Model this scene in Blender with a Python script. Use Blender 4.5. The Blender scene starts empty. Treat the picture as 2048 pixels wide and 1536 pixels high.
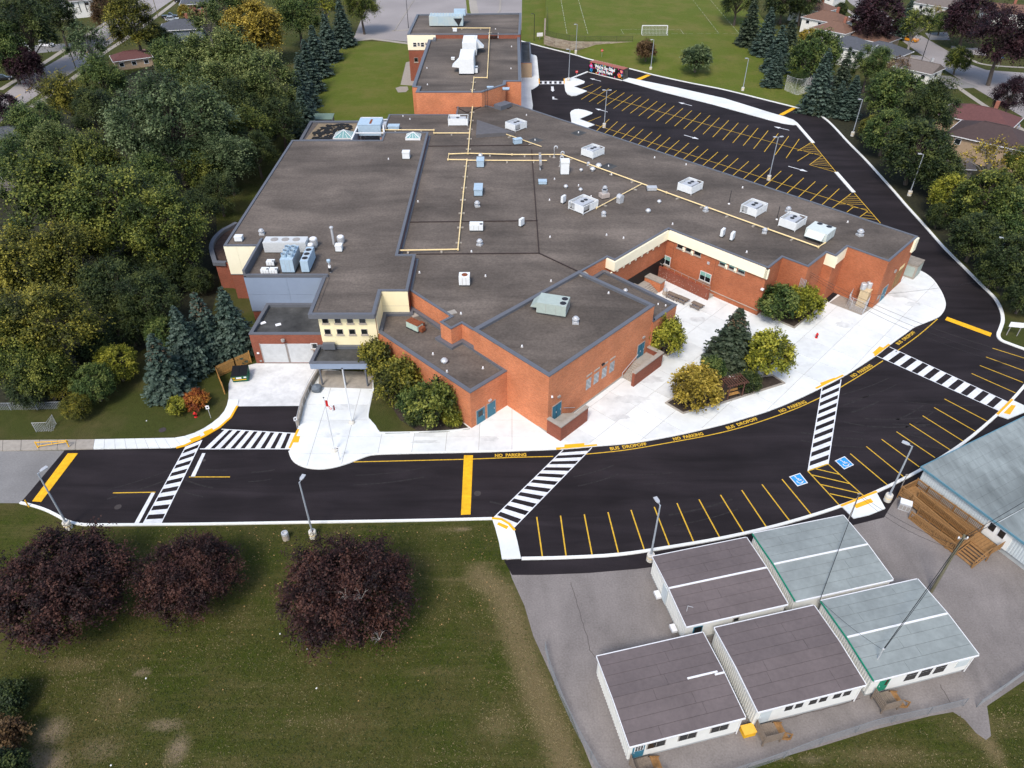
import bpy, bmesh, math, random
import numpy as np
from mathutils import Vector, Matrix
from mathutils.geometry import tessellate_polygon
R = math.radians
rng = random.Random(7)
SC = bpy.context.scene
COL = SC.collection
# ------------------------------------------------------------------ camera, sky, sun, exposure
CAM_H, CAM_F, CAM_T = 61.0, 1463.0, 38.6
cd = bpy.data.cameras.new('camera'); cam = bpy.data.objects.new('camera', cd); COL.objects.link(cam)
cam.location = (0, 0, CAM_H); cam.rotation_euler = (R(90 - CAM_T), 0, 0)
cd.sensor_width = 36; cd.lens = 36 * CAM_F / 2048; cd.clip_start = 0.5; cd.clip_end = 3000
SC.camera = cam
SUN_EL, SUN_AZ = 52.0, 200.0            # azimuth clockwise from +Y
w = bpy.data.worlds.new('World'); SC.world = w; w.use_nodes = True
nt = w.node_tree; nt.nodes.clear()
sky = nt.nodes.new('ShaderNodeTexSky'); sky.sky_type = 'NISHITA'; sky.sun_disc = False
sky.sun_elevation = R(SUN_EL); sky.sun_rotation = R(SUN_AZ); sky.air_density = 1.0; sky.dust_density = 2.0; sky.ozone_density = 1.0
bgn = nt.nodes.new('ShaderNodeBackground'); bgn.inputs['Strength'].default_value = 0.15
on = nt.nodes.new('ShaderNodeOutputWorld')
nt.links.new(sky.outputs[0], bgn.inputs[0]); nt.links.new(bgn.outputs[0], on.inputs[0])
sd = bpy.data.lights.new('sun', 'SUN'); sd.energy = 1.7; sd.angle = R(15); sd.color = (1, 0.94, 0.86)
sun = bpy.data.objects.new('sun', sd); COL.objects.link(sun)
sun.rotation_euler = (R(90 - SUN_EL), 0, R(180 - SUN_AZ)); sun.location = (60, -30, 120)
SC.view_settings.view_transform = 'Standard'; SC.view_settings.look = 'None'
SC.view_settings.exposure = 0.72; SC.view_settings.gamma = 1; SC.view_settings.use_curve_mapping = False

# ------------------------------------------------------------------ helpers
_t = R(CAM_T); _fw = Vector((0, math.cos(_t), -math.sin(_t))); _up = Vector((0, math.sin(_t), math.cos(_t)))
def ray(px, py): return _fw + Vector((1, 0, 0)) * ((px - 1024) / CAM_F) - _up * ((py - 768) / CAM_F)
def P(px, py, z=0.0):
    "point of the world at height z seen at a pixel of the survey photograph"
    d = ray(px, py); k = (z - CAM_H) / d.z
    return Vector((d.x * k, d.y * k, z))
def PL(pts, z=0.0): return [P(a, b, z) for a, b in pts]
def onwall(p, q, px, py):
    "metres along the wall p-q and height where the sight line meets that wall plane"
    d = ray(px, py); e = Vector((q[0] - p[0], q[1] - p[1], 0)); L = e.length; e /= L
    n = Vector((-e.y, e.x, 0)); k = (n.x * p[0] + n.y * p[1]) / (n.x * d.x + n.y * d.y)
    h = Vector((d.x * k, d.y * k, CAM_H + d.z * k))
    return (h.x - p[0]) * e.x + (h.y - p[1]) * e.y, h.z

class MB:
    def __init__(s): s.v = []; s.f = []; s.m = []
    def add(s, vs, fs, m=0):
        o = len(s.v); s.v += [tuple(a) for a in vs]
        for f in fs: s.f.append([i + o for i in f]); s.m.append(m)
        return s
    def box(s, c, d, rz=0, m=0, tilt=None):
        x, y, z = d[0] / 2, d[1] / 2, d[2] / 2
        vs = [Vector((a * x, b * y, e * z)) for e in (-1, 1) for b in (-1, 1) for a in (-1, 1)]
        M = Matrix.Rotation(rz, 3, 'Z')
        if tilt: M = M @ Matrix.Rotation(tilt[1], 3, tilt[0])
        vs = [M @ v + Vector(c) for v in vs]
        return s.add(vs, [(0, 2, 3, 1), (4, 5, 7, 6), (0, 1, 5, 4), (2, 6, 7, 3), (0, 4, 6, 2), (1, 3, 7, 5)], m)
    def beam(s, p, q, w, h, m=0):
        "rectangular bar between two points, w wide, h high"
        p, q = Vector(p), Vector(q); d = (q - p)
        if d.length < 1e-6: return s
        d.normalize(); sd_ = d.cross(Vector((0, 0, 1)))
        if sd_.length < 1e-4: sd_ = Vector((1, 0, 0))
        sd_.normalize(); u = sd_.cross(d).normalized()
        vs = [e + sd_ * (a * w / 2) + u * (b * h / 2) for e in (p, q) for b in (-1, 1) for a in (-1, 1)]
        return s.add(vs, [(0, 2, 3, 1), (4, 5, 7, 6), (0, 1, 5, 4), (2, 6, 7, 3), (0, 4, 6, 2), (1, 3, 7, 5)], m)
    def tube(s, pts, r, n=6, m=0, cap=True):
        pts = [Vector(p) for p in pts]; rs = r if isinstance(r, (list, tuple)) else [r] * len(pts)
        rings = []; o = len(s.v)
        for i, p in enumerate(pts):
            d = (pts[min(i + 1, len(pts) - 1)] - pts[max(i - 1, 0)])
            d = d.normalized() if d.length > 1e-9 else Vector((0, 0, 1))
            a = d.cross(Vector((0, 0, 1)))
            if a.length < 1e-3: a = d.cross(Vector((1, 0, 0)))
            a.normalize(); b = a.cross(d)
            for k in range(n):
                t = 2 * math.pi * k / n
                s.v.append(tuple(p + a * (math.cos(t) * rs[i]) + b * (math.sin(t) * rs[i])))
        for i in range(len(pts) - 1):
            for k in range(n):
                a, b = o + i * n + k, o + i * n + (k + 1) % n
                s.f.append([a, a + n, b + n, b]); s.m.append(m)
        if cap:
            s.f.append([o + k for k in range(n)]); s.m.append(m)
            s.f.append([o + (len(pts) - 1) * n + k for k in reversed(range(n))]); s.m.append(m)
        return s
    def lathe(s, prof, c=(0, 0, 0), n=12, m=0):
        o = len(s.v); c = Vector(c)
        for r, z in prof:
            for k in range(n):
                t = 2 * math.pi * k / n
                s.v.append((c.x + r * math.cos(t), c.y + r * math.sin(t), c.z + z))
        for i in range(len(prof) - 1):
            for k in range(n):
                a, b = o + i * n + k, o + i * n + (k + 1) % n
                s.f.append([a, b, b + n, a + n]); s.m.append(m)
        s.f.append([o + (len(prof) - 1) * n + k for k in range(n)]); s.m.append(m)
        s.f.append([o + k for k in reversed(range(n))]); s.m.append(m)
        return s
    def sheet(s, poly, z, m=0):
        p = ccw(poly); tris = tessellate_polygon([[Vector((a[0], a[1], 0)) for a in p]])
        vs = [(a[0], a[1], z) for a in p]; fs = []
        for t in tris:
            a, b, c = (vs[i] for i in t)
            fs.append(t if (b[0] - a[0]) * (c[1] - a[1]) - (b[1] - a[1]) * (c[0] - a[0]) > 0 else (t[0], t[2], t[1]))
        return s.add(vs, fs, m)
    def prism(s, poly, z0, z1, m=0, mside=None, top=True, bottom=False):
        p = ccw(poly); n = len(p); ms = m if mside is None else mside
        if top: s.sheet(p, z1, m)
        for i in range(n):
            a, b = p[i], p[(i + 1) % n]
            s.add([(a[0], a[1], z0), (b[0], b[1], z0), (b[0], b[1], z1), (a[0], a[1], z1)], [(0, 1, 2, 3)], ms)
        return s
    def build(s, name, mats, parent=None, smooth=False, rel=True):
        off = Vector((0, 0, 0))
        if parent is not None and rel:
            off = root_of(parent).location
        me = bpy.data.meshes.new(name)
        me.from_pydata([(a[0] - off.x, a[1] - off.y, a[2] - off.z) for a in s.v], [], s.f)
        if not isinstance(mats, (list, tuple)): mats = [mats]
        for mt in mats: me.materials.append(mt)
        if len(mats) > 1: me.polygons.foreach_set('material_index', s.m)
        if smooth: me.polygons.foreach_set('use_smooth', [True] * len(s.f))
        me.update()
        return link(name, me, parent)
def link(name, me, parent=None):
    o = bpy.data.objects.new(name, me); COL.objects.link(o)
    if parent is not None: o.parent = parent
    return o
def root_of(o):
    while o.parent is not None: o = o.parent
    return o
def ccw(poly):
    a = sum(poly[i][0] * poly[(i + 1) % len(poly)][1] - poly[(i + 1) % len(poly)][0] * poly[i][1] for i in range(len(poly)))
    return list(poly) if a > 0 else list(reversed(poly))
def offset(poly, d):
    "parallel outline, d metres inwards"
    p = [Vector((a[0], a[1])) for a in ccw(poly)]; n = len(p); out = []
    for i in range(n):
        a = (p[i] - p[i - 1]).normalized(); b = (p[(i + 1) % n] - p[i]).normalized()
        na, nb = Vector((-a.y, a.x)), Vector((-b.y, b.x)); k = 1 + na.dot(nb)
        out.append(p[i] + (na + nb) * (d / max(k, 0.3)))
    return out
def strip(mb, pts, wd, z0, z1, m=0, closed=False):
    "a kerb or a line of width wd along pts"
    p = [Vector((a[0], a[1])) for a in pts]; n = len(p); L = []; Rr = []
    for i in range(n):
        a = p[i] - p[i - 1] if (i > 0 or closed) else p[1] - p[0]
        b = p[(i + 1) % n] - p[i] if (i < n - 1 or closed) else a
        a = a.normalized(); b = b.normalized(); na, nb = Vector((-a.y, a.x)), Vector((-b.y, b.x))
        o = (na + nb) * (wd / 2 / max(1 + na.dot(nb), 0.4)); L.append(p[i] + o); Rr.append(p[i] - o)
    for i in range(n if closed else n - 1):
        j = (i + 1) % n
        q = [Rr[i], Rr[j], L[j], L[i]]
        vs = [(a.x, a.y, z0) for a in q] + [(a.x, a.y, z1) for a in q]
        fs = [(4, 5, 6, 7)]
        if z1 - z0 > 0.01: fs += [(0, 1, 5, 4), (2, 3, 7, 6), (3, 0, 4, 7), (1, 2, 6, 5)]
        mb.add(vs, fs, m)
    return mb
def smooth_line(pts, k=4):
    "Catmull-Rom through the points"
    p = [Vector((a[0], a[1])) for a in pts]; out = []
    for i in range(len(p) - 1):
        a = p[max(i - 1, 0)]; b = p[i]; c = p[i + 1]; d = p[min(i + 2, len(p) - 1)]
        for j in range(k):
            t = j / k
            out.append(0.5 * ((2 * b) + (c - a) * t + (2 * a - 5 * b + 4 * c - d) * t * t + (3 * b - a - 3 * c + d) * t ** 3))
    out.append(p[-1]); return out
def thing(name, label, cat, loc=(0, 0, 0), rz=0.0, group=None):
    o = bpy.data.objects.new(name, None); COL.objects.link(o); o.empty_display_size = 0.5
    o.location = loc; o.rotation_euler = (0, 0, rz); o['label'] = label; o['category'] = cat
    if group: o['group'] = group
    return o
def tag(o, label, cat, group=None):
    o['label'] = label; o['category'] = cat
    if group: o['group'] = group
    return o
def struct(o): o['kind'] = 'structure'; return o
def stuff(o): o['kind'] = 'stuff'; return o
def kids(o): return [c for c in bpy.data.objects if c.parent == o]
KIDS = {}
def dup(root, loc, rz=0.0, label=None, group=None, scale=None):
    r = root.copy(); COL.objects.link(r); r.location = loc; r.rotation_euler = (0, 0, rz)
    if scale is not None: r.scale = scale if isinstance(scale, (tuple, list)) else (scale,) * 3
    if label: r['label'] = label
    if group: r['group'] = group
    if root.name not in KIDS: KIDS[root.name] = [(c, kids(c)) for c in kids(root)]
    for c, gs in KIDS[root.name]:
        d = c.copy(); COL.objects.link(d); d.parent = r
        for g in gs:
            e = g.copy(); COL.objects.link(e); e.parent = d
    return r

# ------------------------------------------------------------------ materials
def mat(name, col, rough=0.85, var=0.15, sc=1.0, col2=None, bump=0.0, metal=0.0, big=0.0, bigsc=0.05, stretch=None, spec=0.3, detail=6.0, streak=0.0, stsc=(.03, .3, .3)):
    m = bpy.data.materials.new(name); m.use_nodes = True; t = m.node_tree; b = t.nodes['Principled BSDF']
    b.inputs['Roughness'].default_value = rough; b.inputs['Metallic'].default_value = metal
    b.inputs['Specular IOR Level'].default_value = spec
    tc = t.nodes.new('ShaderNodeTexCoord'); mp = t.nodes.new('ShaderNodeMapping')
    geo = t.nodes.new('ShaderNodeNewGeometry')
    t.links.new(geo.outputs['Position'], mp.inputs[0])
    if stretch: mp.inputs['Scale'].default_value = stretch
    n1 = t.nodes.new('ShaderNodeTexNoise'); n1.inputs['Scale'].default_value = sc; n1.inputs['Detail'].default_value = detail; n1.inputs['Roughness'].default_value = 0.65
    t.links.new(mp.outputs[0], n1.inputs['Vector'])
    mr = t.nodes.new('ShaderNodeMapRange'); mr.inputs[1].default_value = 0.3; mr.inputs[2].default_value = 0.7
    t.links.new(n1.outputs[0], mr.inputs[0])
    mx = t.nodes.new('ShaderNodeMix'); mx.data_type = 'RGBA'
    c2 = col2 if col2 else tuple(c * (1 - var) for c in col)
    c1 = col if col2 else tuple(min(c * (1 + var), 1) for c in col)
    mx.inputs[6].default_value = (*c1, 1); mx.inputs[7].default_value = (*c2, 1)
    t.links.new(mr.outputs[0], mx.inputs[0]); out = mx.outputs[2]
    if big:
        n2 = t.nodes.new('ShaderNodeTexNoise'); n2.inputs['Scale'].default_value = bigsc; n2.inputs['Detail'].default_value = 5
        t.links.new(geo.outputs['Position'], n2.inputs['Vector'])
        m2 = t.nodes.new('ShaderNodeMapRange'); m2.inputs[1].default_value = 0.35; m2.inputs[2].default_value = 0.68
        m2.inputs[3].default_value = 1 + big; m2.inputs[4].default_value = 1 - big
        t.links.new(n2.outputs[0], m2.inputs[0])
        vm = t.nodes.new('ShaderNodeVectorMath'); vm.operation = 'SCALE'
        t.links.new(out, vm.inputs[0]); t.links.new(m2.outputs[0], vm.inputs['Scale']); out = vm.outputs[0]
    if streak:
        mp3 = t.nodes.new('ShaderNodeMapping'); mp3.inputs['Scale'].default_value = stsc; t.links.new(geo.outputs['Position'], mp3.inputs[0])
        n3 = t.nodes.new('ShaderNodeTexNoise'); n3.inputs['Scale'].default_value = 1.0; n3.inputs['Detail'].default_value = 7; n3.inputs['Roughness'].default_value = .6; n3.inputs['Distortion'].default_value = .6
        t.links.new(mp3.outputs[0], n3.inputs['Vector'])
        m3 = t.nodes.new('ShaderNodeMapRange'); m3.inputs[1].default_value = 0.32; m3.inputs[2].default_value = 0.7; m3.inputs[3].default_value = 1 + streak; m3.inputs[4].default_value = 1 - streak
        t.links.new(n3.outputs[0], m3.inputs[0]); v3 = t.nodes.new('ShaderNodeVectorMath'); v3.operation = 'SCALE'; t.links.new(out, v3.inputs[0]); t.links.new(m3.outputs[0], v3.inputs['Scale']); out = v3.outputs[0]
    t.links.new(out, b.inputs['Base Color'])
    if bump:
        bp = t.nodes.new('ShaderNodeBump'); bp.inputs['Strength'].default_value = bump; bp.inputs['Distance'].default_value = 0.05
        t.links.new(n1.outputs[0], bp.inputs['Height']); t.links.new(bp.outputs[0], b.inputs['Normal'])
    return m
def brick_mat(name, col, mortar, dark):
    "clay brick: courses in z, staggered joints along both wall directions, flecks of burnt brick"
    m = bpy.data.materials.new(name); m.use_nodes = True; t = m.node_tree; b = t.nodes['Principled BSDF']
    b.inputs['Roughness'].default_value = 0.9; b.inputs['Specular IOR Level'].default_value = 0.2
    geo = t.nodes.new('ShaderNodeNewGeometry'); sep = t.nodes.new('ShaderNodeSeparateXYZ'); t.links.new(geo.outputs['Position'], sep.inputs[0])
    sn = t.nodes.new('ShaderNodeSeparateXYZ'); t.links.new(geo.outputs['Normal'], sn.inputs[0])
    # distance along the wall = x*(-ny)+y*nx
    a = t.nodes.new('ShaderNodeMath'); a.operation = 'MULTIPLY'; t.links.new(sep.outputs[0], a.inputs[0]); t.links.new(sn.outputs[1], a.inputs[1])
    c = t.nodes.new('ShaderNodeMath'); c.operation = 'MULTIPLY'; t.links.new(sep.outputs[1], c.inputs[0]); t.links.new(sn.outputs[0], c.inputs[1])
    d = t.nodes.new('ShaderNodeMath'); d.operation = 'SUBTRACT'; t.links.new(c.outputs[0], d.inputs[0]); t.links.new(a.outputs[0], d.inputs[1])
    cmb = t.nodes.new('ShaderNodeCombineXYZ'); t.links.new(d.outputs[0], cmb.inputs[0]); t.links.new(sep.outputs[2], cmb.inputs[1])
    br = t.nodes.new('ShaderNodeTexBrick'); t.links.new(cmb.outputs[0], br.inputs['Vector'])
    br.inputs['Scale'].default_value = 1.0; br.inputs['Brick Width'].default_value = 0.29; br.inputs['Row Height'].default_value = 0.095
    br.inputs['Mortar Size'].default_value = 0.012; br.inputs['Bias'].default_value = -0.1
    br.inputs['Color1'].default_value = (*col, 1); br.inputs['Color2'].default_value = (*dark, 1); br.inputs['Mortar'].default_value = (*mortar, 1)
    n = t.nodes.new('ShaderNodeTexNoise'); n.inputs['Scale'].default_value = 0.35; n.inputs['Detail'].default_value = 6
    t.links.new(geo.outputs['Position'], n.inputs['Vector'])
    mr = t.nodes.new('ShaderNodeMapRange'); mr.inputs[1].default_value = 0.3; mr.inputs[2].default_value = 0.7; mr.inputs[3].default_value = 0.86; mr.inputs[4].default_value = 1.14
    t.links.new(n.outputs[0], mr.inputs[0])
    vm = t.nodes.new('ShaderNodeVectorMath'); vm.operation = 'SCALE'; t.links.new(br.outputs[0], vm.inputs[0]); t.links.new(mr.outputs[0], vm.inputs['Scale'])
    t.links.new(vm.outputs[0], b.inputs['Base Color'])
    bp = t.nodes.new('ShaderNodeBump'); bp.inputs['Strength'].default_value = 0.4; bp.inputs['Distance'].default_value = 0.01; bp.invert = True
    t.links.new(br.outputs['Fac'], bp.inputs['Height']); t.links.new(bp.outputs[0], b.inputs['Normal'])
    return m
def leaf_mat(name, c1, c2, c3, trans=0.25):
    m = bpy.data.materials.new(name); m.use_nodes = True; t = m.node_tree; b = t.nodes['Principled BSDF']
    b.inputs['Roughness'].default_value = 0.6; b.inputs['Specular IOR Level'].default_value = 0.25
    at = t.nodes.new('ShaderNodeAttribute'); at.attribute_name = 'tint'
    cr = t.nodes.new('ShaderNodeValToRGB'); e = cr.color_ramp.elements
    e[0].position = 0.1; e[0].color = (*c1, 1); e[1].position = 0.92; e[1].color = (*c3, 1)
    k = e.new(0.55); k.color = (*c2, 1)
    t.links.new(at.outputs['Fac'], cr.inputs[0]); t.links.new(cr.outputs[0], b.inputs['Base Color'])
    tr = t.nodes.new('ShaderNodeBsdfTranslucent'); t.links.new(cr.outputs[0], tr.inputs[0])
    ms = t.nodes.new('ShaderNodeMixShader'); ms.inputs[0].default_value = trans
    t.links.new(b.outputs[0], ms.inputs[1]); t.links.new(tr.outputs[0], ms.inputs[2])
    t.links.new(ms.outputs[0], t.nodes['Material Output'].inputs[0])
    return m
def grass_mat(name, g1, g2, dry, dryamt, mow=0.0, mowdir=(1, 0.15), soil=None):
    m = bpy.data.materials.new(name); m.use_nodes = True; t = m.node_tree; b = t.nodes['Principled BSDF']
    b.inputs['Roughness'].default_value = 0.95; b.inputs['Specular IOR Level'].default_value = 0.1
    geo = t.nodes.new('ShaderNodeNewGeometry')
    def noise(s, det=8, ro=0.7, st=None):
        n = t.nodes.new('ShaderNodeTexNoise'); n.inputs['Scale'].default_value = s; n.inputs['Detail'].default_value = det; n.inputs['Roughness'].default_value = ro
        if st:
            mp = t.nodes.new('ShaderNodeMapping'); mp.inputs['Scale'].default_value = st; t.links.new(geo.outputs['Position'], mp.inputs[0]); t.links.new(mp.outputs[0], n.inputs['Vector'])
        else: t.links.new(geo.outputs['Position'], n.inputs['Vector'])
        return n.outputs[0]
    def rng_(x, a, c, lo=0, hi=1):
        r = t.nodes.new('ShaderNodeMapRange'); r.inputs[1].default_value = a; r.inputs[2].default_value = c; r.inputs[3].default_value = lo; r.inputs[4].default_value = hi
        t.links.new(x, r.inputs[0]); return r.outputs[0]
    def mix(f, a, c):
        x = t.nodes.new('ShaderNodeMix'); x.data_type = 'RGBA'; t.links.new(f, x.inputs[0])
        for i, v in ((6, a), (7, c)):
            if isinstance(v, tuple): x.inputs[i].default_value = (*v, 1)
            else: t.links.new(v, x.inputs[i])
        return x.outputs[2]
    c = mix(rng_(noise(4.5, 4), 0.3, 0.7), g1, g2)
    c = mix(rng_(noise(0.12), 0.52 - dryamt * 0.2, 0.72 - dryamt * 0.12, 0, 0.9), c, dry)
    c = mix(rng_(noise(1.3, 6, 0.75), 0.5, 0.75, 0, 0.55), c, tuple(x * 0.45 for x in g2))
    if mow:
        wv = t.nodes.new('ShaderNodeTexWave'); wv.inputs['Scale'].default_value = mow; wv.inputs['Distortion'].default_value = 2.0; wv.inputs['Detail'].default_value = 3
        mp = t.nodes.new('ShaderNodeMapping'); mp.inputs['Rotation'].default_value = (0, 0, math.atan2(mowdir[1], mowdir[0]) + math.pi / 2)
        t.links.new(geo.outputs['Position'], mp.inputs[0]); t.links.new(mp.outputs[0], wv.inputs['Vector'])
        c = mix(rng_(wv.outputs[1], 0.2, 0.8, 0, 0.22), c, tuple(x * 1.5 for x in dry))
    if soil: c = mix(rng_(noise(0.5, 10, 0.75), 0.62, 0.7, 0, 0.9), c, soil)
    t.links.new(c, b.inputs['Base Color'])
    bp = t.nodes.new('ShaderNodeBump'); bp.inputs['Strength'].default_value = 0.9; bp.inputs['Distance'].default_value = 0.12
    t.links.new(noise(9, 3), bp.inputs['Height']); t.links.new(bp.outputs[0], b.inputs['Normal'])
    return m
M = {}
M['grass'] = grass_mat('lawn_grass', (0.040, 0.052, 0.012), (0.060, 0.066, 0.016), (0.088, 0.076, 0.030), 0.42)
M['field'] = grass_mat('field_grass', (0.064, 0.100, 0.011), (0.098, 0.124, 0.016), (0.140, 0.128, 0.036), 0.35, mow=0.35)
M['forest'] = mat('forest_floor', (0.022, 0.022, 0.010), 0.95, 0.5, 1.5, bump=0.5)
M['bed'] = mat('planting_soil', (0.045, 0.034, 0.026), 0.95, 0.4, 3.0, bump=0.6)
def lawn_mat():
    m = grass_mat('front_lawn_grass', (0.026, 0.040, 0.005), (0.058, 0.070, 0.010), (0.085, 0.070, 0.025), 0.55)
    t = m.node_tree; b = t.nodes['Principled BSDF']; base = b.inputs['Base Color'].links[0].from_socket; geo = t.nodes.new('ShaderNodeNewGeometry')
    def nz(sc, st=None, det=9):
        n = t.nodes.new('ShaderNodeTexNoise'); n.inputs['Scale'].default_value = sc; n.inputs['Detail'].default_value = det; n.inputs['Roughness'].default_value = .75
        mp = t.nodes.new('ShaderNodeMapping'); mp.inputs['Scale'].default_value = st or (1, 1, 1); t.links.new(geo.outputs['Position'], mp.inputs[0]); t.links.new(mp.outputs[0], n.inputs['Vector']); return n.outputs[0]
    def mixin(fac, col):
        global_ = t.nodes.new('ShaderNodeMix'); global_.data_type = 'RGBA'; t.links.new(fac, global_.inputs[0]); t.links.new(mixin.cur, global_.inputs[6]); global_.inputs[7].default_value = (*col, 1); mixin.cur = global_.outputs[2]
    def mr(x, a, c, hi): r = t.nodes.new('ShaderNodeMapRange'); r.inputs[1].default_value = a; r.inputs[2].default_value = c; r.inputs[4].default_value = hi; t.links.new(x, r.inputs[0]); return r.outputs[0]
    mixin.cur = base
    mixin(mr(nz(1, (.10, .9, 1)), .50, .68, .65), (.105, .088, .033))
    mixin(mr(nz(2.2, None, 12), .53, .68, .65), (.014, .022, .003))
    mixin(mr(nz(5.0, None, 12), .55, .70, .65), (.125, .108, .042))
    for nm, col, sc in (('dry', (.165, .125, .062), 2.2), ('soil', (.21, .16, .105), 3.0)):
        at = t.nodes.new('ShaderNodeAttribute'); at.attribute_name = nm; a = t.nodes.new('ShaderNodeMath'); a.operation = 'ADD'; t.links.new(at.outputs['Fac'], a.inputs[0]); t.links.new(nz(sc, None, 12), a.inputs[1]); mixin(mr(a.outputs[0], .70, 1.22, .85), col)
    t.links.new(mixin.cur, b.inputs['Base Color']); return m
M['lawn'] = lawn_mat()
M['dry'] = grass_mat('dry_strip', (0.10, 0.085, 0.032), (0.14, 0.11, 0.05), (0.17, 0.13, 0.075), 0.6)
M['asphalt'] = mat('new_asphalt', (0.0178, 0.0142, 0.0160), 0.9, 0.25, 12, big=0.25, bigsc=0.10, bump=0.15, spec=0.18, streak=.38, stsc=(.06, .45, .3))
M['oldasph'] = mat('old_asphalt', (0.19, 0.185, 0.18), 0.95, 0.14, 5, big=0.18, bigsc=0.15, bump=0.2)
M['lot'] = mat('gravelly_lot', (0.186, 0.166, 0.154), 0.95, 0.20, 6, big=0.09, bigsc=0.35, bump=0.3, streak=.14, stsc=(.35, .12, .3))
M['street'] = mat('street_concrete', (0.27, 0.245, 0.235), 0.9, 0.12, 3, big=0.12)
M['conc'] = mat('new_concrete', (0.665, 0.685, 0.665), 0.85, 0.05, 1.2, big=0.10, bigsc=0.16)
M['conc2'] = mat('weathered_concrete', (0.31, 0.28, 0.24), 0.9, 0.14, 2.0, big=0.12)
M['kerb'] = mat('kerb_concrete', (0.72, 0.725, 0.69), 0.85, 0.06, 3)
M['white'] = mat('white_road_paint', (0.66, 0.67, 0.68), 0.7, 0.14, 2.2, big=.08, bigsc=.5)
M['yellow'] = mat('yellow_road_paint', (0.74, 0.40, 0.012), 0.7, 0.2, 2.5, big=.1, bigsc=.6)
M['yelline'] = mat('yellow_line_paint', (0.58, 0.35, 0.028), 0.7, 0.26, 3.5)
M['pad'] = mat('tactile_plate', (0.86, 0.41, 0.015), 0.6, 0.08, 6)
M['blue'] = mat('blue_road_paint', (0.03, 0.27, 0.62), 0.6, 0.06, 3)
M['brick'] = brick_mat('orange_brick', (0.60, 0.195, 0.078), (0.50, 0.27, 0.17), (0.43, 0.12, 0.046))
M['brick2'] = brick_mat('red_brick', (0.27, 0.070, 0.040), (0.24, 0.13, 0.09), (0.20, 0.048, 0.028))
M['brick3'] = brick_mat('deep_orange_brick', (0.44, 0.125, 0.050), (0.36, 0.19, 0.115), (0.30, 0.078, 0.030))  # darker copy of the orange brick, for the east wing walls
M['roof'] = mat('gravel_roof', (0.100, 0.082, 0.068), 0.95, 0.24, 3.0, big=0.22, bigsc=0.11, bump=0.4, streak=.40, stsc=(.05, .16, .3))
M['roof2'] = mat('membrane_roof', (0.055, 0.055, 0.053), 0.7, 0.4, 0.8, big=0.3, bigsc=0.25)
M['roofwell'] = mat('well_roof', (0.10, 0.085, 0.075), 0.9, 0.3, 2)
M['glassblock'] = mat('glass_block', (0.30, 0.33, 0.34), 0.3, 0.15, 4)
M['cap'] = mat('parapet_flashing', (0.112, 0.118, 0.134), 0.5, 0.06, 1, spec=0.4)
M['cream'] = mat('cream_panel', (0.84, 0.74, 0.47), 0.7, 0.03, 1.0)
M['cream2'] = mat('pale_cream_panel', (0.87, 0.81, 0.60), 0.7, 0.03, 1.0)
M['steel'] = mat('blue_grey_cladding', (0.225, 0.275, 0.36), 0.5, 0.04, 0.8)
M['glass'] = mat('dark_glass', (0.012, 0.015, 0.017), 0.12, 0.3, 0.6, spec=0.5)
M['blind'] = mat('green_blind', (0.22, 0.42, 0.36), 0.6, 0.1, 2)
M['frame'] = mat('grey_frame', (0.30, 0.28, 0.26), 0.6, 0.08, 2)
M['wframe'] = mat('white_frame', (0.7, 0.7, 0.7), 0.5, 0.05, 2)
M['stone'] = mat('stone_sill', (0.40, 0.34, 0.28), 0.8, 0.12, 3)
M['teal'] = mat('teal_door_paint', (0.035, 0.16, 0.23), 0.5, 0.1, 2)
M['bluedoor'] = mat('blue_door_paint', (0.02, 0.22, 0.44), 0.5, 0.1, 2)
M['shutter'] = mat('grey_shutter', (0.50, 0.51, 0.51), 0.6, 0.10, 1.2, bump=0.0)
M['galv'] = mat('galvanised', (0.50, 0.51, 0.52), 0.42, 0.12, 4, metal=0.25)
M['hvac'] = mat('white_enamel', (0.70, 0.72, 0.72), 0.5, 0.06, 2)
M['hvacblue'] = mat('blue_grey_enamel', (0.36, 0.47, 0.56), 0.5, 0.09, 2)
M['hvacgreen'] = mat('grey_green_enamel', (0.36, 0.42, 0.38), 0.55, 0.08, 2)
M['beige'] = mat('beige_enamel', (0.55, 0.45, 0.30), 0.6, 0.1, 2)
M['dark'] = mat('dark_metal', (0.02, 0.02, 0.022), 0.5, 0.2, 3)
M['black'] = mat('black_paint', (0.008, 0.008, 0.009), 0.5, 0.1, 3)
M['rust'] = mat('rust', (0.20, 0.06, 0.025), 0.9, 0.35, 4)
M['gas'] = mat('yellow_gas_pipe', (0.78, 0.60, 0.31), 0.6, 0.08, 2)
M['fence'] = mat('dull_galvanised', (0.17, 0.18, 0.19), 0.6, 0.15, 4)
M['pole'] = mat('grey_pole', (0.30, 0.33, 0.36), 0.5, 0.06, 2)
M['lampbase'] = mat('lamp_base_concrete', (0.58, 0.55, 0.48), 0.9, 0.12, 4)
M['wood'] = mat('weathered_wood', (0.19, 0.15, 0.115), 0.85, 0.25, 6, stretch=(1, 1, 4))
M['wood2'] = mat('treated_wood', (0.27, 0.145, 0.055), 0.8, 0.25, 5)
M['cedar'] = mat('cedar_wood', (0.36, 0.19, 0.055), 0.8, 0.2, 5)
M['brownroof'] = mat('brown_roof_panel', (0.128, 0.103, 0.099), 0.6, 0.10, 2.5, big=0.10, bigsc=0.3)
M['greyroof'] = mat('grey_roof_panel', (0.225, 0.25, 0.24), 0.6, 0.10, 2.0, big=0.10, bigsc=0.4)
M['bigroof'] = mat('stained_grey_roof', (0.20, 0.225, 0.218), 0.7, 0.25, 0.6, stretch=(2.0, 0.35, 1), big=0.25, bigsc=0.2)
M['pwall'] = mat('white_siding', (0.72, 0.72, 0.68), 0.5, 0.04, 2)
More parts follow.
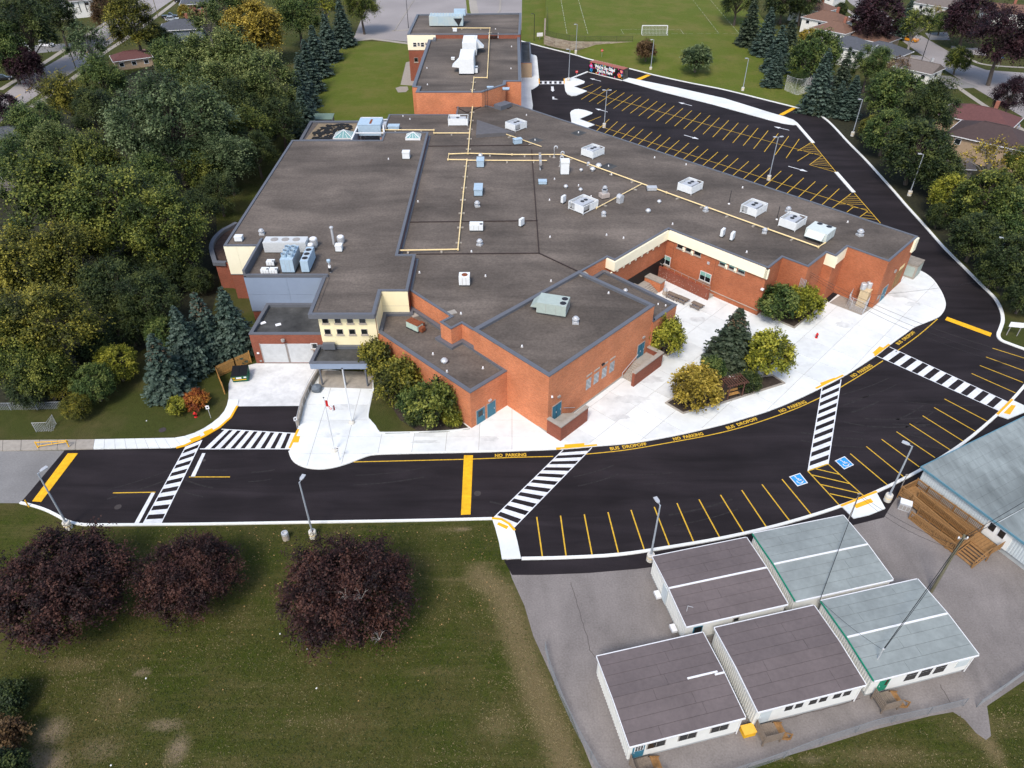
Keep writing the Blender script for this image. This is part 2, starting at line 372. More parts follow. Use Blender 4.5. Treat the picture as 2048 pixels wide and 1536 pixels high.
M['pwall2'] = mat('pale_blue_siding', (0.52, 0.57, 0.58), 0.5, 0.05, 2)
M['skirt'] = mat('grey_skirting', (0.36, 0.38, 0.38), 0.7, 0.08, 2)
M['green'] = mat('green_paint', (0.01, 0.22, 0.13), 0.5, 0.1, 2)
M['bark'] = mat('bark', (0.10, 0.08, 0.065), 0.95, 0.3, 5, bump=0.5)
M['palebark'] = mat('pale_bark', (0.30, 0.27, 0.24), 0.95, 0.25, 5)
M['red'] = mat('red_paint', (0.55, 0.02, 0.02), 0.5, 0.08, 3)
M['paper'] = mat('white_paint', (0.8, 0.8, 0.8), 0.6, 0.03, 3)
# ================================================================== the ground
def plate(name, pts, z, m): return struct(MB().sheet(pts, z).build(name, m))
g = MB(); g.sheet([(-700, -60), (700, -60), (700, 1100), (-700, 1100)], 0.0); struct(g.build('ground', M['grass']))
EDGE = [(579, 903), (584.5, 918), (597, 929), (617, 936), (642, 938), (667, 935), (692, 928), (712, 920.5), (732, 913), (752, 909), (812, 907), (887, 905.5), (960, 904), (1024, 902), (1124, 898), (1194, 892), (1249, 887.5), (1299, 880.5), (1374, 866), (1449, 848), (1499, 833.5), (1536, 822), (1586, 802), (1641, 768), (1686, 753), (1751, 711.5), (1778.5, 690), (1811, 666.5), (1828.5, 654), (1856, 643), (1876, 634), (1885, 624), (1889, 614), (1888.5, 603), (1881, 584), (1866, 561.5), (1851, 549), (1837, 541.5)]
EDGE[23] = (1634, 779.5)
SOUTH = [(41, 1006), (62, 1011), (90, 1020), (115, 1032), (135, 1043), (160, 1049), (200, 1050.5), (400, 1049), (640, 1045), (840, 1041.5), (984, 1038)]
STALLK = [(1043, 1118), (1130, 1116), (1236.5, 1110), (1336.5, 1095.5), (1439, 1078), (1534, 1057), (1610, 1036), (1681, 1013), (1753.5, 984), (1840, 941), (1926, 887), (1993.5, 830.5), (2023.5, 800.5), (2048, 773), (2110, 700)]
RING = [(1040, 82), (1061.5, 87.5), (1089, 95), (1149, 110), (1179, 119), (1258, 137.5), (1306.5, 150), (1374, 165), (1449, 180), (1536, 201.5), (1586, 214), (1626, 225), (1648.5, 237), (1668.5, 255), (1696, 285), (1726, 315), (1756, 347.5), (1788.5, 384), (1813.5, 413), (1848.5, 451.5), (1886, 494), (1926, 534), (1961, 569), (1988.5, 596.5), (2001, 619), (2005, 641), (2000, 659), (1996, 671), (2002, 681), (2023.5, 690), (2048, 699), (2110, 722)]
GAR = [(129, 901), (187, 899), (353, 896.5), (370, 892), (410, 873), (440, 855.5), (462.5, 835.5), (475, 813), (606, 812), (596, 862), (580, 898)]
south = smooth_line(PL(SOUTH)); stallk = smooth_line(PL(STALLK)); ring = smooth_line(PL(RING)); edge = smooth_line(PL(EDGE), 3)
asph = [P(129, 901), P(41, 1006)] + south + PL([(1003, 1040), (1018, 1049), (1029, 1062), (1035, 1085)]) + stallk + list(reversed(ring)) + [Vector((-5, 190, 0)), Vector((0, 120, 0)), Vector((-6, 80, 0))] + PL([(760, 860), (600, 905)]) + list(reversed(PL(GAR[1:])))
lot = MB(); lot.sheet(asph, 0.010); LOT = struct(lot.build('asphalt_lot', M['asphalt']))
plate('dark_asphalt_margin', PL([(1008, 1121), (1043, 1116), (1236, 1108), (1439, 1076), (1681, 1011), (1753, 983), (1842, 938), (1990, 830), (2050, 770), (2050, 860), (1900, 960), (1800, 985), (1783, 1010), (1768, 1035), (1740, 1042), (1700, 1052), (1500, 1110), (1274, 1138), (1180, 1146), (1080, 1150), (1024, 1150)]), 0.014, M['asphalt'])
plate('old_road', PL([(-40, 903), (131, 901), (40, 1006.5), (-40, 1006)]), 0.008, M['oldasph'])
plate('classroom_yard', PL([(1012, 1118), (1024, 1157), (1049, 1212), (1066.5, 1272), (1106.5, 1359.5), (1141.5, 1429.5), (1184, 1536), (1200, 1580), (1420, 1560), (1536, 1522), (1636, 1494.5), (1748.5, 1459.5), (1861, 1432), (1906, 1424), (1930, 1440), (1952, 1466), (1972, 1480), (1982, 1472), (1978, 1440), (1974, 1412), (2048, 1362), (2140, 1300), (2300, 1150), (2200, 800), (1840, 930), (1439, 1075)]), 0.009, M['lot'])
# worn dry strip of lawn along the yard fence and bare patches
bare = mat('bare_soil', (0.15, 0.11, 0.072), 0.95, 0.3, 5, bump=0.5)
def ragged(cx, cy, a, b, n, seed):
    rr = random.Random(seed); c = P(cx, cy); return [(c.x + a * math.cos(2 * math.pi * i / n) * (1 + rr.uniform(-.28, .28)), c.y + b * math.sin(2 * math.pi * i / n) * (1 + rr.uniform(-.28, .28))) for i in range(n)]
def lawn():
    xs = np.arange(-62, 50.01, .5); ys = np.arange(16, 62.01, .5); X, Y = np.meshgrid(xs, ys); nx, ny = len(xs), len(ys)
    def blob(px, py, a, b, k=1.0): c = P(px, py); return k * np.exp(-(((X - c.x) / a) ** 2 + ((Y - c.y) / b) ** 2))
    dry = np.zeros_like(X); soil = np.zeros_like(X)
    ln = [P(a, b) for a, b in [(960, 1150), (1005, 1190), (1030, 1260), (1058, 1340), (1095, 1430), (1130, 1520), (1150, 1580)]]
    for i in range(len(ln) - 1):
        for k in range(12): c = ln[i].lerp(ln[i + 1], k / 12); dry = np.maximum(dry, .78 * np.exp(-(((X - c.x) / 1.8) ** 2 + ((Y - c.y) / 1.8) ** 2)))
    for px, py, a, b, k in [(930, 1160, 4, .5, .5), (900, 1060, 3, .6, .45), (150, 1330, 3.5, 1.2, .5), (240, 1400, 3, 2.0, .45), (420, 1330, 4, .5, .35), (1000, 1450, 2.2, 2.0, .5), (620, 1440, 6, 1.0, .3), (860, 1340, 4, .7, .35), (1750, 1510, 6, 1, .5), (1950, 1450, 5, 1.5, .4), (1985, 1500, .9, 1.6, .75), (1960, 1475, 1.4, .9, .7)]: dry = np.maximum(dry, blob(px, py, a, b, k))
    for px, py, a, b, k in [(100, 1465, 1.7, 1.5, .75), (85, 1525, 2.2, 1.3, .85), (330, 1450, 1.9, .6, .7), (355, 1500, 1.0, 1.5, .75), (200, 1500, 2.5, 1.4, .4), (285, 1345, .9, .5, .75), (925, 1058, 1.0, .35, .7), (1385, 1500, 1.6, .4, .5), (1625, 1520, 1.5, .5, .5), (1560, 1515, 1.2, .4, .5)]: soil = np.maximum(soil, blob(px, py, a, b, k))
    global DRYMAP; DRYMAP = (dry + soil).astype(np.float32)
    me = bpy.data.meshes.new('front_grass'); V = np.stack([X, Y, np.full_like(X, .004)], -1).reshape(-1, 3); I = np.arange(nx * ny).reshape(ny, nx); F = np.stack([I[:-1, :-1], I[:-1, 1:], I[1:, 1:], I[1:, :-1]], -1).reshape(-1, 4)
    me.from_pydata(V.tolist(), [], F.tolist())
    for n, A in (('dry', dry), ('soil', soil)): at = me.attributes.new(n, 'FLOAT', 'POINT'); at.data.foreach_set('value', A.astype(np.float32).ravel())
    me.materials.append(M['lawn']); struct(link('front_grass', me))
lawn()
# forest floor on the left and beyond the ring road
plate('forest_floor', PL([(-300, 818), (60, 812), (130, 806), (200, 770), (255, 720), (300, 690), (420, 640), (440, 560), (430, 400), (560, 270), (600, 200), (520, 100), (300, 130), (60, 240), (-300, 420)]), 0.004, M['forest'])
plate('hedge_floor', PL([(1650, 240), (1760, 345), (1900, 500), (2010, 600), (2200, 690), (2300, 400), (1900, 250), (1700, 170), (1560, 80), (1480, -20), (1440, -20), (1500, 60), (1580, 150)]), 0.003, M['forest'])
# north lawn, parking and playing field
plate('north_lawn', PL([(705, 82), (760, 83), (822, 88), (840, 260), (600, 262), (560, 200), (640, 120)]), 0.006, M['field'])
plate('far_parking', PL([(770, -60), (1045, -60), (1043, 60), (900, 92), (760, 78), (705, 82), (722, 40)]), 0.007, M['street'])
plate('far_walk', PL([(942, -60), (956, 20), (962, 40), (945, 40), (940, 20), (930, -60)]), 0.02, M['conc2'])
plate('far_verge', PL([(930, -60), (942, 20), (944, 40), (936, 40), (925, -60)]), 0.018, M['field'])
kb = MB(); strip(kb, PL([(705, 82), (745, 78), (822, 88)]), 1.6, 0.0, 0.10); strip(kb, PL([(789, 62), (828, 0)]), .3, 0, .12); strip(kb, PL([(784, 62), (818, 60)]), .7, 0, .12); strip(kb, PL([(1002, -20), (1000, 20), (996, 26)]), .6, 0, .13); struct(kb.build('far_kerb', M['conc2']))
plate('north_path', PL([(812, 125), (801, 170), (838, 172), (838, 118)]), 0.03, M['conc2'])
plate('gravel_patch', PL([(791, 176), (800, 173), (815, 173), (817, 179), (812, 184), (796, 185)]), 0.012, M['conc2'])
FZ = 2.6
WT = PL([(1090, 71), (1111, 76.5), (1141, 82), (1169, 83), (1265, 83.4)], FZ)
fld = MB()
def wz(i, px, py):
    s, z = onwall(WT[i], WT[i + 1], px, py); e = (WT[i + 1] - WT[i]); e.z = 0; e.normalize(); p = WT[i] + e * s; return Vector((p.x, p.y, max(z, 0.03)))
low = PL([(1138, 107.5), (1152, 111), (1179, 118.5), (1220, 128), (1258, 136.5), (1306, 149), (1374, 164), (1449, 178.5), (1536, 200), (1640, 232)], 0.03)
upp = [wz(1, 1139, 105), wz(2, 1157, 101), wz(3, 1192, 89), wz(3, 1230, 86), WT[4], P(1330, 92, 2.4), P(1400, 104, 1.9), P(1470, 128, 1.1), P(1540, 165, .5), P(1640, 226, .06)]
for i in range(len(low) - 1):
    n = 4
    for k in range(n):
        a, b = k / n, (k + 1) / n; f = lambda t: t + 0.16 * math.sin(2 * math.pi * t) * -0.5
        fld.add([low[i].lerp(upp[i], a), low[i + 1].lerp(upp[i + 1], a), low[i + 1].lerp(upp[i + 1], b), low[i].lerp(upp[i], b)], [(0, 1, 2, 3)])
crest = WT + upp[5:]
far = [P(1092, -60, FZ), P(1120, -60, FZ), P(1150, -60, FZ), P(1200, -60, FZ), P(1270, -60, FZ), P(1330, -60, FZ), P(1400, -60, FZ), P(1480, -20, 2.0), P(1560, 80, 1.0), P(1660, 200, .1)]
for i in range(len(crest) - 1):
    fld.add([crest[i], crest[i + 1], far[i + 1], far[i]], [(0, 1, 2, 3)])
b0 = WT[0]; fld.add([(b0.x, b0.y, 0), b0, far[0], (far[0].x, far[0].y, 0)], [(0, 1, 2, 3)])
struct(fld.build('playing_field', M['field']))
plate('verge_grass', PL([(1040, -60), (1091, -60), (1090, 93), (1061, 86), (1040, 80)]), 0.006, M['field'])
fl = MB()
for a, b, wd in [((1122, 0), (1134, 68), .14), ((1157, 0), (1176, 68), .14), ((1242, 59), (1247, 68), .12), ((1242, 59), (1361, 59), .12), ((1361, 59), (1367, 68), .12), ((1240, 68), (1480, 67), .1), ((1386, 0), (1437, 66), .1), ((1421, 0), (1478, 67), .1)]:
    n = 14
    for k in range(n):
        t0, t1 = k / n, (k + rng.uniform(.55, 1.0)) / n
        q0 = Vector(a).lerp(Vector(b), t0); q1 = Vector(a).lerp(Vector(b), t1)
        strip(fl, [P(q0.x, q0.y, FZ), P(q1.x, q1.y, FZ)], wd, FZ + 0.02, FZ + 0.02)
struct(fl.build('field_line', mat('worn_line_chalk', (0.36, 0.38, 0.28), 0.9, 0.3, 3)))
# streets beyond
def ribbon(name, pts, wd, z, m): mb = MB(); strip(mb, smooth_line(PL(pts)), wd, z, z); return struct(mb.build(name, m))
plate('side_street', PL([(1640, -60), (1700, 6), (1766, 54), (1842, 109), (1921, 160), (1991, 201), (2080, 255), (2080, 148), (1973, 140), (1936, 127), (1896, 102), (1858, 80), (1796, 45), (1745, 8), (1700, -60)]), 0.010, M['street'])
ribbon('side_street_walk', [(1650, -10), (1740, 52), (1782, 85), (1823, 115), (1861, 147), (1911, 172), (1961, 206), (2070, 276)], 1.5, 0.03, M['conc2'])
ribbon('far_street_walk', [(1905, 92), (1940, 118), (1975, 130), (2060, 136)], 1.3, 0.03, M['conc2'])
plate('driveway', PL([(1805, 108), (1845, 112), (1872, 128), (1830, 124)]), 0.012, M['street'])
plate('driveway', PL([(1860, 150), (1900, 152), (1960, 175), (1900, 178)]), 0.013, M['oldasph'])
plate('driveway', PL([(1850, 66), (1895, 64), (1900, 80), (1860, 80)]), 0.013, M['oldasph'])
plate('driveway', PL([(1900, 95), (1960, 96), (1975, 112), (1915, 106)]), 0.013, M['street'])
plate('main_street', PL([(-40, 225), (0, 195), (40, 163), (85, 137), (140, 105), (195, 62), (270, 8), (330, -50), (420, -50), (330, 10), (237, 75), (152, 140), (90, 180), (25, 225), (-30, 268)]), 0.010, M['street'])
ribbon('main_street_walk', [(0, 180), (85, 128), (140, 92), (220, 40)], 1.7, 0.03, M['conc2'])
ribbon('main_street_walk', [(60, 215), (110, 182), (160, 146), (205, 108), (252, 77), (330, 20), (380, -20)], 1.7, 0.03, M['conc2'])
ml = MB()
for i in range(9):
    q0 = Vector((30, 196)).lerp(Vector((235, 66)), i / 9); q1 = Vector((30, 196)).lerp(Vector((235, 66)), (i + .5) / 9)
    strip(ml, [P(q0.x, q0.y), P(q1.x, q1.y)], .3, .016, .016)
struct(ml.build('street_line', M['yelline']))
plate('driveway', PL([(50, 92), (150, 86), (140, 100), (60, 108)]), 0.012, M['oldasph'])
plate('house_plot', PL([(225, 115), (290, 98), (300, 120), (240, 128)]), 0.012, mat('pink_paving', (0.20, 0.11, 0.10), .9, .15, 3))

# ------------------------------------------------------------------ concrete: the plaza in sawn slabs, walks, medians
def clip_cell(poly, c, ax, ay, hx, hy):
    "part of poly inside a rectangular cell centred at c"
    pts = [Vector((p[0], p[1])) for p in poly]
    for nrm, lim in ((ax, hx), (-ax, hx), (ay, hy), (-ay, hy)):
        out = []
        for i in range(len(pts)):
            a, b = pts[i], pts[(i + 1) % len(pts)]; da = (a - c).dot(nrm) - lim; db = (b - c).dot(nrm) - lim
            if da <= 0: out.append(a)
            if (da < 0 < db) or (db < 0 < da): out.append(a.lerp(b, da / (da - db)))
        pts = out
        if len(pts) < 3: return []
    return pts
def area(p): return abs(sum(p[i][0] * p[(i + 1) % len(p)][1] - p[(i + 1) % len(p)][0] * p[i][1] for i in range(len(p)))) / 2
def dedupe(p):
    o = []
    for a in p:
        if not o or (Vector(a[:2]) - Vector(o[-1][:2])).length > 1e-3: o.append(a)
    while len(o) > 2 and (Vector(o[0][:2]) - Vector(o[-1][:2])).length < 1e-3: o.pop()
    return o
def slabs(parent, poly, ang, size, z0, z1, m, inside=None, gap=0.022, skip=None):
    ax = Vector((math.cos(ang), math.sin(ang))); ay = Vector((-ax.y, ax.x)); us = [Vector(p[:2]).dot(ax) for p in poly]; vs = [Vector(p[:2]).dot(ay) for p in poly]
    cnt = 0
    for i in range(int(math.floor(min(us) / size[0])), int(math.ceil(max(us) / size[0]))):
        for j in range(int(math.floor(min(vs) / size[1])), int(math.ceil(max(vs) / size[1]))):
            c = ax * ((i + .5) * size[0]) + ay * ((j + .5) * size[1])
            if inside and not inside(c): continue
            q = dedupe(clip_cell(poly, c, ax, ay, size[0] / 2 - gap, size[1] / 2 - gap))
            if len(q) < 3 or area(q) < 0.05: continue
            MB().prism(q, z0, z1 + rng.uniform(-.004, .004)).build('slab', m, parent); cnt += 1
    return cnt
concs = [M['conc'], mat('new_concrete_b', (0.63, 0.645, 0.625), .85, .06, 1.2, big=.12, bigsc=.25), mat('new_concrete_c', (0.675, 0.69, 0.67), .85, .05, 1.2, big=.08, bigsc=.2)]
plaza_poly = [P(596, 858)] + edge + [P(1823, 520), Vector((55, 101, 0)), Vector((48, 97, 0)), Vector((38, 94, 0)), Vector((25, 106, 0)), Vector((14, 96, 0)), Vector((0, 78, 0)), Vector((-18, 78, 0)), Vector((-25, 79.5, 0))] + PL([(640, 742), (620, 778), (606, 811)])
PLZ = struct(MB().sheet(plaza_poly, 0.085).build('plaza', M['conc2']))
n1 = slabs(PLZ, plaza_poly, 0.0, (4.0, 3.0), 0.02, 0.125, M['conc'], inside=lambda c: c.x < 6)
n2 = slabs(PLZ, plaza_poly, R(46.5), (4.2, 4.2), 0.02, 0.125, M['conc'], inside=lambda c: c.x >= 6)
# strip missed between the two grids is covered by the next sheet
jm = MB(); jm.prism([q for q in clip_cell(plaza_poly, Vector((6.0, 75)), Vector((1, 0)), Vector((0, 1)), 3.4, 40)], 0.02, 0.118); jm.build('joint_slab', M['conc'], PLZ)
for i, o in enumerate(kids(PLZ)): o.data.materials[0] = concs[rng.choice([0, 0, 0, 1, 2])]
print('slabs', n1, n2)
STN = [mat('concrete_stain_%s' % k, c, .9, .12, 1.5, big=.12, bigsc=.5) for k, c in (('a', (.585, .60, .585)), ('b', (.545, .555, .54)))]
for k, (x, y, a, b) in enumerate([(1440, 585, 1.6, 1.0), (1395, 640, 1.3, .7), (1260, 800, 2.6, .9), (1300, 760, 1.8, .8), (1690, 650, 1.5, .9), (1800, 590, 2.2, .9), (1825, 610, 1.4, .6), (1240, 835, 1.2, .5), (980, 880, 1.0, .4), (690, 815, 1.5, .6), (660, 870, 1.2, .5), (850, 885, 1.6, .3), (1600, 730, 1.6, .7), (1340, 690, 1.2, .8)]):
    MB().sheet(ragged(x, y, a, b, 30, 40 + k), .1325 + .0005 * k).build('stain', STN[k % 2], PLZ)
# garage apron
apron_poly = PL([(457, 800), (457.5, 768), (466, 745), (487, 733), (512, 727), (640, 727), (642, 742), (620, 778), (606, 812), (475, 813), (461, 812)])
APR = struct(MB().sheet(apron_poly, 0.03).build('garage_apron', mat('apron_concrete', (0.60, 0.60, 0.585), .9, .10, 1.6, big=.12, bigsc=.35)))
# the left footpath, slab by slab
WALK = struct(MB().sheet(PL([(-30, 884), (190, 882), (353, 877), (353, 895), (187, 897.5), (-30, 901)]), 0.06).build('footpath', M['conc2']))
wt = [(-30, 882), (190, 880), (352, 877), (376, 872), (400, 863), (422, 849), (441, 834), (453, 818), (457, 800)]
wb = [(-30, 903), (187, 899), (353, 896.5), (370, 892), (410, 873), (440, 855.5), (462.5, 835.5), (475, 813), (478, 800)]
def along(pts, n):
    p = [Vector(a[:2]) for a in PL(pts)]; L = [0]
    for i in range(1, len(p)): L.append(L[-1] + (p[i] - p[i - 1]).length)
    out = []
    for k in range(n + 1):
        t = L[-1] * k / n; i = max(j for j in range(len(L)) if L[j] <= t + 1e-6); i = min(i, len(p) - 2)
        out.append(p[i].lerp(p[i + 1], (t - L[i]) / (L[i + 1] - L[i])))
    return out
A1, B1 = along(wt[:2], 6), along(wb[:2], 6); A2, B2 = along(wt[1:], 16), along(wb[1:], 16)
for A_, B_, mm in ((A1, B1, M['conc2']), (A2, B2, M['conc'])):
    for i in range(len(A_) - 1):
        q = [A_[i].lerp(A_[i + 1], .012), A_[i].lerp(A_[i + 1], .988), B_[i].lerp(B_[i + 1], .988), B_[i].lerp(B_[i + 1], .012)]
        MB().prism(q, 0, 0.13 + rng.uniform(-.004, .004)).build('slab', mm, WALK)
# sidewalk by the north wing and by the rear lot, islands, medians
SW = [(1030, 92), (1055, 100), (1062.9, 109.2), (1071, 111.6), (1074, 116), (1076, 135), (1078.4, 160.8), (1078, 169), (1074, 173.7), (1065.8, 179), (1062, 183), (1064, 225), (1030, 235)]
struct(MB().prism(smooth_line(PL(SW), 3), 0, .13).build('rear_walk', M['conc']))
I1 = [(1128, 160), (1131.4, 157.3), (1145.5, 156), (1157, 158.4), (1169.5, 163.7), (1168, 167), (1147.8, 173.7), (1174, 182.8), (1163, 187.7), (1152.5, 191.8), (1143, 192.4), (1135, 189), (1130.8, 183), (1129, 171.3)]
I2 = [(1140.2, 226.4), (1143, 222.3), (1150, 219.4), (1157, 218.8), (1170, 221), (1185, 226), (1184, 228), (1158.4, 238.7), (1189, 250), (1175, 256), (1160, 262), (1146, 258), (1143, 246)]
struct(MB().prism(PL(I1), 0, .13).build('traffic_island', M['conc'])); struct(MB().prism(PL(I2), 0, .13).build('traffic_island', M['conc']))
MED = [(1245, 161.5), (1256.5, 156), (1349, 175), (1449, 197.5), (1536, 224.5), (1568.5, 234), (1586, 240), (1595.5, 247), (1594, 250), (1586, 250.5), (1566, 247.5), (1536, 240), (1424, 209), (1324, 184)]
struct(MB().prism(PL(MED), 0, .13).build('median', M['conc']))
md = MB(); strip(md, PL([(1143, 156.7), (1176, 143.8)]), .55, 0, .14); strip(md, PL([(1176, 143.8), (1245, 161.5)]), .7, 0, .139); strip(md, PL([(1593, 248), (1626, 286)]), .75, 0, .14); strip(md, PL([(1672, 345), (1707, 385)]), .75, 0, .14); struct(md.build('median_kerb', M['kerb']))
# kerbs
k1 = MB(); strip(k1, south, .30, 0, .15); struct(k1.build('road_kerb', M['kerb']))
k2 = MB(); strip(k2, stallk, .34, 0, .15); struct(k2.build('stall_kerb', M['kerb']))
k3 = MB(); strip(k3, ring, .5, 0, .15); struct(k3.build('ring_road_kerb', M['kerb']))
k4 = MB(); strip(k4, [p for p in edge], .22, 0, .145); struct(k4.build('plaza_kerb', M['kerb']))
k5 = MB(); strip(k5, PL([(1837, 541.5), (1815, 512)]), .5, 0, .14); struct(k5.build('yard_kerb', M['kerb']))
# ramps by the crossings on the stall side
RP = PL([(984, 1038), (1003, 1040), (1018, 1049), (1029, 1062), (1035, 1085), (1042, 1118), (1004, 1119), (998, 1085), (990, 1055)])
struct(MB().prism(RP, 0, .125).build('ramp_walk', M['conc']))
struct(MB().prism(PL([(1683, 1014), (1752, 985), (1770, 1018), (1738, 1031), (1707, 1038)]), 0, .125).build('ramp_walk', M['conc']))
struct(MB().prism(PL([(1995, 832), (2024, 801), (2060, 818), (2048, 826), (2016, 839)]), 0, .125).build('ramp_walk', M['conc']))
struct(MB().prism(PL([(637, 776), (745, 779), (746, 745), (640, 742)]), 0.1, .135).build('entrance_floor', M['conc2']))
plate('utility_floor', PL([(1690, 585), (1658, 607), (1722, 632), (1745, 616)]), .14, M['conc2'])
plate('utility_asphalt', PL([(1650, 577), (1675, 590), (1657, 606), (1640, 598)]), .142, M['asphalt'])

# ------------------------------------------------------------------ painted markings (children of the lot)
Z1 = 0.016
def mark(name, poly, m, z=Z1): return MB().sheet(poly, z).build(name, m, LOT)
def line(name, a, b, wd, m, z=Z1): mb = MB(); strip(mb, [P(*a), P(*b)], wd, z, z); return mb.build(name, m, LOT)
def crossing(L0, L1, R0, R1, n, first=0, rails=True, wd=.12):
    "ladder crossing between two rails given as pixel pairs, n bars"
    a, b, c, d = (P(*q) for q in (L0, L1, R0, R1)); N = 2 * n + (0 if first else -1)
    for i in range(n):
        t0, t1 = (2 * i + first) / (2 * n - 1 + first * 1), (2 * i + 1 + first) / (2 * n - 1 + first)
        mark('crossing_bar', [a.lerp(b, t0), a.lerp(b, t1), c.lerp(d, t1), c.lerp(d, t0)], M['white'], Z1)
    if rails:
        for p, q in ((a, b), (c, d)):
            mb = MB(); strip(mb, [p, q], wd, Z1 + .004, Z1 + .004); mb.build('crossing_rail', M['white'], LOT)
crossing((372, 893), (286, 1048), (404, 880), (322, 1047), 10)
# the garage crossing has bars across the walking direction
a, b, c, d = P(443, 858.5), P(592, 867), P(400, 898), P(581, 898)
for i in range(9):
    t0, t1 = (i + .42) / 9.0, (i + .97) / 9.0
    mark('crossing_bar', [a.lerp(b, t0), a.lerp(b, t1), c.lerp(d, t1), c.lerp(d, t0)], M['white'])
for p, q in ((a, b), (c, d)):
    mb = MB(); strip(mb, [p, q], .14, Z1 + .004, Z1 + .004); mb.build('crossing_rail', M['white'], LOT)
crossing((1126, 900), (986, 1037), (1184, 895), (1028, 1055), 11, first=1)
crossing((1644, 776), (1616, 942), (1682, 759), (1656, 928), 10, first=1)
crossing((1753, 712), (1999, 822), (1779, 694), (2018, 805), 10, first=1)
crossing((1079, 162.5), (1128, 162.5), (1079, 168), (1128, 168), 5, first=1, wd=.3)
for q in [((136, 907), (156, 907), (82.5, 1004), (64.5, 1003)), ((928, 911), (946, 911), (941, 1029), (922, 1030)), ((1894, 634), (1983.5, 666.5), (1980.5, 673.5), (1890, 640)), ((1294, 149), (1302, 150.5), (1279, 161), (1270, 159)), ((1585, 215), (1592, 217), (1566, 231), (1557, 229.5))]:
    po = PL(q); mb = MB(); c0 = sum(po, Vector()) / 4
    inn = [p.lerp(c0, .0) for p in po]
    mb.sheet(inn, Z1 + .03); mb.prism(po, 0.01, Z1 + .03, top=False); mb.build('speed_hump', M['yellow'], LOT)
mark('stop_bar', PL([(404.5, 906.5), (411, 906.5), (389.5, 954), (381, 954.5)]), M['white']); line('lane_line', (378, 954), (460, 954), .14, M['yelline'])
mark('stop_bar', PL([(303, 985), (310, 986), (277, 1048), (268, 1048)]), M['white']); line('lane_line', (226, 986), (311, 984.5), .14, M['yelline'])
kl = smooth_line(PL([(707, 924), (928, 918.7), (1024, 915), (1106.5, 913)])); mb = MB(); strip(mb, kl, .14, Z1, Z1); mb.build('fire_lane_line', M['yelline'], LOT)
kl = smooth_line(PL([(1171.5, 908.5), (1249, 900.5), (1324, 888), (1411.5, 872), (1475, 857), (1536, 838), (1595, 816), (1641, 795)])); mb = MB(); strip(mb, kl, .14, Z1, Z1); mb.build('fire_lane_line', M['yelline'], LOT)
kl = smooth_line(PL([(1681, 775), (1692, 768), (1730, 745), (1766, 721.5)])); mb = MB(); strip(mb, kl, .14, Z1, Z1); mb.build('fire_lane_line', M['yelline'], LOT)
kl = smooth_line(PL([(1791, 704), (1836, 671.5), (1875, 638)])); mb = MB(); strip(mb, kl, .14, Z1, Z1); mb.build('fire_lane_line', M['yelline'], LOT)
_dg = None
def text_mesh(s, bold=0.0, spacing=1.0, ext=0.0, res=2):
    cu = bpy.data.curves.new('lettering', 'FONT'); cu.body = s; cu.size = 1; cu.space_character = spacing; cu.offset = bold; cu.extrude = ext; cu.resolution_u = res
    o = bpy.data.objects.new('lettering', cu); COL.objects.link(o); dg = bpy.context.evaluated_depsgraph_get(); dg.update()
    me = bpy.data.meshes.new_from_object(o.evaluated_get(dg)); bpy.data.objects.remove(o); bpy.data.curves.remove(cu); return me
def text_on(name, s, O, X, Y, m, parent, bold=0.0, spacing=1.0, width=None, height=None):
    "lettering: origin O, X the full width vector, Y the full cap-height vector"
    me = text_mesh(s, bold, spacing); xs = [v.co.x for v in me.vertices]; ys = [v.co.y for v in me.vertices]
    x0, x1, y0, y1 = min(xs), max(xs), min(ys), max(ys); off = root_of(parent).location if parent else Vector()
    for v in me.vertices: v.co = O + X * ((v.co.x - x0) / (x1 - x0)) + Y * ((v.co.y - y0) / (y1 - y0)) - off
    me.materials.clear(); me.materials.append(m); o = link(name, me, parent); return o
for s, a, b in [('NO  PARKING', (990, 916), (1053, 914)), ('BUS  DROPOFF', (1222, 902.5), (1295, 892.5)), ('NO  PARKING', (1349, 883), (1409, 871.5)), ('BUS  DROPOFF', (1457, 860.5), (1518.5, 841)), ('NO  PARKING', (1563, 827), (1616, 806.5)), ('NO  PARKING', (1708, 756.5), (1748, 733)), ('BUS  DROPOFF', (1799.5, 691), (1834, 666))]:
    p, q = P(*a), P(*b); X = q - p; Y = Vector((-X.y, X.x, 0)).normalized() * .56; o_ = p + Y * .22; o_.z = Z1
    text_on('pavement_lettering', s, o_, X, Y, M['yelline'], LOT, bold=.035)
# stalls in front
for a, b in [((1073.5, 1034), (1085, 1115)), ((1121, 1031.5), (1132.5, 1114.5)), ((1168.5, 1028.5), (1184.5, 1111.5)), ((1216, 1024.5), (1237, 1107)), ((1262, 1020), (1289, 1101)), ((1308.5, 1014), (1339.5, 1094)), ((1354, 1006.5), (1388.5, 1086.5)), ((1398, 999), (1440.5, 1077)), ((1441, 990), (1488, 1066)), ((1483.5, 980.5), (1534, 1056)), ((1524, 969), (1581, 1044)), ((1564, 958.5), (1623.5, 1030.5)),
             ((1615.5, 942), (1680.5, 1012.5)), ((1656, 928), (1728.5, 993)), ((1700.5, 907.5), (1776, 971)), ((1732.5, 893), (1810, 956)), ((1763, 878.5), (1838.5, 934)), ((1793, 863.5), (1870, 915.5)), ((1819, 847.5), (1900.5, 900)), ((1845, 831.5), (1927, 883)), ((1868, 815), (1953, 864)), ((1889, 798), (1977, 844)), ((1943, 747), (2031, 786)), ((1959.5, 731), (2046, 765)), ((1972, 714), (2060, 746)), ((1985, 696.5), (2070, 723))]:
    line('stall_line', a, b, .14, M['yelline'])
line('stall_line', (1615.5, 942), (1656, 928), .16, M['yelline'], Z1 + .003)
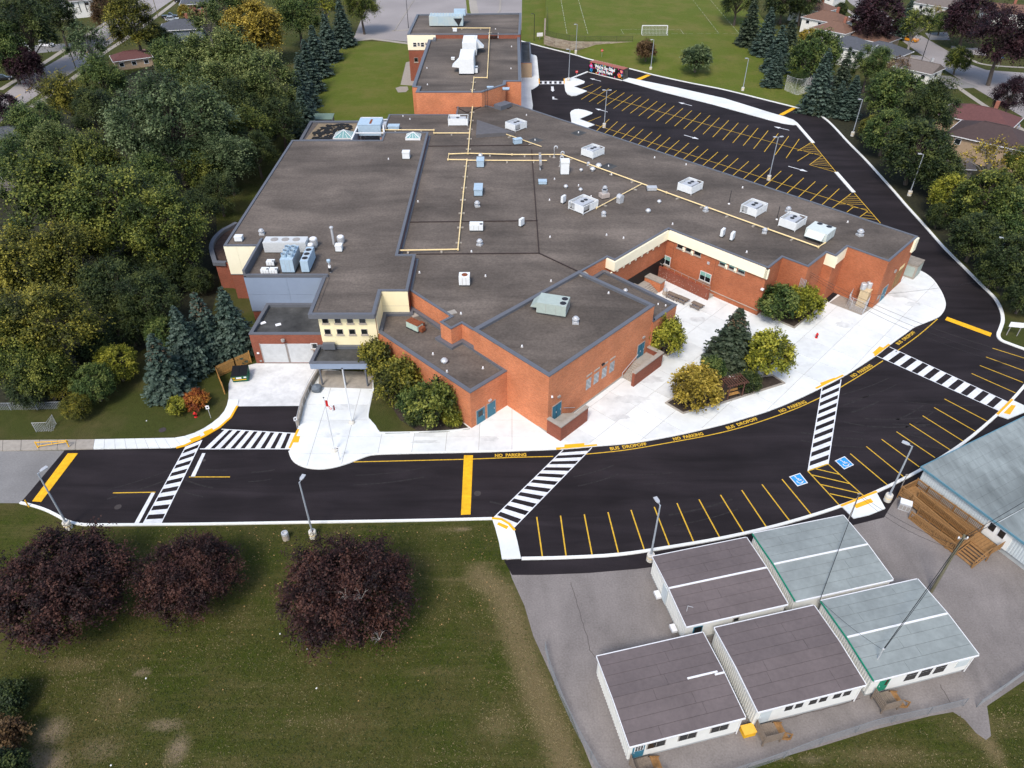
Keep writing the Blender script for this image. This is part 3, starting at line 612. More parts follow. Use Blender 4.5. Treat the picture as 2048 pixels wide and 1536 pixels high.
for a, b in [((1630, 937.5), (1679.5, 949)), ((1624, 950), (1700, 967.5)), ((1641, 969), (1720, 987)), ((1660, 987.5), (1712, 999))]: line('hatch_line', a, b, .14, M['yelline'], Z1 + .003)
for q in [((1578, 953.5), (1600, 946), (1616, 966), (1595, 973)), ((1669.5, 921.5), (1689, 912.5), (1708, 930), (1688.5, 939))]:
    po = PL(q); mark('accessible_sign_border', po, M['white'], Z1); inn = offset(po, .11); mark('accessible_sign_field', inn, M['blue'], Z1 + .004)
    O, X, Y = po[3], po[2] - po[3], po[0] - po[3]; O.z = Z1 + .008; mb = MB()
    f = lambda x, y: O + X * x + Y * y
    arc = [f(.50 + .22 * math.cos(R(t)), .36 + .20 * math.sin(R(t))) for t in range(-215, 45, 18)]
    strip(mb, arc, .11, O.z, O.z); strip(mb, [f(.46, .74), f(.50, .46), f(.66, .42), f(.76, .22)], .13, O.z, O.z); strip(mb, [f(.48, .60), f(.64, .58)], .1, O.z, O.z)
    mb.sheet([f(.45 + .065 * math.cos(R(t)), .83 + .06 * math.sin(R(t))) for t in range(0, 360, 30)], O.z); mb.build('wheelchair_symbol', M['white'], LOT)
# rear lot: two double rows
def z3(x, y): return (1024 + x / 4, y / 4)
def z4(x, y): return (1536 + x / 4, y / 4)
def row(t0, b0, t1, b1, n, sp0, sp1):
    a, b, c, d = P(*t0), P(*b0), P(*t1), P(*b1)
    for i in range(n):
        t = i / (n - 1); p, q = a.lerp(c, t), b.lerp(d, t); mb = MB(); strip(mb, [p, q], .15, Z1, Z1); mb.build('stall_line', M['yelline'], LOT)
    line('stall_spine', sp0, sp1, .15, M['yelline'], Z1 + .003)
row(z3(713, 692), z3(555, 795), z4(250, 1112), z4(145, 1265), 23, z3(600, 735), z4(430, 1247))
line('stall_line', z3(648, 673), z3(555, 710), .15, M['yelline'])
line('stall_line', z3(712, 932), z3(605, 975), .15, M['yelline'])
row(z3(778, 953), z3(675, 1048), z4(570, 1510), z4(420, 1650), 24, z3(668, 1000), (1734.7, 421.5))
def hatch(A, B, C, D, n):
    "parallel strokes from edge A-B to edge C-D"
    for i in range(n):
        t = i / max(n - 1, 1); p = Vector(A).lerp(Vector(B), t); q = Vector(C).lerp(Vector(D), t); line('hatch_line', p, q, .13, M['yelline'], Z1 + .003)
line('hatch_edge', z4(350, 1140), z4(548, 1382), .16, M['yelline'], Z1 + .006); line('hatch_edge', z4(345, 1140), z4(235, 1208), .15, M['yelline'])
hatch(z4(320, 1155), z4(245, 1203), z4(362, 1155), z4(412, 1217), 5); line('hatch_line', z4(330, 1228), z4(425, 1232), .13, M['yelline'], Z1 + .003); line('stall_line', z4(330, 1228), z4(235, 1290), .15, M['yelline'])
line('hatch_edge', z4(430, 1247), z4(332, 1318), .15, M['yelline']); line('hatch_edge', z4(332, 1318), z4(548, 1380), .15, M['yelline'])
hatch(z4(405, 1268), z4(345, 1312), z4(455, 1268), z4(508, 1330), 5); line('hatch_line', z4(415, 1340), z4(525, 1350), .13, M['yelline'], Z1 + .003)
def z8(x, y): return (1536 + x / 4, 384 + y / 4)
line('hatch_edge', z8(690, 8), z8(900, 250), .16, M['yelline'], Z1 + .006)
line('hatch_edge', z8(665, 12), z8(515, 128), .15, M['yelline']); hatch(z8(640, 35), z8(560, 95), z8(712, 35), z8(768, 100), 5); line('hatch_line', z8(660, 118), z8(790, 140), .13, M['yelline'], Z1 + .003)
line('hatch_edge', z8(800, 152), z8(735, 200), .15, M['yelline']); hatch(z8(790, 165), z8(745, 205), z8(826, 170), z8(870, 220), 3)
line('stall_line', z8(680, 122), z8(630, 162), .15, M['yelline'])
def arrow(a, b, wd=.22, head=.9):
    "painted arrow from a to b, tip at b"
    p, q = P(*a), P(*b); d = q - p; L = d.length; d.normalize(); n = Vector((-d.y, d.x, 0)); h = q - d * head * 1.7
    mark('lane_arrow', [p - n * wd, h - n * wd, h - n * head * .62, q, h + n * head * .62, h + n * wd, p + n * wd], M['white'])
arrow(z3(712, 650), z3(622, 626), .13, .9); arrow(z3(1438, 846), z3(1330, 818), .13, .9); arrow(z3(765, 896), z3(665, 868), .13, .9); arrow(z3(1376, 1080), z3(1496, 1114), .13, .9)
arrow(z4(170, 1042), z4(45, 1012), .13, .9); arrow(z4(163, 1330), z4(318, 1374), .13, .9); arrow((1104.5, 173), (1105.5, 183.5), .35, .9); arrow((1108, 198), (1117, 198.5), .22, .8); line('lane_arrow', (1106.5, 193.5), (1107, 199), .5, M['white'])
# yellow kerb paint and tactile plates
def pad(q, z=.135): struct_ = MB().prism(PL(q, z), z - .02, z).build('tactile_plate', M['pad'], PLZ); return struct_
for q in [((1128.5, 889), (1168.5, 886), (1169, 894), (1129, 897.5)), ((1640, 766), (1669, 755), (1673, 761), (1644, 772)), ((1744.5, 706), (1759.5, 692.5), (1770.5, 697), (1753, 709.5)), ((589.5, 872), (600.5, 872), (597, 885), (585.5, 885))]: pad(q)
for q in [((1015, 873), (1036.5, 865), (1040, 871), (1018, 879))]: pass
for q in [((379, 878), (400, 870.5), (402.5, 878), (384, 885)), ((406, 864), (424, 856), (427.5, 861), (410, 870.5))]: MB().prism(PL(q, .14), .11, .142).build('tactile_plate', M['pad'], WALK)
for q in [((997, 1044), (1017, 1052.5), (1013.5, 1058.5), (994, 1049)), ((1706, 1010), (1741, 996.5), (1747, 1004), (1713, 1016.5)), ((2023, 809.5), (2032, 811), (2020, 829), (2007, 826))]: MB().prism(PL(q, .135), .1, .135).build('tactile_plate', M['pad'], PLZ)
yk = MB()
for pts in [[(353, 896.5), (370, 892), (410, 873), (440, 855.5), (462.5, 835.5), (475, 813)], [(597, 860), (580, 897)], [(1112, 898.5), (1150, 895.5), (1194, 891.5)], [(1631, 778.5), (1660, 764), (1686, 752)], [(1748, 713), (1778, 690)], [(984, 1038), (1003, 1040), (1018, 1049), (1029, 1062)], [(1681, 1013.5), (1753, 984.5)], [(1993.5, 830.5), (2024, 800)], [(1077.8, 158), (1078.4, 168)], [(1128.3, 158), (1128.5, 168)]]:
    strip(yk, PL(pts), .28, .05, .152)
yk.build('yellow_kerb_paint', M['pad'], PLZ)
# cracks and tyre scuffs in the old yard surface
CR = mat('crack_fill', (.10, .085, .08), .95, .2, 4)
for k, pts in enumerate([[(1141, 1165), (1152, 1200), (1163, 1240), (1176, 1280), (1180, 1300), (1196, 1320)], [(1290, 1465), (1330, 1452), (1400, 1436), (1470, 1418)], [(1880, 1370), (1900, 1405)], [(1500, 1455), (1560, 1440), (1640, 1420), (1720, 1398)]]):
    mb = MB(); rr = random.Random(k); strip(mb, [(q.x + rr.uniform(-.06, .06), q.y + rr.uniform(-.06, .06)) for q in smooth_line(PL(pts), 5)], .07, .013, .013); mb.build('crack', CR, LOT)
SF = mat('pale_scuff', (.022, .019, .0195), .95, .5, 2.5); sf = random.Random(4)
for k in range(26):
    px, py = sf.choice([(sf.uniform(150, 980), sf.uniform(940, 1030)), (sf.uniform(1060, 1560), sf.uniform(915, 1060)), (sf.uniform(1560, 1850), sf.uniform(800, 900)), (sf.uniform(1100, 1600), sf.uniform(175, 330))])
    a = P(px, py); h = sf.uniform(-.5, .6); L_ = sf.uniform(2, 9); pts = [(a.x + L_ * t * math.cos(h + t * .12), a.y + L_ * t * math.sin(h + t * .12)) for t in [i / 8 for i in range(9)]]
    for o_ in (0, 1.5): mb = MB(); strip(mb, [(x - o_ * math.sin(h), y + o_ * math.cos(h)) for x, y in pts], sf.uniform(.1, .24), .0125, .0125); mb.build('tyre_scuff', SF, LOT)
# manholes, patches
mh = MB()
for x, y, r in [(236, 1014, .38), (408, 921, .22), (955, 987, .4), (325, 860, .45)]:
    c = P(x, y); mh.sheet([(c.x + r * math.cos(R(t)), c.y + r * math.sin(R(t))) for t in range(0, 360, 24)], .02)
mh.build('manhole_cover', mat('iron_cover', (.05, .042, .04), .8, .2, 3), LOT)
# ================================================================== the school
SCH = thing('school_building', 'sprawling flat-roofed brick school with grey gravel roofs in the middle of the site', 'school', (0, 100, 0))
def block(poly, z, wall, roof='roof', ph=.35, cap='cap', capw=.36, z0=0.0, parapet=True, name='wall'):
    "walls, sunken roof surface, parapet upstand and flashing of one flat-roofed wing"
    p = [Vector((a[0], a[1])) for a in ccw(poly)]
    if not parapet: ph = .02
    MB().prism(p, z0, z, top=False).build(name, M[wall], SCH)
    inn = offset(p, capw)
    MB().sheet(offset(p, .05), z - ph).build('roof', M[roof], SCH)
    mb = MB(); n = len(p); out = offset(p, -.05); ch = .12 if cap else 0
    for i in range(n):
        j = (i + 1) % n
        a, b, c, d = out[i], out[j], inn[j], inn[i]
        V = [(a.x, a.y, z - .10), (b.x, b.y, z - .10), (b.x, b.y, z + .03), (a.x, a.y, z + .03), (d.x, d.y, z + .03), (c.x, c.y, z + .03), (c.x, c.y, z - ph - .01), (d.x, d.y, z - ph - .01)]
        mb.add(V, [(0, 1, 2, 3), (3, 2, 5, 4), (4, 5, 6, 7)])
    mb.build('parapet_cap', M['cap'], SCH)
    return p
def W2(*a): return [Vector(q) for q in a]
HZ, MZ, AZ = 9.2, 8.25, 8.9
hall = W2((-42.9, 141.1), (-42.9, 97.9), (-37.3, 97.9), (-37.3, 88.9), (-26.2, 88.9), (-26.2, 79.3), (-17.8, 79.3), (-17.8, 85.1), (-14.1, 85.1), (-14.1, 95.2), (-16.7, 95.2), (-16.7, 145.5), (-25.5, 145.5), (-25.5, 141.1))
block(hall, HZ, 'brick2', ph=.12, capw=.36)
main = W2((-14.05, 86.8), (-8.0, 80.3), (-9.3, 79.0), (-7.8, 77.4), (-6.5, 78.7), (-4.9, 77.1), (9.5, 91.5), (14.1, 96.2), (15.1, 95.2), (24.7, 105.3), (37.0, 92.9), (40.0, 96.2), (42.9, 93.3), (47.0, 97.6), (48.0, 96.5), (50.8, 99.5), (55.2, 94.9), (62.8, 102.7), (0.0, 166.4), (-3.0, 163.0), (-6.0, 165), (-12.0, 165), (-12.0, 158.9), (-26.4, 158.9), (-26.4, 145.55), (-16.65, 145.55), (-16.65, 95.25), (-14.05, 95.25))
block(main, MZ, 'brick', ph=.10, capw=.30)
for c in [o for o in kids(SCH) if o.name.startswith('wall')][1:2]: bpy.data.objects.remove(c)
mcc = ccw(main); wa, wb_ = MB(), MB()
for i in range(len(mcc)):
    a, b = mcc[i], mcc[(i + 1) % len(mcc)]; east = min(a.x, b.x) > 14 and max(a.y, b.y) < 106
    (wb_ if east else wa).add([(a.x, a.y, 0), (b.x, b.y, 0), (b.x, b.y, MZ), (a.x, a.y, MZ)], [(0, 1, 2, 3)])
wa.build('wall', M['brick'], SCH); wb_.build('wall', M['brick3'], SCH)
gym = W2((4.3, 66.7), (18.85, 82.0), (9.5, 91.0), (-4.9, 76.3)); block(gym, AZ, 'brick', ph=.35, capw=.5)
annex = W2((9.6, 90.9), (18.8, 82.05)); c_ = P(1354, 609, 6.4); d_ = P(1307, 643, 6.4); e_ = P(1213, 545, 6.4)
block([Vector((9.6, 91.0)), Vector((18.85, 82.06)), Vector((d_.x, d_.y)), Vector((c_.x, c_.y)), Vector((14.0, 95.4)), Vector((13.4, 95.5))], 6.4, 'brick', capw=.5)
low = W2((-18.75, 81.25), (-5.0, 67.5), (-.45, 72.0), (-4.95, 77.05), (-6.45, 78.6), (-7.75, 77.3), (-9.4, 78.9), (-8.1, 80.2), (-14.1, 86.6), (-14.1, 85.05), (-17.75, 85.05), (-17.75, 81.25)); block(low, 5.8, 'brick', capw=.5)
# north wing
N1 = [P(814.4, 68.8, 12.0), P(833.5, 28.5, 12.0), P(1042.7, 25.7, 12.0), P(1040.6, 68.8, 12.0)]; block(N1, 12.0, 'brick2', capw=.6)
N2 = PL([(857, 79), (824.3, 173.4), (836, 174), (831.4, 184.3), (963.4, 184.3), (1010.6, 169), (1012.6, 162.4), (1042.7, 162.4), (1039.5, 72.5), (868, 70.5), (866, 79)], 11.3); block(N2, 11.3, 'brick', capw=.7)
f0, f1 = P(814.4, 68.8, 12.0), P(871, 68.8, 12.0)
MB().prism([(f0.x - .06, f0.y - .12), (f1.x, f0.y - .12), (f1.x, f0.y), (f0.x - .06, f0.y)], 8.1, 11.85).build('cream_panel', M['cream2'], SCH)
nb = P(1042, 84, 4.1); nc = P(1063, 125, 4.1)
block([(nb.x - .2, nb.y), (P(1060.5, 84, 4.1).x, nb.y), (nc.x, nc.y), (nb.x - .2, nc.y)], 4.1, 'brick', roof='roof2', capw=.4)
MB().box(((nb.x + nc.x) / 2, nc.y - .05, 1.95), (nc.x - nb.x + .3, .08, 3.8)).build('tan_panel', mat('tan_stucco', (.42, .30, .19), .9, .05, 2), SCH)
# step between roof and north wing, ladder and hatch
MB().box((-2.0, 163.6, 8.5), (2.2, 3.4, 1.1), R(-45)).build('roof_step', M['cap'], SCH)
# well roof behind the hall: cobbled ballast, screen walls
wr = PL([(620, 242), (716, 241.4), (780, 241), (780, 281), (598, 281)], 5.2); block(wr, 5.2, 'brick2', roof='roofwell', ph=.3, capw=.6)
bal = MB(); rb = random.Random(3)
x0, x1, y0, y1 = wr[0].x + 2.5, P(708, 260, 5).x, 143, wr[0].y - 1.4
for i in range(420):
    x, y = rb.uniform(x0 - 2, x1), rb.uniform(y0, y1)
    if math.hypot((x - (x0 + x1) / 2) / (x1 - x0), (y - (y0 + y1) / 2) / (y1 - y0)) > .56: continue
    s = rb.uniform(.35, .8); n = 5; t0 = rb.uniform(0, 6)
    bal.prism([(x + s * math.cos(t0 + 6.283 * k / n) * rb.uniform(.6, 1), y + s * .8 * math.sin(t0 + 6.283 * k / n) * rb.uniform(.6, 1)) for k in range(n)], 4.92, 4.92 + rb.uniform(.08, .16))
stuff(bal.build('ballast_stone', mat('black_ballast', (.012, .012, .012), .8, .4, 2), SCH))
pad_ = MB().sheet([(x0 - 2, y0 - .5), (x1 + .5, y0 - .5), (x1, y1 + .6), (x0 - .5, y1 + .6)], 4.915); pad_.build('ballast_bed', mat('tan_gravel', (.22, .17, .11), .95, .3, 4), SCH)
ws = MB(); q = PL([(703, 279.5), (723, 236), (764, 236), (768, 265)], HZ)
for i in range(3):
    a, b = q[i], q[i + 1]; ws.beam((a.x, a.y, 7.2), (b.x, b.y, 7.2), .18, 4.0)
ws.build('screen_wall', mat('well_screen', (.34, .34, .36), .7, .08, 1), SCH)
wf = MB()
for i in range(3): wf.beam((q[i].x, q[i].y, HZ + .05), (q[i + 1].x, q[i + 1].y, HZ + .05), .3, .2)
for px0, px1, py in ((715, 770, 250.3), (708, 768, 265.8), (763, 775, 239)): a, b = P(px0, py, HZ), P(px1, py, HZ); wf.beam(a, b, .18, .18)
wf.build('screen_frame', M['wframe'], SCH)
# curved stair bay at the west end
cv = smooth_line(PL([(473, 445), (458, 453), (445, 460), (434, 470), (426, 481), (422.5, 497), (429.5, 523.5)], 4.7), 5) + [Vector(P(452, 524.5, 4.7)[:2])]
cvp = cv + [Vector((-42.85, 100)), Vector((-42.85, 110))]
MB().prism(cvp, 0, 4.7, top=False).build('curved_wall', M['brick2'], SCH); MB().sheet(cvp, 4.25).build('roof', mat('sedum_roof', (.055, .035, .028), .95, .4, 2, bump=.6), SCH)
cm = MB(); strip(cm, cv, .7, 4.2, 4.75); cm.build('parapet_cap', M['cap'], SCH)

# --- claddings, doors and windows set on the walls
def on(p, q, s0, s1, z0, z1, d=.08, off=0.0, m='cream', name='panel', parent=None):
    "panel on the wall p-q (outside to the right of p->q), from s0 to s1 metres and z0 to z1"
    p = Vector((p[0], p[1])); e = (Vector((q[0], q[1])) - p).normalized(); n = Vector((e.y, -e.x)); a = p + e * s0 + n * off; b = p + e * s1 + n * off
    return MB().prism([a, b, b + n * d, a + n * d], z0, z1, bottom=True).build(name, M[m] if isinstance(m, str) else m, parent or SCH)
def pick(p, q, a, b):
    s0, z0 = onwall(p, q, *a); s1, z1 = onwall(p, q, *b); return min(s0, s1), max(s0, s1), min(z0, z1), max(z0, z1)
def window(p, q, s0, s1, z0, z1, frame='frame', nx=1, nz=1, sill=True, blind=0.0, fw=.07, name='window', off=0.0):
    fr = MB(); p_ = Vector((p[0], p[1])); e = (Vector((q[0], q[1])) - p_).normalized(); n = Vector((e.y, -e.x))
    def bx(a0, a1, b0, b1, d0, d1, mb):
        A = p_ + e * a0 + n * (off + d0); B = p_ + e * a1 + n * (off + d0); mb.prism([A, B, B + n * (d1 - d0), A + n * (d1 - d0)], b0, b1, bottom=True)
    for k in range(nx + 1): x = s0 + (s1 - s0 - fw) * k / nx; bx(x, x + fw, z0, z1, 0, .07, fr)
    for k in range(nz + 1):
        y = z0 + (z1 - z0 - fw) * k / nz; bx(s0 + fw, s1 - fw, y, y + fw, .002, .066, fr)
    f = fr.build(name, M[frame], SCH)
    for i in range(nx):
        a0 = s0 + (s1 - s0 - fw) * i / nx + fw; a1 = s0 + (s1 - s0 - fw) * (i + 1) / nx
        g_ = MB(); bx(a0, a1, z0 + fw, z1 - fw, .003, .03, g_); g_.build('pane', M['glass'], f)
        if blind: b_ = MB(); bx(a0, a1, z1 - fw - (z1 - z0) * blind, z1 - fw, .031, .036, b_); b_.build('blind', M['blind'], f)
    if sill: s_ = MB(); bx(s0 - .1, s1 + .1, z0 - .18, z0 - .002, 0, .14, s_); s_.build('sill', M['stone'], f)
    return f
def door(p, q, s0, s1, z0, z1, m='teal', leaves=1, win=False):
    d = on(p, q, s0, s1, z0, z1, .06, 0, m, 'door'); w_ = (s1 - s0) / leaves
    fr = MB(); p_ = Vector((p[0], p[1])); e = (Vector((q[0], q[1])) - p_).normalized(); n = Vector((e.y, -e.x))
    for a in (s0 - .07, s1): A = p_ + e * a; fr.prism([A, A + e * .07, A + e * .07 + n * .09, A + n * .09], z0, z1 + .07)
    A = p_ + e * s0; B = p_ + e * s1; fr.prism([A, B, B + n * .09, A + n * .09], z1, z1 + .07)
    fr.build('door_frame', M['frame'] if m != 'bluedoor' else M['bluedoor'], d)
    for i in range(leaves):
        a = s0 + w_ * i; h = MB(); A = p_ + e * (a + w_ * .82) + n * .06; h.prism([A, A + e * .06, A + e * .06 + n * .06, A + n * .06], z0 + .9, z0 + 1.15, bottom=True); h.build('handle', M['galv'], d)
        if win: on(p, q, a + w_ * .2, a + w_ * .75, z0 + 1.1, z1 - .25, .01, .06, 'glass', 'pane', d)
        if i: on(p, q, a - .02, a + .02, z0, z1, .012, .06, 'dark', 'gap', d)
    return d
# hall west front: cream over red brick
Hf = ((-42.9, 97.9), (-37.3, 97.9)); s0, s1, z0, z1 = pick(*Hf, (460.6, 548), (530, 494))
for k in range(3): on(*Hf, -.05 + 1.9 * k, 1.88 + 1.9 * k - .05, z0 + .02, 9.05, .06, 0, 'cream2', 'cream_panel')
on(*Hf, -.05, 5.6, z0 - .08, z0, .1, 0, 'cap', 'panel_trim')
on((-42.9, 141), (-42.9, 97.9), 0, 43.1, z0, 9.05, .05, 0, 'cream2', 'cream_panel')
# blue-grey stage block with raised parapet
Bf = ((-37.3, 88.9), (-25.6, 88.9)); s0, s1, z0, z1 = pick(*Bf, (508, 621), (640, 556)); ZB = z0
hh = (9.05 - ZB) / 2
for k in range(2):
    for i in range(2): on(*Bf, -.05 + 5.9 * i, 5.88 + 5.9 * i - .05, ZB + hh * k + .012, ZB + hh * (k + 1) - .012, .07, 0, 'steel', 'cladding_panel')
on((-37.3, 98), (-37.3, 88.9), 0, 9.1, ZB, 9.05, .05, 0, 'steel', 'cladding_panel')
on(*Bf, -.05, 11.7, ZB - .1, ZB, .1, 0, 'cap', 'panel_trim')
up = MB(); up.beam((-37.15, 98.4, 9.65), (-37.15, 88.85, 9.65), .35, 1.1); up.beam((-36.97, 88.95, 9.3), (-25.6, 88.95, 9.3), .35, .42); up.build('raised_parapet', M['cap'], SCH)
# stair tower front: cream wall, fascia, eight windows
Tf = ((-26.2, 79.3), (-17.8, 79.3)); TW = 80.2
tf = ((-25.35, TW), (-17.9, TW))
fs = MB(); fs.beam((-26.25, 79.22, 8.88), (-17.75, 79.22, 8.88), .12, .64); fs.beam((-26.28, 79.28, 8.88), (-26.28, 88.8, 8.88), .12, .64); fs.beam((-17.72, 79.28, 8.88), (-17.72, 85.0, 8.88), .12, .64); fs.build('fascia', M['cap'], SCH)
MB().prism([(-26.2, 79.3), (-17.8, 79.3), (-17.8, 85), (-26.2, 88.8)], 8.58, 8.59, bottom=True).build('soffit', M['cream2'], SCH)
# the tower wall is rebuilt under its overhang: cream faces stand in front of nothing below the soffit
for c in [o for o in kids(SCH) if o.name.startswith('wall')][:1]:
    bpy.data.objects.remove(c)
hall_low = W2((-42.9, 141.1), (-42.9, 97.9), (-37.3, 97.9), (-37.3, 88.9), (-25.35, 88.9), (-25.35, TW), (-17.8, TW), (-17.8, 85.1), (-14.1, 85.1), (-14.1, 95.2), (-16.7, 95.2), (-16.7, 145.5), (-25.5, 145.5), (-25.5, 141.1))
MB().prism(hall_low, 0, 8.59, top=False).build('wall', M['brick2'], SCH); MB().prism(hall_low, 8.59, 9.15, top=False).build('wall', M['cap'], SCH)
zt = pick(*tf, (640, 681), (700, 640))
for k in range(4):
    for j in range(3):
        a = 7.45 / 4; hz = (8.57 - 3.2) / 3; on(*tf, a * k + .006 * (k > 0), a * (k + 1) - .006, 3.2 + hz * j + .006, 3.2 + hz * (j + 1) - .006, .06, 0, 'cream', 'cream_panel')
on((-25.35, 88.9), (-25.35, TW), 0, 8.7, 4.4, 8.57, .06, 0, 'cream', 'cream_panel'); on((-17.8, TW), (-17.8, 85), .0, 4.8, 5.4, 8.57, .06, 0, 'cream', 'cream_panel')
def Z6(x, y): return (480 + x / 6.827, 590 + y / 6.827)
for tl, br in [((1125, 312), (1216, 386)), ((1296, 312), (1386, 386)), ((1464, 312), (1553, 386)), ((1632, 312), (1722, 386)), ((1158, 465), (1248, 538)), ((1326, 465), (1416, 538)), ((1494, 465), (1584, 538)), ((1660, 465), (1748, 538))]:
    s0, s1, z0, z1 = pick(*tf, Z6(*tl), Z6(*br)); window(*tf, s0 - .08, s1 + .0, z0 + .08, z1 + .05, 'frame', 1, 1, True, off=.06, fw=.05)
on((-17.8, 85.1), (-14.1, 85.1), -.02, 3.68, 5.45, 9.06, .06, 0, 'cream', 'cream_panel'); on((-17.8, 85.1), (-14.1, 85.1), -.02, 3.68, 6.8, 6.83, .07, 0, 'stone', 'panel_trim')
# garage
gz = 4.9; gp = [P(497.6, 668, gz), P(636, 667, gz)]; gb = P(526, 622, gz)
block([(gp[0].x, gp[0].y), (-25.42, gp[0].y), (-25.42, 88.8), (gb.x, 88.8)], gz, 'brick2', roof='roof2', ph=.45, capw=.45)
Gf = ((gp[0].x, gp[0].y), (-25.42, gp[0].y))
for tl, br in (((275, 668), (625, 925)), ((640, 665), (968, 915))):
    s0, s1, z0, z1 = pick(*Gf, Z6(*tl), Z6(tl[0] + 70, br[1])); s1 = s0 + 3.35
    d = on(*Gf, s0, s1, .13, z1, .02, 0, 'shutter', 'garage_door')
    n_ = 12
    for k in range(n_): on(*Gf, s0 + .02, s1 - .02, .13 + (z1 - .13) * k / n_ + .012, .13 + (z1 - .13) * (k + 1) / n_ - .012, .015, .02, 'shutter', 'shutter_slat', d)
    on(*Gf, s0 - .12, s0, .1, z1 + .1, .06, 0, 'frame', 'door_frame', d); on(*Gf, s1, s1 + .12, .1, z1 + .1, .06, 0, 'frame', 'door_frame', d)
MB().lathe([(.1, 0), (.26, -.05), (.26, -.35), (.12, -.4)], (Gf[0][0] + 4.5, Gf[0][1] - .35, 4.3), 10).build('wall_lamp', M['frame'], SCH)
s0, z0 = onwall(*Gf, *Z6(1015, 690)); window(*Gf, s0 - .45, s0 + .45, z0 - .5, z0 + .4, 'wframe', 1, 1)
for x, y in ((248, 790), (288, 897)): s0, z0 = onwall(*Gf, *Z6(x, y)); on(*Gf, s0 - .15, s0 + .15, z0 - .12, z0 + .12, .1, 0, 'paper' if x < 260 else 'frame', 'wall_fitting')
# canopy over the entrance
cz = 3.75; ca = [P(618.5, 726, cz), P(735, 729, cz), P(735, 682, cz), P(640, 679.5, cz)]
xL, xR, yF, yB = -26.6, -18.9, ca[0].y, TW - .07
block([(ca[0].x, yF), (xR, yF), (xR, yB), (P(640, 679.5, cz).x, yB)], cz, 'steel', roof='roof2', ph=.4, capw=.4, z0=2.75)
MB().sheet([(ca[0].x, yF), (xR, yF), (xR, yB), (-25.3, yB)], 2.76).build('canopy_soffit', M['cream2'], SCH)
for x, y in ((645.5, 771), (692, 772), (736, 773.5)): c = P(x, y); MB().tube([(c.x, c.y, .12), (c.x, c.y, 2.76)], .13, 8).build('canopy_column', M['cap'], SCH)
MB().box((-24.4, yF + 3.4, 4.05), (1.6, .5, .9)).build('roof_upstand', M['cap'], SCH)
ey = TW - .15; Ef = ((-25.3, ey), (-18.9, ey)); on(*Ef, 0, 6.4, .13, 2.7, .05, -.08, 'cream', 'entrance_wall')
for a, l in ((1.3, 2), (4.3, 2)): door(*Ef, a, a + 1.9, .14, 2.35, 'bluedoor', l, True)
# gym: front doors, block windows, wall lights
FL = ((-5.0, 67.5), (-.45, 72.0)); FR = ((4.3, 66.7), (18.85, 82.0)); FG = ((-.45, 72.0), (4.3, 66.7))
def zr2(x, y): return (512 + x / 4, 768 + y / 4)
def zr3(x, y): return (1024 + x / 4, 768 + y / 4)
def z7(x, y): return (1024 + x / 4, 384 + y / 4)
for tl, br, l in (((1762, 225), (1762, 325), 1), ((1848, 160), (1850, 255), 1)):
    s0, _ = onwall(*FL, *zr2(*tl)); door(*FL, s0, s0 + (1.35 if l else 1), .14, 2.35, 'teal', 1, tl[0] < 1800)
s0, z0 = onwall(*FG, *zr2(1975, 130)); door(*FG, s0 - .5, s0 + .5, .14, 2.35, 'teal')
s0, _ = onwall(*FR, *zr3(322, 200)); PD = door(*FR, s0, s0 + 1.6, 1.5, 3.7, 'teal', 2)
s0, _ = onwall(*FR, *z7(1000, 1290)); door(*FR, s0, s0 + 1.5, 1.5, 3.75, 'teal', 2)
for tl, br in (((595, 1500), (630, 1590)), ((655, 1480), (692, 1530)), ((720, 1430), (757, 1480)), ((782, 1388), (820, 1440))):
    a0, _ = onwall(*FR, *z7(*tl)); _, zt_ = onwall(*FR, *z7((tl[0] + br[0]) / 2, (tl[1] + br[1]) / 2 - 20))
    f = on(*FR, a0, a0 + 1.0, 2.5, 4.15, .03, 0, 'frame', 'glass_block_window')
    for i in range(4):
        for k in range(6): on(*FR, a0 + .04 + .235 * i, a0 + .255 + .235 * i, 2.54 + .265 * k, 2.78 + .265 * k, .03, .03, M['glassblock'] if (i + k) % 3 else M['galv'], 'glass_block', f)
    on(*FR, a0 - .05, a0 + 1.05, 4.6, 4.85, .05, 0, 'stone', 'stone_panel')
for w_, px, py, m_ in ((FR, *zr3(372, 98), 'frame'), (FR, *z7(1050, 1160), 'frame'), (FR, *z7(725, 1375), 'dark'), (FL, *zr2(1868, 128), 'galv'), (FG, *zr2(1980, 52), 'galv')):
    s0, z0 = onwall(*w_, px, py); on(*w_, s0 - .22, s0 + .22, z0 - .12, z0 + .12, .2, 0, m_, 'wall_lamp')
s0, z0 = onwall(*FR, *zr3(303, 98)); MB().box((FR[0][0] + .72 * s0 + .25, FR[0][1] + .72 * s0 - .1, z0), (.22, .22, .2)).build('camera_housing', M['paper'], SCH)
on(*FR, 0, 21.1, .02, .35, .06, 0, 'conc2', 'plinth'); on(*FG, 0, 7.1, .02, .3, .05, 0, 'conc2', 'plinth')
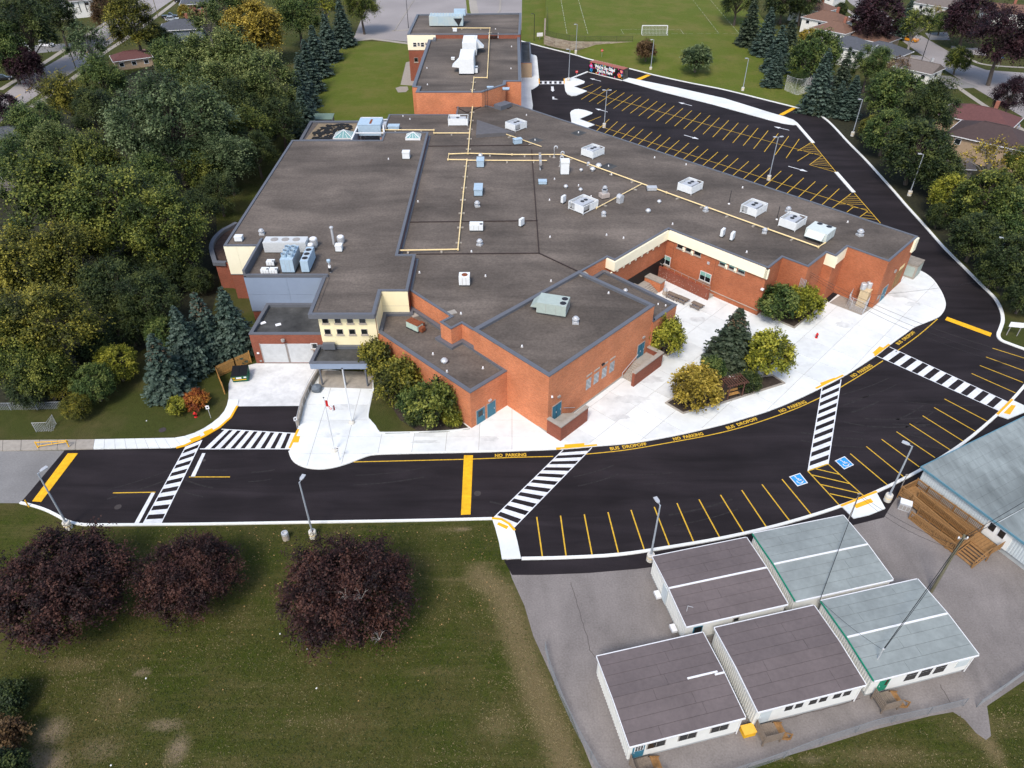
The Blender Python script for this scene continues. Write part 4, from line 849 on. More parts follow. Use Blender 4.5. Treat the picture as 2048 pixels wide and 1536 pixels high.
# raised landings with brick guard walls: door by the corner and door by the planter
def landing(name, ring_px, top, z_floor, steps):
    pts = [P(*q) for q in ring_px]
    mb = MB(); strip(mb, pts, .42, .1, top); a = mb.build('guard_wall', M['brick2'], SCH)
    mc = MB(); strip(mc, pts, .56, top, top + .14); mc.build('coping', M['conc2'], a)
    return a
nFR = Vector((.725, -.69)); eFR = Vector((.69, .725)); A0 = Vector((4.3, 66.7))
def frp(s, d): v = A0 + eFR * s + nFR * d; return (v.x, v.y)
s0 = onwall(*FR, *zr3(322, 250))[0]
mb = MB(); strip(mb, [frp(s0 - .75, .02), frp(s0 - .75, 2.05), frp(s0 + 4.2, 2.05)], .4, .1, 2.35); gw = mb.build('guard_wall', M['brick2'], SCH)
mb = MB(); strip(mb, [frp(s0 - .75, .02), frp(s0 - .75, 2.05), frp(s0 + 4.2, 2.05)], .55, 2.35, 2.5); mb.build('coping', M['conc2'], gw)
MB().prism([frp(s0 - .55, .03), frp(s0 - .55, 1.85), frp(s0 + 2.0, 1.85), frp(s0 + 2.0, .03)], .1, 1.5).build('landing', M['conc2'], SCH)
for k in range(7): MB().prism([frp(s0 + 2.0 + .3 * k, .03), frp(s0 + 2.0 + .3 * k, 1.85), frp(s0 + 2.3 + .3 * k, 1.85), frp(s0 + 2.3 + .3 * k, .03)], .1, 1.3 - .17 * k).build('step', M['conc2'], SCH)
mb = MB(); mb.tube([(*frp(s0 + 2, .15), 2.4), (*frp(s0 + 4.2, .15), 1.1)], .04, 5); mb.build('handrail', M['galv'], SCH)
s0 = onwall(*FR, *z7(1025, 1310))[0]
mb = MB(); gpth = [frp(s0 + 1.6, .1), frp(s0 + 1.6, 2.2), frp(s0 - 4.6, 2.2)]; strip(mb, gpth, .42, .1, 2.3); gw = mb.build('guard_wall', M['brick2'], SCH)
mb = MB(); strip(mb, gpth, .58, 2.3, 2.45); mb.build('coping', M['conc2'], gw)
MB().prism([frp(s0 - 1.6, .03), frp(s0 - 1.6, 2.0), frp(s0 + 1.4, 2.0), frp(s0 + 1.4, .03)], .1, 1.5).build('landing', M['conc2'], SCH)
for k in range(8): MB().prism([frp(s0 - 1.9 - .3 * k, .03), frp(s0 - 1.9 - .3 * k, 2.0), frp(s0 - 1.6 - .3 * k, 2.0), frp(s0 - 1.6 - .3 * k, .03)], .1, 1.35 - .16 * k).build('step', M['conc2'], SCH)
mb = MB(); mb.tube([(*frp(s0 - .9, .2), 2.4), (*frp(s0 - 4.2, .2), 1.1), (*frp(s0 - 4.2, .2), .1)], .045, 5); mb.build('handrail', M['galv'], SCH)
# courtyard: cream fascias, link bridge, windows, ramp wall
CA, CB = (15.1, 95.2), (24.7, 105.3); CC = (37.0, 92.9)
for p, q, e_ in ((CA, CB, (-.3, 14.0)), (CB, CC, (-.0, 17.6)), ((14.1, 96.2), CA, (-.05, 1.45))):
    on(p, q, e_[0], e_[1], 6.55, 8.1, .28, 0, 'cream2', 'cream_fascia')
for tl in ((1175, 405), (1130, 432), (1085, 460), (1038, 488), (990, 516), (942, 543), (893, 572), (843, 602), (793, 632)):
    s0, z0 = onwall(CA, CB, *z7(*tl)); on(CA, CB, s0 - .18, s0 + .18, 6.05, 6.54, .12, 0, 'cream2', 'stone_block')
for tl in ((1375, 460), (1442, 488), (1715, 598), (1787, 626)):
    s0, z0 = onwall(CB, CC, *z7(*tl)); on(CB, CC, s0 - .22, s0 + .22, z0 - .35, z0 + .35, .1, 0, 'cream2', 'stone_block')
for x in (1350, 1418, 1487, 1690, 1765, 1838):
    s0, z0 = onwall(CB, CC, *z7(x, 430 + (x - 1350) * .4)); window(CB, CC, s0 - .6, s0 + .6, 5.75, 6.5, 'frame', 1, 1, True, blind=.3 if x > 1600 else 0)
for a, b in (((1192, 490), (1275, 520)), ((1510, 625), (1605, 660))):
    s0, zz_ = onwall(CB, CC, *z7(*a)); s1, _ = onwall(CB, CC, *z7(*b)); window(CB, CC, s0, s0 + 2.0, zz_ - 1.55, zz_, 'wframe', 2, 1, True, blind=.42)
on(CB, CC, 0, 17.4, .9, 1.0, .1, 0, 'stone', 'stone_band')
for x in (1290, 1620):
    s0, _ = onwall(CB, CC, *z7(x, 480 + (x - 1290) * .4)); on(CB, CC, s0, s0 + .03, .9, 6.5, .01, 0, 'dark', 'control_joint')
s0, z0 = onwall(CB, CC, *z7(1573, 568)); on(CB, CC, s0 - .2, s0 + .2, z0 - .2, z0 + .2, .12, 0, 'galv', 'wall_lamp')
s0, z0 = onwall(CB, CC, *z7(2008, 775)); on(CB, CC, s0 - .2, s0 + .2, z0 - .12, z0 + .12, .35, 0, 'paper', 'camera_housing')
# black sheet standing in for shade under the bridge (the link hangs over the courtyard stairs)
on(CA, CB, 2.2, 13.9, .14, 3.25, .02, -.0, 'black', 'bridge_shade_panel')
cp = Vector(CA); ce = (Vector(CB) - cp).normalized(); cn = Vector((ce.y, -ce.x))
def cyp(s, d): v = cp + ce * s + cn * d; return (v.x, v.y)
for k in range(6): MB().prism([cyp(5.2, .05 + .0), cyp(5.2, 2.9 - .32 * k), cyp(8.6, 2.9 - .32 * k), cyp(8.6, .05)], .12 + .17 * k, .12 + .17 * (k + 1)).build('step', M['conc2'], SCH)
for s_ in (8.7, 4.4):
    MB().prism([cyp(s_, .04), cyp(s_, 3.0), cyp(s_ + 1.3, 3.0), cyp(s_ + 1.3, .04)], .1, 1.75).build('stair_pier', M['brick'], SCH)
    MB().prism([cyp(s_ - .08, .03), cyp(s_ - .08, 3.1), cyp(s_ + 1.38, 3.1), cyp(s_ + 1.38, .03)], 1.75, 1.92).build('coping', M['conc2'], SCH)
r0, r1 = P(*z7(1070, 640)), P(*z7(1560, 872)); r0.z = r1.z = 0
dv = (r1 - r0).normalized(); nr = Vector((-dv.y, dv.x, 0))
rw = MB(); a, b = r0 - dv * 1.2, r1
V = [a, b, b + nr * .3, a + nr * .3]
rw.add([(v.x, v.y, .1) for v in V] + [(V[0].x, V[0].y, 2.1), (V[1].x, V[1].y, 2.0), (V[2].x, V[2].y, 2.0), (V[3].x, V[3].y, 2.1)], [(4, 5, 6, 7), (0, 1, 5, 4), (2, 3, 7, 6), (1, 2, 6, 5), (3, 0, 4, 7)])
RW = rw.build('ramp_wall', M['brick2'], SCH)
rm = MB(); a, b = r0 + nr * .3, r1 + nr * .3
rm.add([(a.x, a.y, 1.5), (b.x, b.y, .4), (b.x + nr.x * 2, b.y + nr.y * 2, .4), (a.x + nr.x * 2, a.y + nr.y * 2, 1.5)], [(0, 1, 2, 3)]); rm.build('ramp', M['conc2'], SCH)
rh = MB()
for k in range(10):
    p = r0.lerp(r1, k / 9) + nr * .15; z_ = 2.1 - .1 * k / 9; rh.tube([(p.x, p.y, z_), (p.x, p.y, z_ + .55)], .025, 4)
rh.tube([(r0.x + nr.x * .15, r0.y + nr.y * .15, 2.62), (r1.x + nr.x * .15, r1.y + nr.y * .15, 2.52)], .035, 5); rh.build('handrail', M['frame'], SCH)
ef = mat('efflorescence', (.42, .34, .30), .9, .2, 6); rr = random.Random(5); eb = MB()
for k in range(95):
    t = min(max(rr.gauss(.48, .24), .04), .97); z_ = .35 + rr.random() * (1.75 - t); p = (r0 - dv * 1.2).lerp(r1, t); s = rr.uniform(.03, .16); eb.add([(p.x - nr.x * .012, p.y - nr.y * .012, z_), (p.x - nr.x * .012 + dv.x * s, p.y - nr.y * .012 + dv.y * s, z_), (p.x - nr.x * .012 + dv.x * s, p.y - nr.y * .012 + dv.y * s, z_ + rr.uniform(.03, .1)), (p.x - nr.x * .012, p.y - nr.y * .012, z_ + .06)], [(0, 1, 2, 3)])
eb.build('lime_stain', ef, RW)
# east end: cream boxes, doors, murals
E1, E2, E3, E4, E5, E6 = (37.0, 92.9), (40.0, 96.2), (42.9, 93.3), (47.0, 97.6), (48.0, 96.5), (50.8, 99.5)
E7, E8 = (55.2, 94.9), (62.8, 102.7)
on(CB, CC, 17.2, 17.75, 6.55, 8.1, .28, 0, 'cream2', 'cream_fascia')
on(E4, E5, -.05, 1.85, 6.3, 8.1, .05, 0, 'cream2', 'cream_panel'); on(E5, E6, -.0, 4.1, 6.3, 8.1, .05, 0, 'cream2', 'cream_panel')
on(E7, E8, 9.6, 10.95, 6.0, 8.1, .3, 0, 'cream2', 'cream_panel')
s0, z0 = onwall(E7, E8, *z8(940, 760)); door(E7, E8, s0 - .9, s0 + .9, .14, 2.6, 'teal', 2)
s0, z0 = onwall(E7, E8, *z8(905, 790)); on(E7, E8, s0 - .7, s0 + .1, 1.2, 1.9, .06, 0, 'frame', 'louvre')
s0, z0 = onwall(E7, E8, *z8(1015, 632)); on(E7, E8, s0 - .25, s0 + .25, z0 - .2, z0 + .2, .2, 0, 'frame', 'wall_lamp')
mural = on(E7, E8, 6.6, 9.4, .5, 3.6, .03, 0, mat('painted_mural', (.40, .24, .09), .8, .6, 2.2, col2=(.16, .07, .03)), 'mural_board')
on(E7, E8, 7.4, 9.3, 3.6, 4.2, .03, 0, 'gas', 'mural_board')
s0, z0 = onwall(E3, E4, *z8(432, 730)); door(E3, E4, s0 - .45, s0 + .45, .14, 2.4, 'bluedoor')
for x, y in ((455, 610), (472, 615), (483, 650)): s0, z0 = onwall(E3, E4, *z8(x, y)); on(E3, E4, s0 - .18, s0 + .18, z0 - .15, z0 + .15, .18, 0, 'frame' if x > 460 else 'paper', 'wall_lamp')
cd_ = MB()
for k in range(5):
    s_ = 3.0 + .17 * k; v = Vector(E2) + (Vector(E3) - Vector(E2)).normalized() * s_ * 1.2 + Vector((-.6, -.62)) * .15; cd_.tube([(v.x, v.y, .6), (v.x, v.y, 6.2)], .045, 5)
cd_.build('conduit_riser', M['galv'], SCH)
# north wing windows
for tl, br in (((188, 548), (245, 612)), ((252, 548), (293, 600)), ((300, 548), (357, 612)), ((366, 548), (395, 590))):
    q0 = (800 + tl[0] / 7.314, 10 + tl[1] / 7.314); q1 = (800 + br[0] / 7.314, 10 + br[1] / 7.314)
    s0, s1, z0, z1 = pick((f0.x, f0.y - .12), (f1.x, f0.y - .12), q0, q1); window((f0.x, f0.y - .12), (f1.x, f0.y - .12), s0, s1, z0, z1, 'wframe', 1, 2, False)
s0, s1, z0, z1 = pick((f0.x, f0.y), (f1.x, f0.y), (828, 115.2), (836.5, 124)); window((f0.x, f0.y), (f1.x, f0.y), s0, s1, z0, z1, 'frame', 1, 1, True)
s0, s1, z0, z1 = pick((f0.x, f0.y), (f1.x, f0.y), (842.5, 115), (850.5, 124)); window((f0.x, f0.y), (f1.x, f0.y), s0, s1, z0, z1, 'frame', 1, 1, True)
# roof seams
SEAM = mat('dark_seam', (.035, .024, .022), .9, .2, 3)
for a, b in [((1063, 300), (1078, 507)), ((1078, 507), (1155, 543)), ((813, 445), (1075, 442)), ((833, 509), (1078, 507)), ((851, 293), (1063, 291)), ((913, 215), (934, 226)), ((934, 226), (962, 214)), ((987, 211), (1017, 218)), ((1017, 218), (1024, 213))]:
    p, q = P(*a, MZ - .1), P(*b, MZ - .1); MB().beam((p.x, p.y, MZ - .05), (q.x, q.y, MZ - .05), .16, .14).build('roof_seam', SEAM, SCH)
tri = PL([(954, 245), (1029, 270), (952, 275)], MZ)
MB().prism(tri, MZ - .1, MZ + .6, 0).build('roof_step', mat('smooth_grey_roof', (.105, .10, .103), .8, .12, 1), SCH)
for x, y in ((1157, 266), (1217, 333), (1070, 281)): q = P(x, y, MZ - .1); MB().box((q.x, q.y, MZ - .095), (2.6, 2.2, .03), R(45)).build('roof_patch', M['roof2'], SCH)
# soil ladder on the north wing brick face
ld = MB()
for dx in (0, .55):
    x = P(971.5, 205, MZ).x + dx; y = 163.2; ld.tube([(x, y, 8.3), (x, y, 12.2)], .04, 4)
for k in range(11): ld.tube([(P(971.5, 205, MZ).x, 163.2, 8.6 + .33 * k), (P(971.5, 205, MZ).x + .55, 163.2, 8.6 + .33 * k)], .025, 4)
ld.build('roof_ladder', M['dark'], SCH)
# ================================================================== roof equipment (each one stands on a roof: things of their own)
RZ = MZ - .10; HR = HZ - .12; AR = AZ - .35; LR = 5.45; NR = 10.95; NR1 = 11.65
def fan_disc(mb, c, r, m=0): mb.lathe([(r, 0), (r, .05), (r * .9, .06)], c, 14, m)
def screened_unit(name, px, py, z, label, rz=R(45), sx=3.35, sy=2.85, h=1.4, open_sides=(), fans=2, green=False):
    c = P(px, py, z); t = thing(name, label, 'rooftop unit', c, rz, 'screened rooftop units on the gravel roof')
    sides = [((-sx / 2, -sy / 2), (sx / 2, -sy / 2)), ((sx / 2, -sy / 2), (sx / 2, sy / 2)), ((sx / 2, sy / 2), (-sx / 2, sy / 2)), ((-sx / 2, sy / 2), (-sx / 2, -sy / 2))]
    for i, (a, b) in enumerate(sides):
        a, b = Vector(a), Vector(b); e = (b - a).normalized(); L = (b - a).length; n = Vector((e.y, -e.x)); mb = MB()
        lo, hi = (.0, L) if i not in open_sides else (L * .42, L)
        k = lo
        while k < hi - .05:
            w_ = min(.2, hi - k); p = a + e * (k + w_ / 2); mb.box((p.x + n.x * .03 * (int(k / .2) % 2), p.y + n.y * .03 * (int(k / .2) % 2), .25 + (h - .25) / 2), (w_ * .99, .05, h - .25), math.atan2(e.y, e.x)); k += .2
        mb.build('screen_panel', M['hvac'], t, rel=False)
        fr = MB(); fr.beam((a.x, a.y, h), (b.x, b.y, h), .08, .08); fr.beam((a.x, a.y, .22), (b.x, b.y, .22), .08, .08); fr.tube([(a.x, a.y, 0), (a.x, a.y, h)], .05, 5); fr.build('screen_rail', M['hvac'], t, rel=False)
    b = MB().box((0, .1, .70), (sx * .80, sy * .68, 1.1)).build('unit_cabinet', M['galv'] if not green else M['hvacgreen'], t, rel=False)
    for k in range(fans):
        f = MB(); fan_disc(f, (-.1 + (k * .85), .15, 1.255), .34); f.build('fan', M['dark'], b, rel=False)
    MB().box((0, .15, .08), (sx * .78, sy * .62, .16)).build('kerb_base', M['roof2'], t, rel=False)
    return t
screened_unit('rooftop_unit', 1032, 257, RZ, 'white screened rooftop unit beside the triangular raised roof step', open_sides=(0,))
screened_unit('rooftop_unit', 1185, 310, RZ, 'white screened rooftop unit just right of the white cabinet and gooseneck pipes', open_sides=(1,))
screened_unit('rooftop_unit', 1379, 380, RZ, 'white screened rooftop unit on the gas line midway along the rear roof edge', open_sides=(1,))
screened_unit('rooftop_unit', 1166, 417, RZ, 'largest white screened rooftop unit, standing alone near the roof seam junction', sx=3.7, sy=3.2, open_sides=(3, 0))
screened_unit('rooftop_unit', 1506, 424, RZ, 'white screened rooftop unit behind the two slim condensers above the courtyard', open_sides=(3,))
screened_unit('rooftop_unit', 1583, 451, RZ, 'white screened rooftop unit next to the unscreened pale unit at the east end', open_sides=(1,))
screened_unit('rooftop_unit', 917, 248, RZ, 'white screened rooftop unit square to the gas pipe at the back of the roof', rz=0, sx=4.0, sy=2.6, h=1.5, open_sides=(2,), fans=1)
def packaged_unit(px, py, z, label, rz, sx, sy, h, m, hood=True, fans=2, name='rooftop_unit', cat='rooftop unit'):
    c = P(px, py, z); t = thing(name, label, cat, c, rz)
    MB().box((0, 0, .12), (sx * .96, sy * .96, .24)).build('kerb_base', M['roof2'], t, rel=False)
    b = MB().box((0, 0, .24 + (h - .24) / 2), (sx, sy, h - .24)).build('unit_cabinet', m, t, rel=False)
    for x in (-.18, .16):
        s_ = MB().box((sx * x, -sy / 2 - .008, h * .55), (.04, .016, h * .7)); s_.build('panel_joint', M['frame'], b, rel=False)
    for k in range(fans):
        f = MB(); fan_disc(f, (sx * (.36 - .0), sy * (-.22 + .44 * k), h), min(.42, sy * .19)); f.build('fan', M['dark'], b, rel=False)
        g_ = MB(); g_.lathe([(min(.47, sy * .215), 0), (min(.47, sy * .215), .04), (min(.43, sy * .19), .04), (min(.43, sy * .19), 0)], (sx * .36, sy * (-.22 + .44 * k), h), 14); g_.build('fan_guard', M['galv'], b, rel=False)
    MB().box((sx / 2 + .006, 0, h * .6), (.012, sy * .8, h * .55)).build('coil', M['frame'], b, rel=False)
    if hood:
        hd = MB(); hd.add([(-sx / 2, -sy * .4, h * .95), (-sx / 2, sy * .4, h * .95), (-sx / 2 - .9, sy * .4, h * .45), (-sx / 2 - .9, -sy * .4, h * .45), (-sx / 2, -sy * .4, h * .45), (-sx / 2, sy * .4, h * .45)], [(0, 3, 2, 1), (3, 4, 5, 2), (0, 4, 3), (1, 2, 5)]); hd.build('intake_hood', m, t, rel=False)
    return t
packaged_unit(1637, 475, RZ, 'unscreened pale grey green rooftop unit with sloped hood at the east end', R(47), 3.1, 3.4, 1.65, mat('pale_enamel', (.55, .60, .57), .5, .06, 2))
packaged_unit(1106, 622, AR, 'grey green rooftop unit with two round fans on the gymnasium roof', R(-16), 3.9, 2.5, 1.75, M['hvacgreen'])
def vent(px, py, z, label, s=1.0, kind=0, group='silver turbine vents on the gravel roof'):
    c = P(px, py, z); t = thing('roof_vent', label, 'roof vent', c, rng.uniform(0, 6), group); t.scale = (s * .74,) * 3
    if kind == 0:
        MB().box((0, 0, .15), (.95, .95, .3)).build('vent_base', M['galv'], t, rel=False)
        MB().lathe([(.36, .3), (.30, .55), (.52, .62), (.55, .80), (.40, .86), (.40, 1.02), (.30, 1.12), (.10, 1.16)], n=14).build('vent_hood', M['galv'], t, rel=False, smooth=False)
    elif kind == 1:
        MB().lathe([(.30, 0), (.30, .35)], n=12).build('vent_base', M['galv'], t, rel=False); MB().lathe([(.55, .35), (.58, .55), (.35, .85), (.08, .95)], n=14).build('vent_hood', M['galv'], t, rel=False)
    return t
for px, py, s, k, l in [(954.5, 413, 1.15, 0, 'silver vent right of the gas pipe, behind the small beige condenser'), (959.5, 490, 1.15, 0, 'silver vent right of the corner of the gas pipe, in front of the beige condenser'),
        (1207, 432, 1.0, 0, 'silver vent to the right of the largest screened unit'), (1296, 425, 1.0, 1, 'low silver vent in the middle of the east roof'), (1318, 406, .85, 1, 'small silver vent between two screened units near the gas line'),
        (1411, 423, 1.0, 0, 'silver vent in front of the gas line below the midway screened unit'), (1528.5, 466, 1.0, 0, 'silver vent in front of the gas line left of the slim east screened unit'), (1719, 471, 1.25, 0, 'silver vent standing alone closest to the east end wall'),
        (1575.5, 424, 1.1, 0, 'silver vent behind the two east screened units by the thin mast'), (1131.5, 376, .9, 1, 'low silver vent left of the tan exhaust fan, by the roof seam'), (1161, 382, .85, 1, 'small silver vent just behind the largest screened unit'),
        (1185, 342, 1.15, 1, 'middle of the three shiny domed vents on the gas line'), (1197, 336, 1.35, 1, 'biggest of the three shiny domed vents on the gas line'), (1162, 342.5, .8, 1, 'smallest of the three shiny domed vents near the gas line'),
        (1176.5, 331, .8, 0, 'slim silver vent touching the gas line behind the domed vents'), (1209.5, 381, 1.0, 0, 'silver vent right behind the tan exhaust fan')]:
    vent(px, py, RZ, l, s, k)
vent(1151, 646, AR, 'silver vent beside the grey green unit on the gymnasium roof', 1.15, 0); vent(889, 726, LR, 'squat silver vent on the low front roof', 1.1, 1); vent(1250.5, 584, 6.0, 'silver vent on the narrow annex roof by the courtyard', .8, 1)
vent(524, 469, HR, 'silver vent near the white box at the west corner of the hall roof', 1.1, 0)
vent(961, 314, RZ, 'silver vent on top of the grey duct box at the gas pipe fork', 1.0, 1)
# drums, stacks and boxes on the hall roof
def drum(px, py, z, r, h, label):
    c = P(px, py, z); t = thing('exhaust_fan', label, 'exhaust fan', c, 0, 'round drum fans on the hall roof'); r *= .72; h *= .78; MB().lathe([(r * .8, 0), (r * .8, .35), (r * .75, .36)], n=16).build('fan_base', M['galv'], t, rel=False)
    MB().lathe([(r, .3), (r * 1.02, h - .1), (r * .95, h)], n=20).build('drum', M['galv'], t, rel=False); MB().lathe([(r * .78, h), (r * .7, h + .1)], n=18).build('lid', M['paper'], t, rel=False)
drum(628.5, 493, HR, .85, 1.7, 'largest silver drum fan behind the blue grey chiller'); drum(623, 503, HR, .7, 1.5, 'silver drum fan directly in front of the largest drum'); drum(682.5, 486, HR, .75, 1.4, 'silver drum fan beside the tall flue pipe')
def boxy(name, px, py, z, d, label, m, cat='roof box', rz=0, lid=True, group=None):
    c = P(px, py, z); t = thing(name, label, cat, c, rz, group); b = MB().box((0, 0, d[2] * .45), (d[0], d[1], d[2] * .9)).build('box_body', m, t, rel=False)
    if lid: MB().box((0, 0, d[2] * .95), (d[0] * 1.08, d[1] * 1.08, d[2] * .12)).build('box_lid', m, t, rel=False)
    MB().box((0, 0, .05), (d[0] * 1.15, d[1] * 1.15, .1)).build('kerb_base', M['roof2'], t, rel=False)
    return t
boxy('roof_box', 679, 501, HR, (.95, .95, 1.0), 'white ventilator box by the silver drum and flue pipe', M['hvac']); boxy('roof_box', 479, 481, HR, (1.1, .9, .8), 'small white ventilator box at the west corner of the hall roof', M['hvac'])
boxy('roof_box', 813, 316, HR, (1.3, 1.2, 1.3), 'white ventilator box in front of the pyramid skylight on the hall roof', M['hvac']); boxy('roof_box', 1085, 367, RZ, (1.4, 1.1, .6), 'flat grey duct cover beside the roof seam', M['hvacblue'])
boxy('roof_box', 961, 331, RZ, (1.3, 1.9, 1.3), 'grey duct box under a vent by the gas pipe fork', M['hvacblue']); boxy('roof_box', 957, 386, RZ, (1.4, 2.6, 1.2), 'long grey duct box right of the gas pipe', M['hvacblue'])
boxy('roof_box', 1129, 346, RZ, (1.5, 1.6, 2.4), 'tall white cabinet below the gooseneck pipes', M['hvac']); boxy('roof_box', 1303, 380, RZ, (1.6, 1.0, .6), 'flat silver duct cover by the gas line branch', M['galv'])
boxy('roof_box', 1012, 179, NR, (1.4, 1.2, .3), 'pale blue roof hatch near the corner of the north wing', M['hvacblue']); boxy('roof_box', 980.5, 176, NR - .1, (1.4, .9, .3), 'pale blue hatch behind the roof ladder', M['hvacblue']); boxy('roof_box', 906, 120, NR, (.8, .9, .6), 'small white inlet box left of the big north wing unit', M['hvac'])
boxy('roof_box', 788, 259, RZ, (2.2, 1.5, .9), 'low blue grey fan box by the screen walls', M['hvacblue']); boxy('roof_box', 1035, 287, RZ, (1.6, 1.0, 1.0), 'pair of small grey fans in front of the triangular step', M['hvacblue'], rz=R(20))
boxy('roof_box', 910, 63, NR1, (1.1, .9, .8), 'small white ventilator box at the front of the rear roof', M['hvac'])
c = P(666, 487, HR)
t = thing('flue_pipe', 'tall silver flue pipe with a cap on the hall roof', 'flue pipe', P(668, 489, HR)); MB().tube([(0, 0, 0), (0, 0, 2.7)], .17, 10).build('pipe', M['galv'], t, rel=False); MB().lathe([(.3, 2.7), (.3, 2.85), (.1, 2.98)], n=10).build('cap', M['galv'], t, rel=False)
# blue grey chillers
c = P(578, 546, HR); t = thing('chiller', 'blue grey chiller with six round stacks on the equipment deck', 'chiller', c); t.scale = (.70, .74, .68)
MB().box((0, 2.6, 1.75), (2.5, 5.6, 2.9)).build('cabinet', M['hvacblue'], t, rel=False); MB().box((0, 2.6, .15), (2.6, 5.4, .3)).build('base_rail', M['dark'], t, rel=False)
rb_ = MB()
for k in range(9): rb_.box((1.28, .2 + .6 * k, 1.75), (.05, .3, 2.6))
stuff(rb_.build('side_louvre', M['frame'], t, rel=False))
for i in range(2):
    for k in range(3):
        MB().lathe([(.55, 3.2), (.55, 3.95), (.46, 3.95), (.46, 3.5)], (-.62 + 1.22 * i, .95 + 1.5 * k, 0), 16).build('stack', M['hvacblue'], t, rel=False); MB().lathe([(.44, 3.5), (.44, 3.6)], (-.62 + 1.22 * i, .95 + 1.5 * k, 0), 14).build('fan', M['dark'], t, rel=False)
for x in (-.35, .5): MB().box((x, -.21, 1.7), (.03, .02, 2.5)).build('panel_joint', M['frame'], t, rel=False)
c = P(611, 546, HR); t = thing('chiller', 'narrow blue grey condenser with three fans in a row', 'chiller', c, R(0)); t.scale = (.74, .78, .68)
MB().box((.1, 2.6, 1.55), (1.45, 5.4, 2.5)).build('cabinet', M['hvacblue'], t, rel=False); MB().box((.1, 2.6, .15), (1.3, 5.0, .3)).build('base_rail', M['dark'], t, rel=False)
for k in range(3): f = MB(); fan_disc(f, (.1, 1.0 + 1.55 * k, 2.8), .55); f.build('fan', M['dark'], t, rel=False); MB().lathe([(.62, 2.8), (.62, 2.88), (.56, 2.88), (.56, 2.8)], (.1, 1.0 + 1.55 * k, 0), 16).build('fan_guard', M['galv'], t, rel=False)
c = P(572, 507, HR); t = thing('chiller', 'long white condenser lying behind the chiller stacks', 'chiller', c)
MB().box((0, 1.0, .95), (6.2, 1.9, 1.6)).build('cabinet', mat('pale_grey_enamel', (.52, .54, .54), .5, .06, 2), t, rel=False); MB().box((0, 1, .08), (6.0, 1.7, .16)).build('base_rail', M['dark'], t, rel=False)
for k in range(4): MB().box((0, .04, .45 + .32 * k), (6.1, .03, .06)).build('louvre', M['galv'], t, rel=False)
for k in range(3): f = MB(); fan_disc(f, (-1.6 + 1.6 * k, 1.0, 1.75), .55); f.build('fan', M['frame'], t, rel=False)
for px, py, l in ((532, 547, 'white condenser box nearest the stage parapet corner'), (549, 547, 'white condenser box between the chiller and the corner box'), (543, 531, 'grey condenser box behind the two white ones')):
    packaged_unit(px, py, HR, l, 0, 1.1, .85, .8, M['hvac'], hood=False, fans=1, name='condenser', cat='condenser')
t = thing('pipe_stack', 'dark and silver pipe stub cluster beside the condenser', 'roof pipe', P(661, 545, HR))
MB().tube([(0, 0, 0), (0, 0, 1.7)], .12, 8).build('pipe', M['galv'], t, rel=False); MB().lathe([(.26, 1.7), (.28, 2.0), (.1, 2.1)], n=10).build('cap', M['hvacblue'], t, rel=False); MB().box((0, -.1, .5), (.35, .35, .5)).build('valve', M['dark'], t, rel=False); MB().lathe([(.2, .8), (.2, 1.1)], n=8).build('band', M['paper'], t, rel=False)
packaged_unit(953, 460, RZ, 'small beige condenser with a dark fan between the two silver vents', 0, 2.1, 1.3, 1.15, M['hvac'], hood=False, fans=1, name='condenser', cat='condenser')
t = packaged_unit(929.5, 568, RZ, 'white cube condenser with a rusty fan opening on the front roof', 0, 1.5, 1.4, 1.5, M['hvac'], hood=False, fans=0, name='condenser', cat='condenser')
f = MB(); fan_disc(f, (.05, -.05, 1.5), .42); f.build('fan', M['rust'], t, rel=False); MB().box((.3, 1.3, .15), (.5, .5, .3)).build('rusty_stand', M['rust'], t, rel=False)
t = thing('old_air_unit', 'rusted pale green air unit on the low front roof', 'rooftop unit', P(830, 657, LR), R(-38))
MB().box((0, 0, .6), (2.1, 1.1, .9)).build('cabinet', mat('faded_green', (.42, .52, .44), .7, .15, 3), t, rel=False); MB().box((0, 0, 1.08), (2.14, 1.14, .07)).build('rusty_top', M['rust'], t, rel=False); MB().box((.6, .75, .55), (.7, .5, .6)).build('rusty_box', M['rust'], t, rel=False); MB().box((1.35, 0, .5), (.6, .7, .6)).build('outlet', M['rust'], t, rel=False); MB().box((0, 0, .08), (2.2, 1.2, .16)).build('skid', M['dark'], t, rel=False)
t = thing('exhaust_fan', 'tan boxy exhaust fan with a dark outlet near the gas branch', 'exhaust fan', P(1208, 396, RZ), R(25)); MB().box((0, 0, .55), (1.5, 1.2, .7)).build('cabinet', mat('tan_enamel', (.42, .36, .32), .6, .08, 2), t, rel=False); MB().lathe([(.4, .9), (.5, 1.5), (.4, 1.5)], n=12).build('outlet', M['galv'], t, rel=False); MB().lathe([(.38, 1.46), (.38, 1.51)], n=12).build('fan', M['dark'], t, rel=False)
t = thing('air_intake', 'curved silver intake cowl standing on the east roof', 'air intake', P(1239.5, 405, RZ), R(40)); MB().box((0, 0, .45), (.9, .8, .9)).build('duct', M['galv'], t, rel=False)
mb = MB(); pr = [(0 + .55 * math.cos(R(a)), .9 + .55 * math.sin(R(a))) for a in range(0, 181, 20)]
for i in range(len(pr) - 1): mb.add([(pr[i][0], -.42, pr[i][1]), (pr[i + 1][0], -.42, pr[i + 1][1]), (pr[i + 1][0], .42, pr[i + 1][1]), (pr[i][0], .42, pr[i][1])], [(0, 1, 2, 3)])
mb.add([(x, -.42, z) for x, z in pr], [list(range(len(pr)))]); mb.add([(x, .42, z) for x, z in pr], [list(reversed(range(len(pr))))]); mb.build('cowl', M['galv'], t, rel=False)
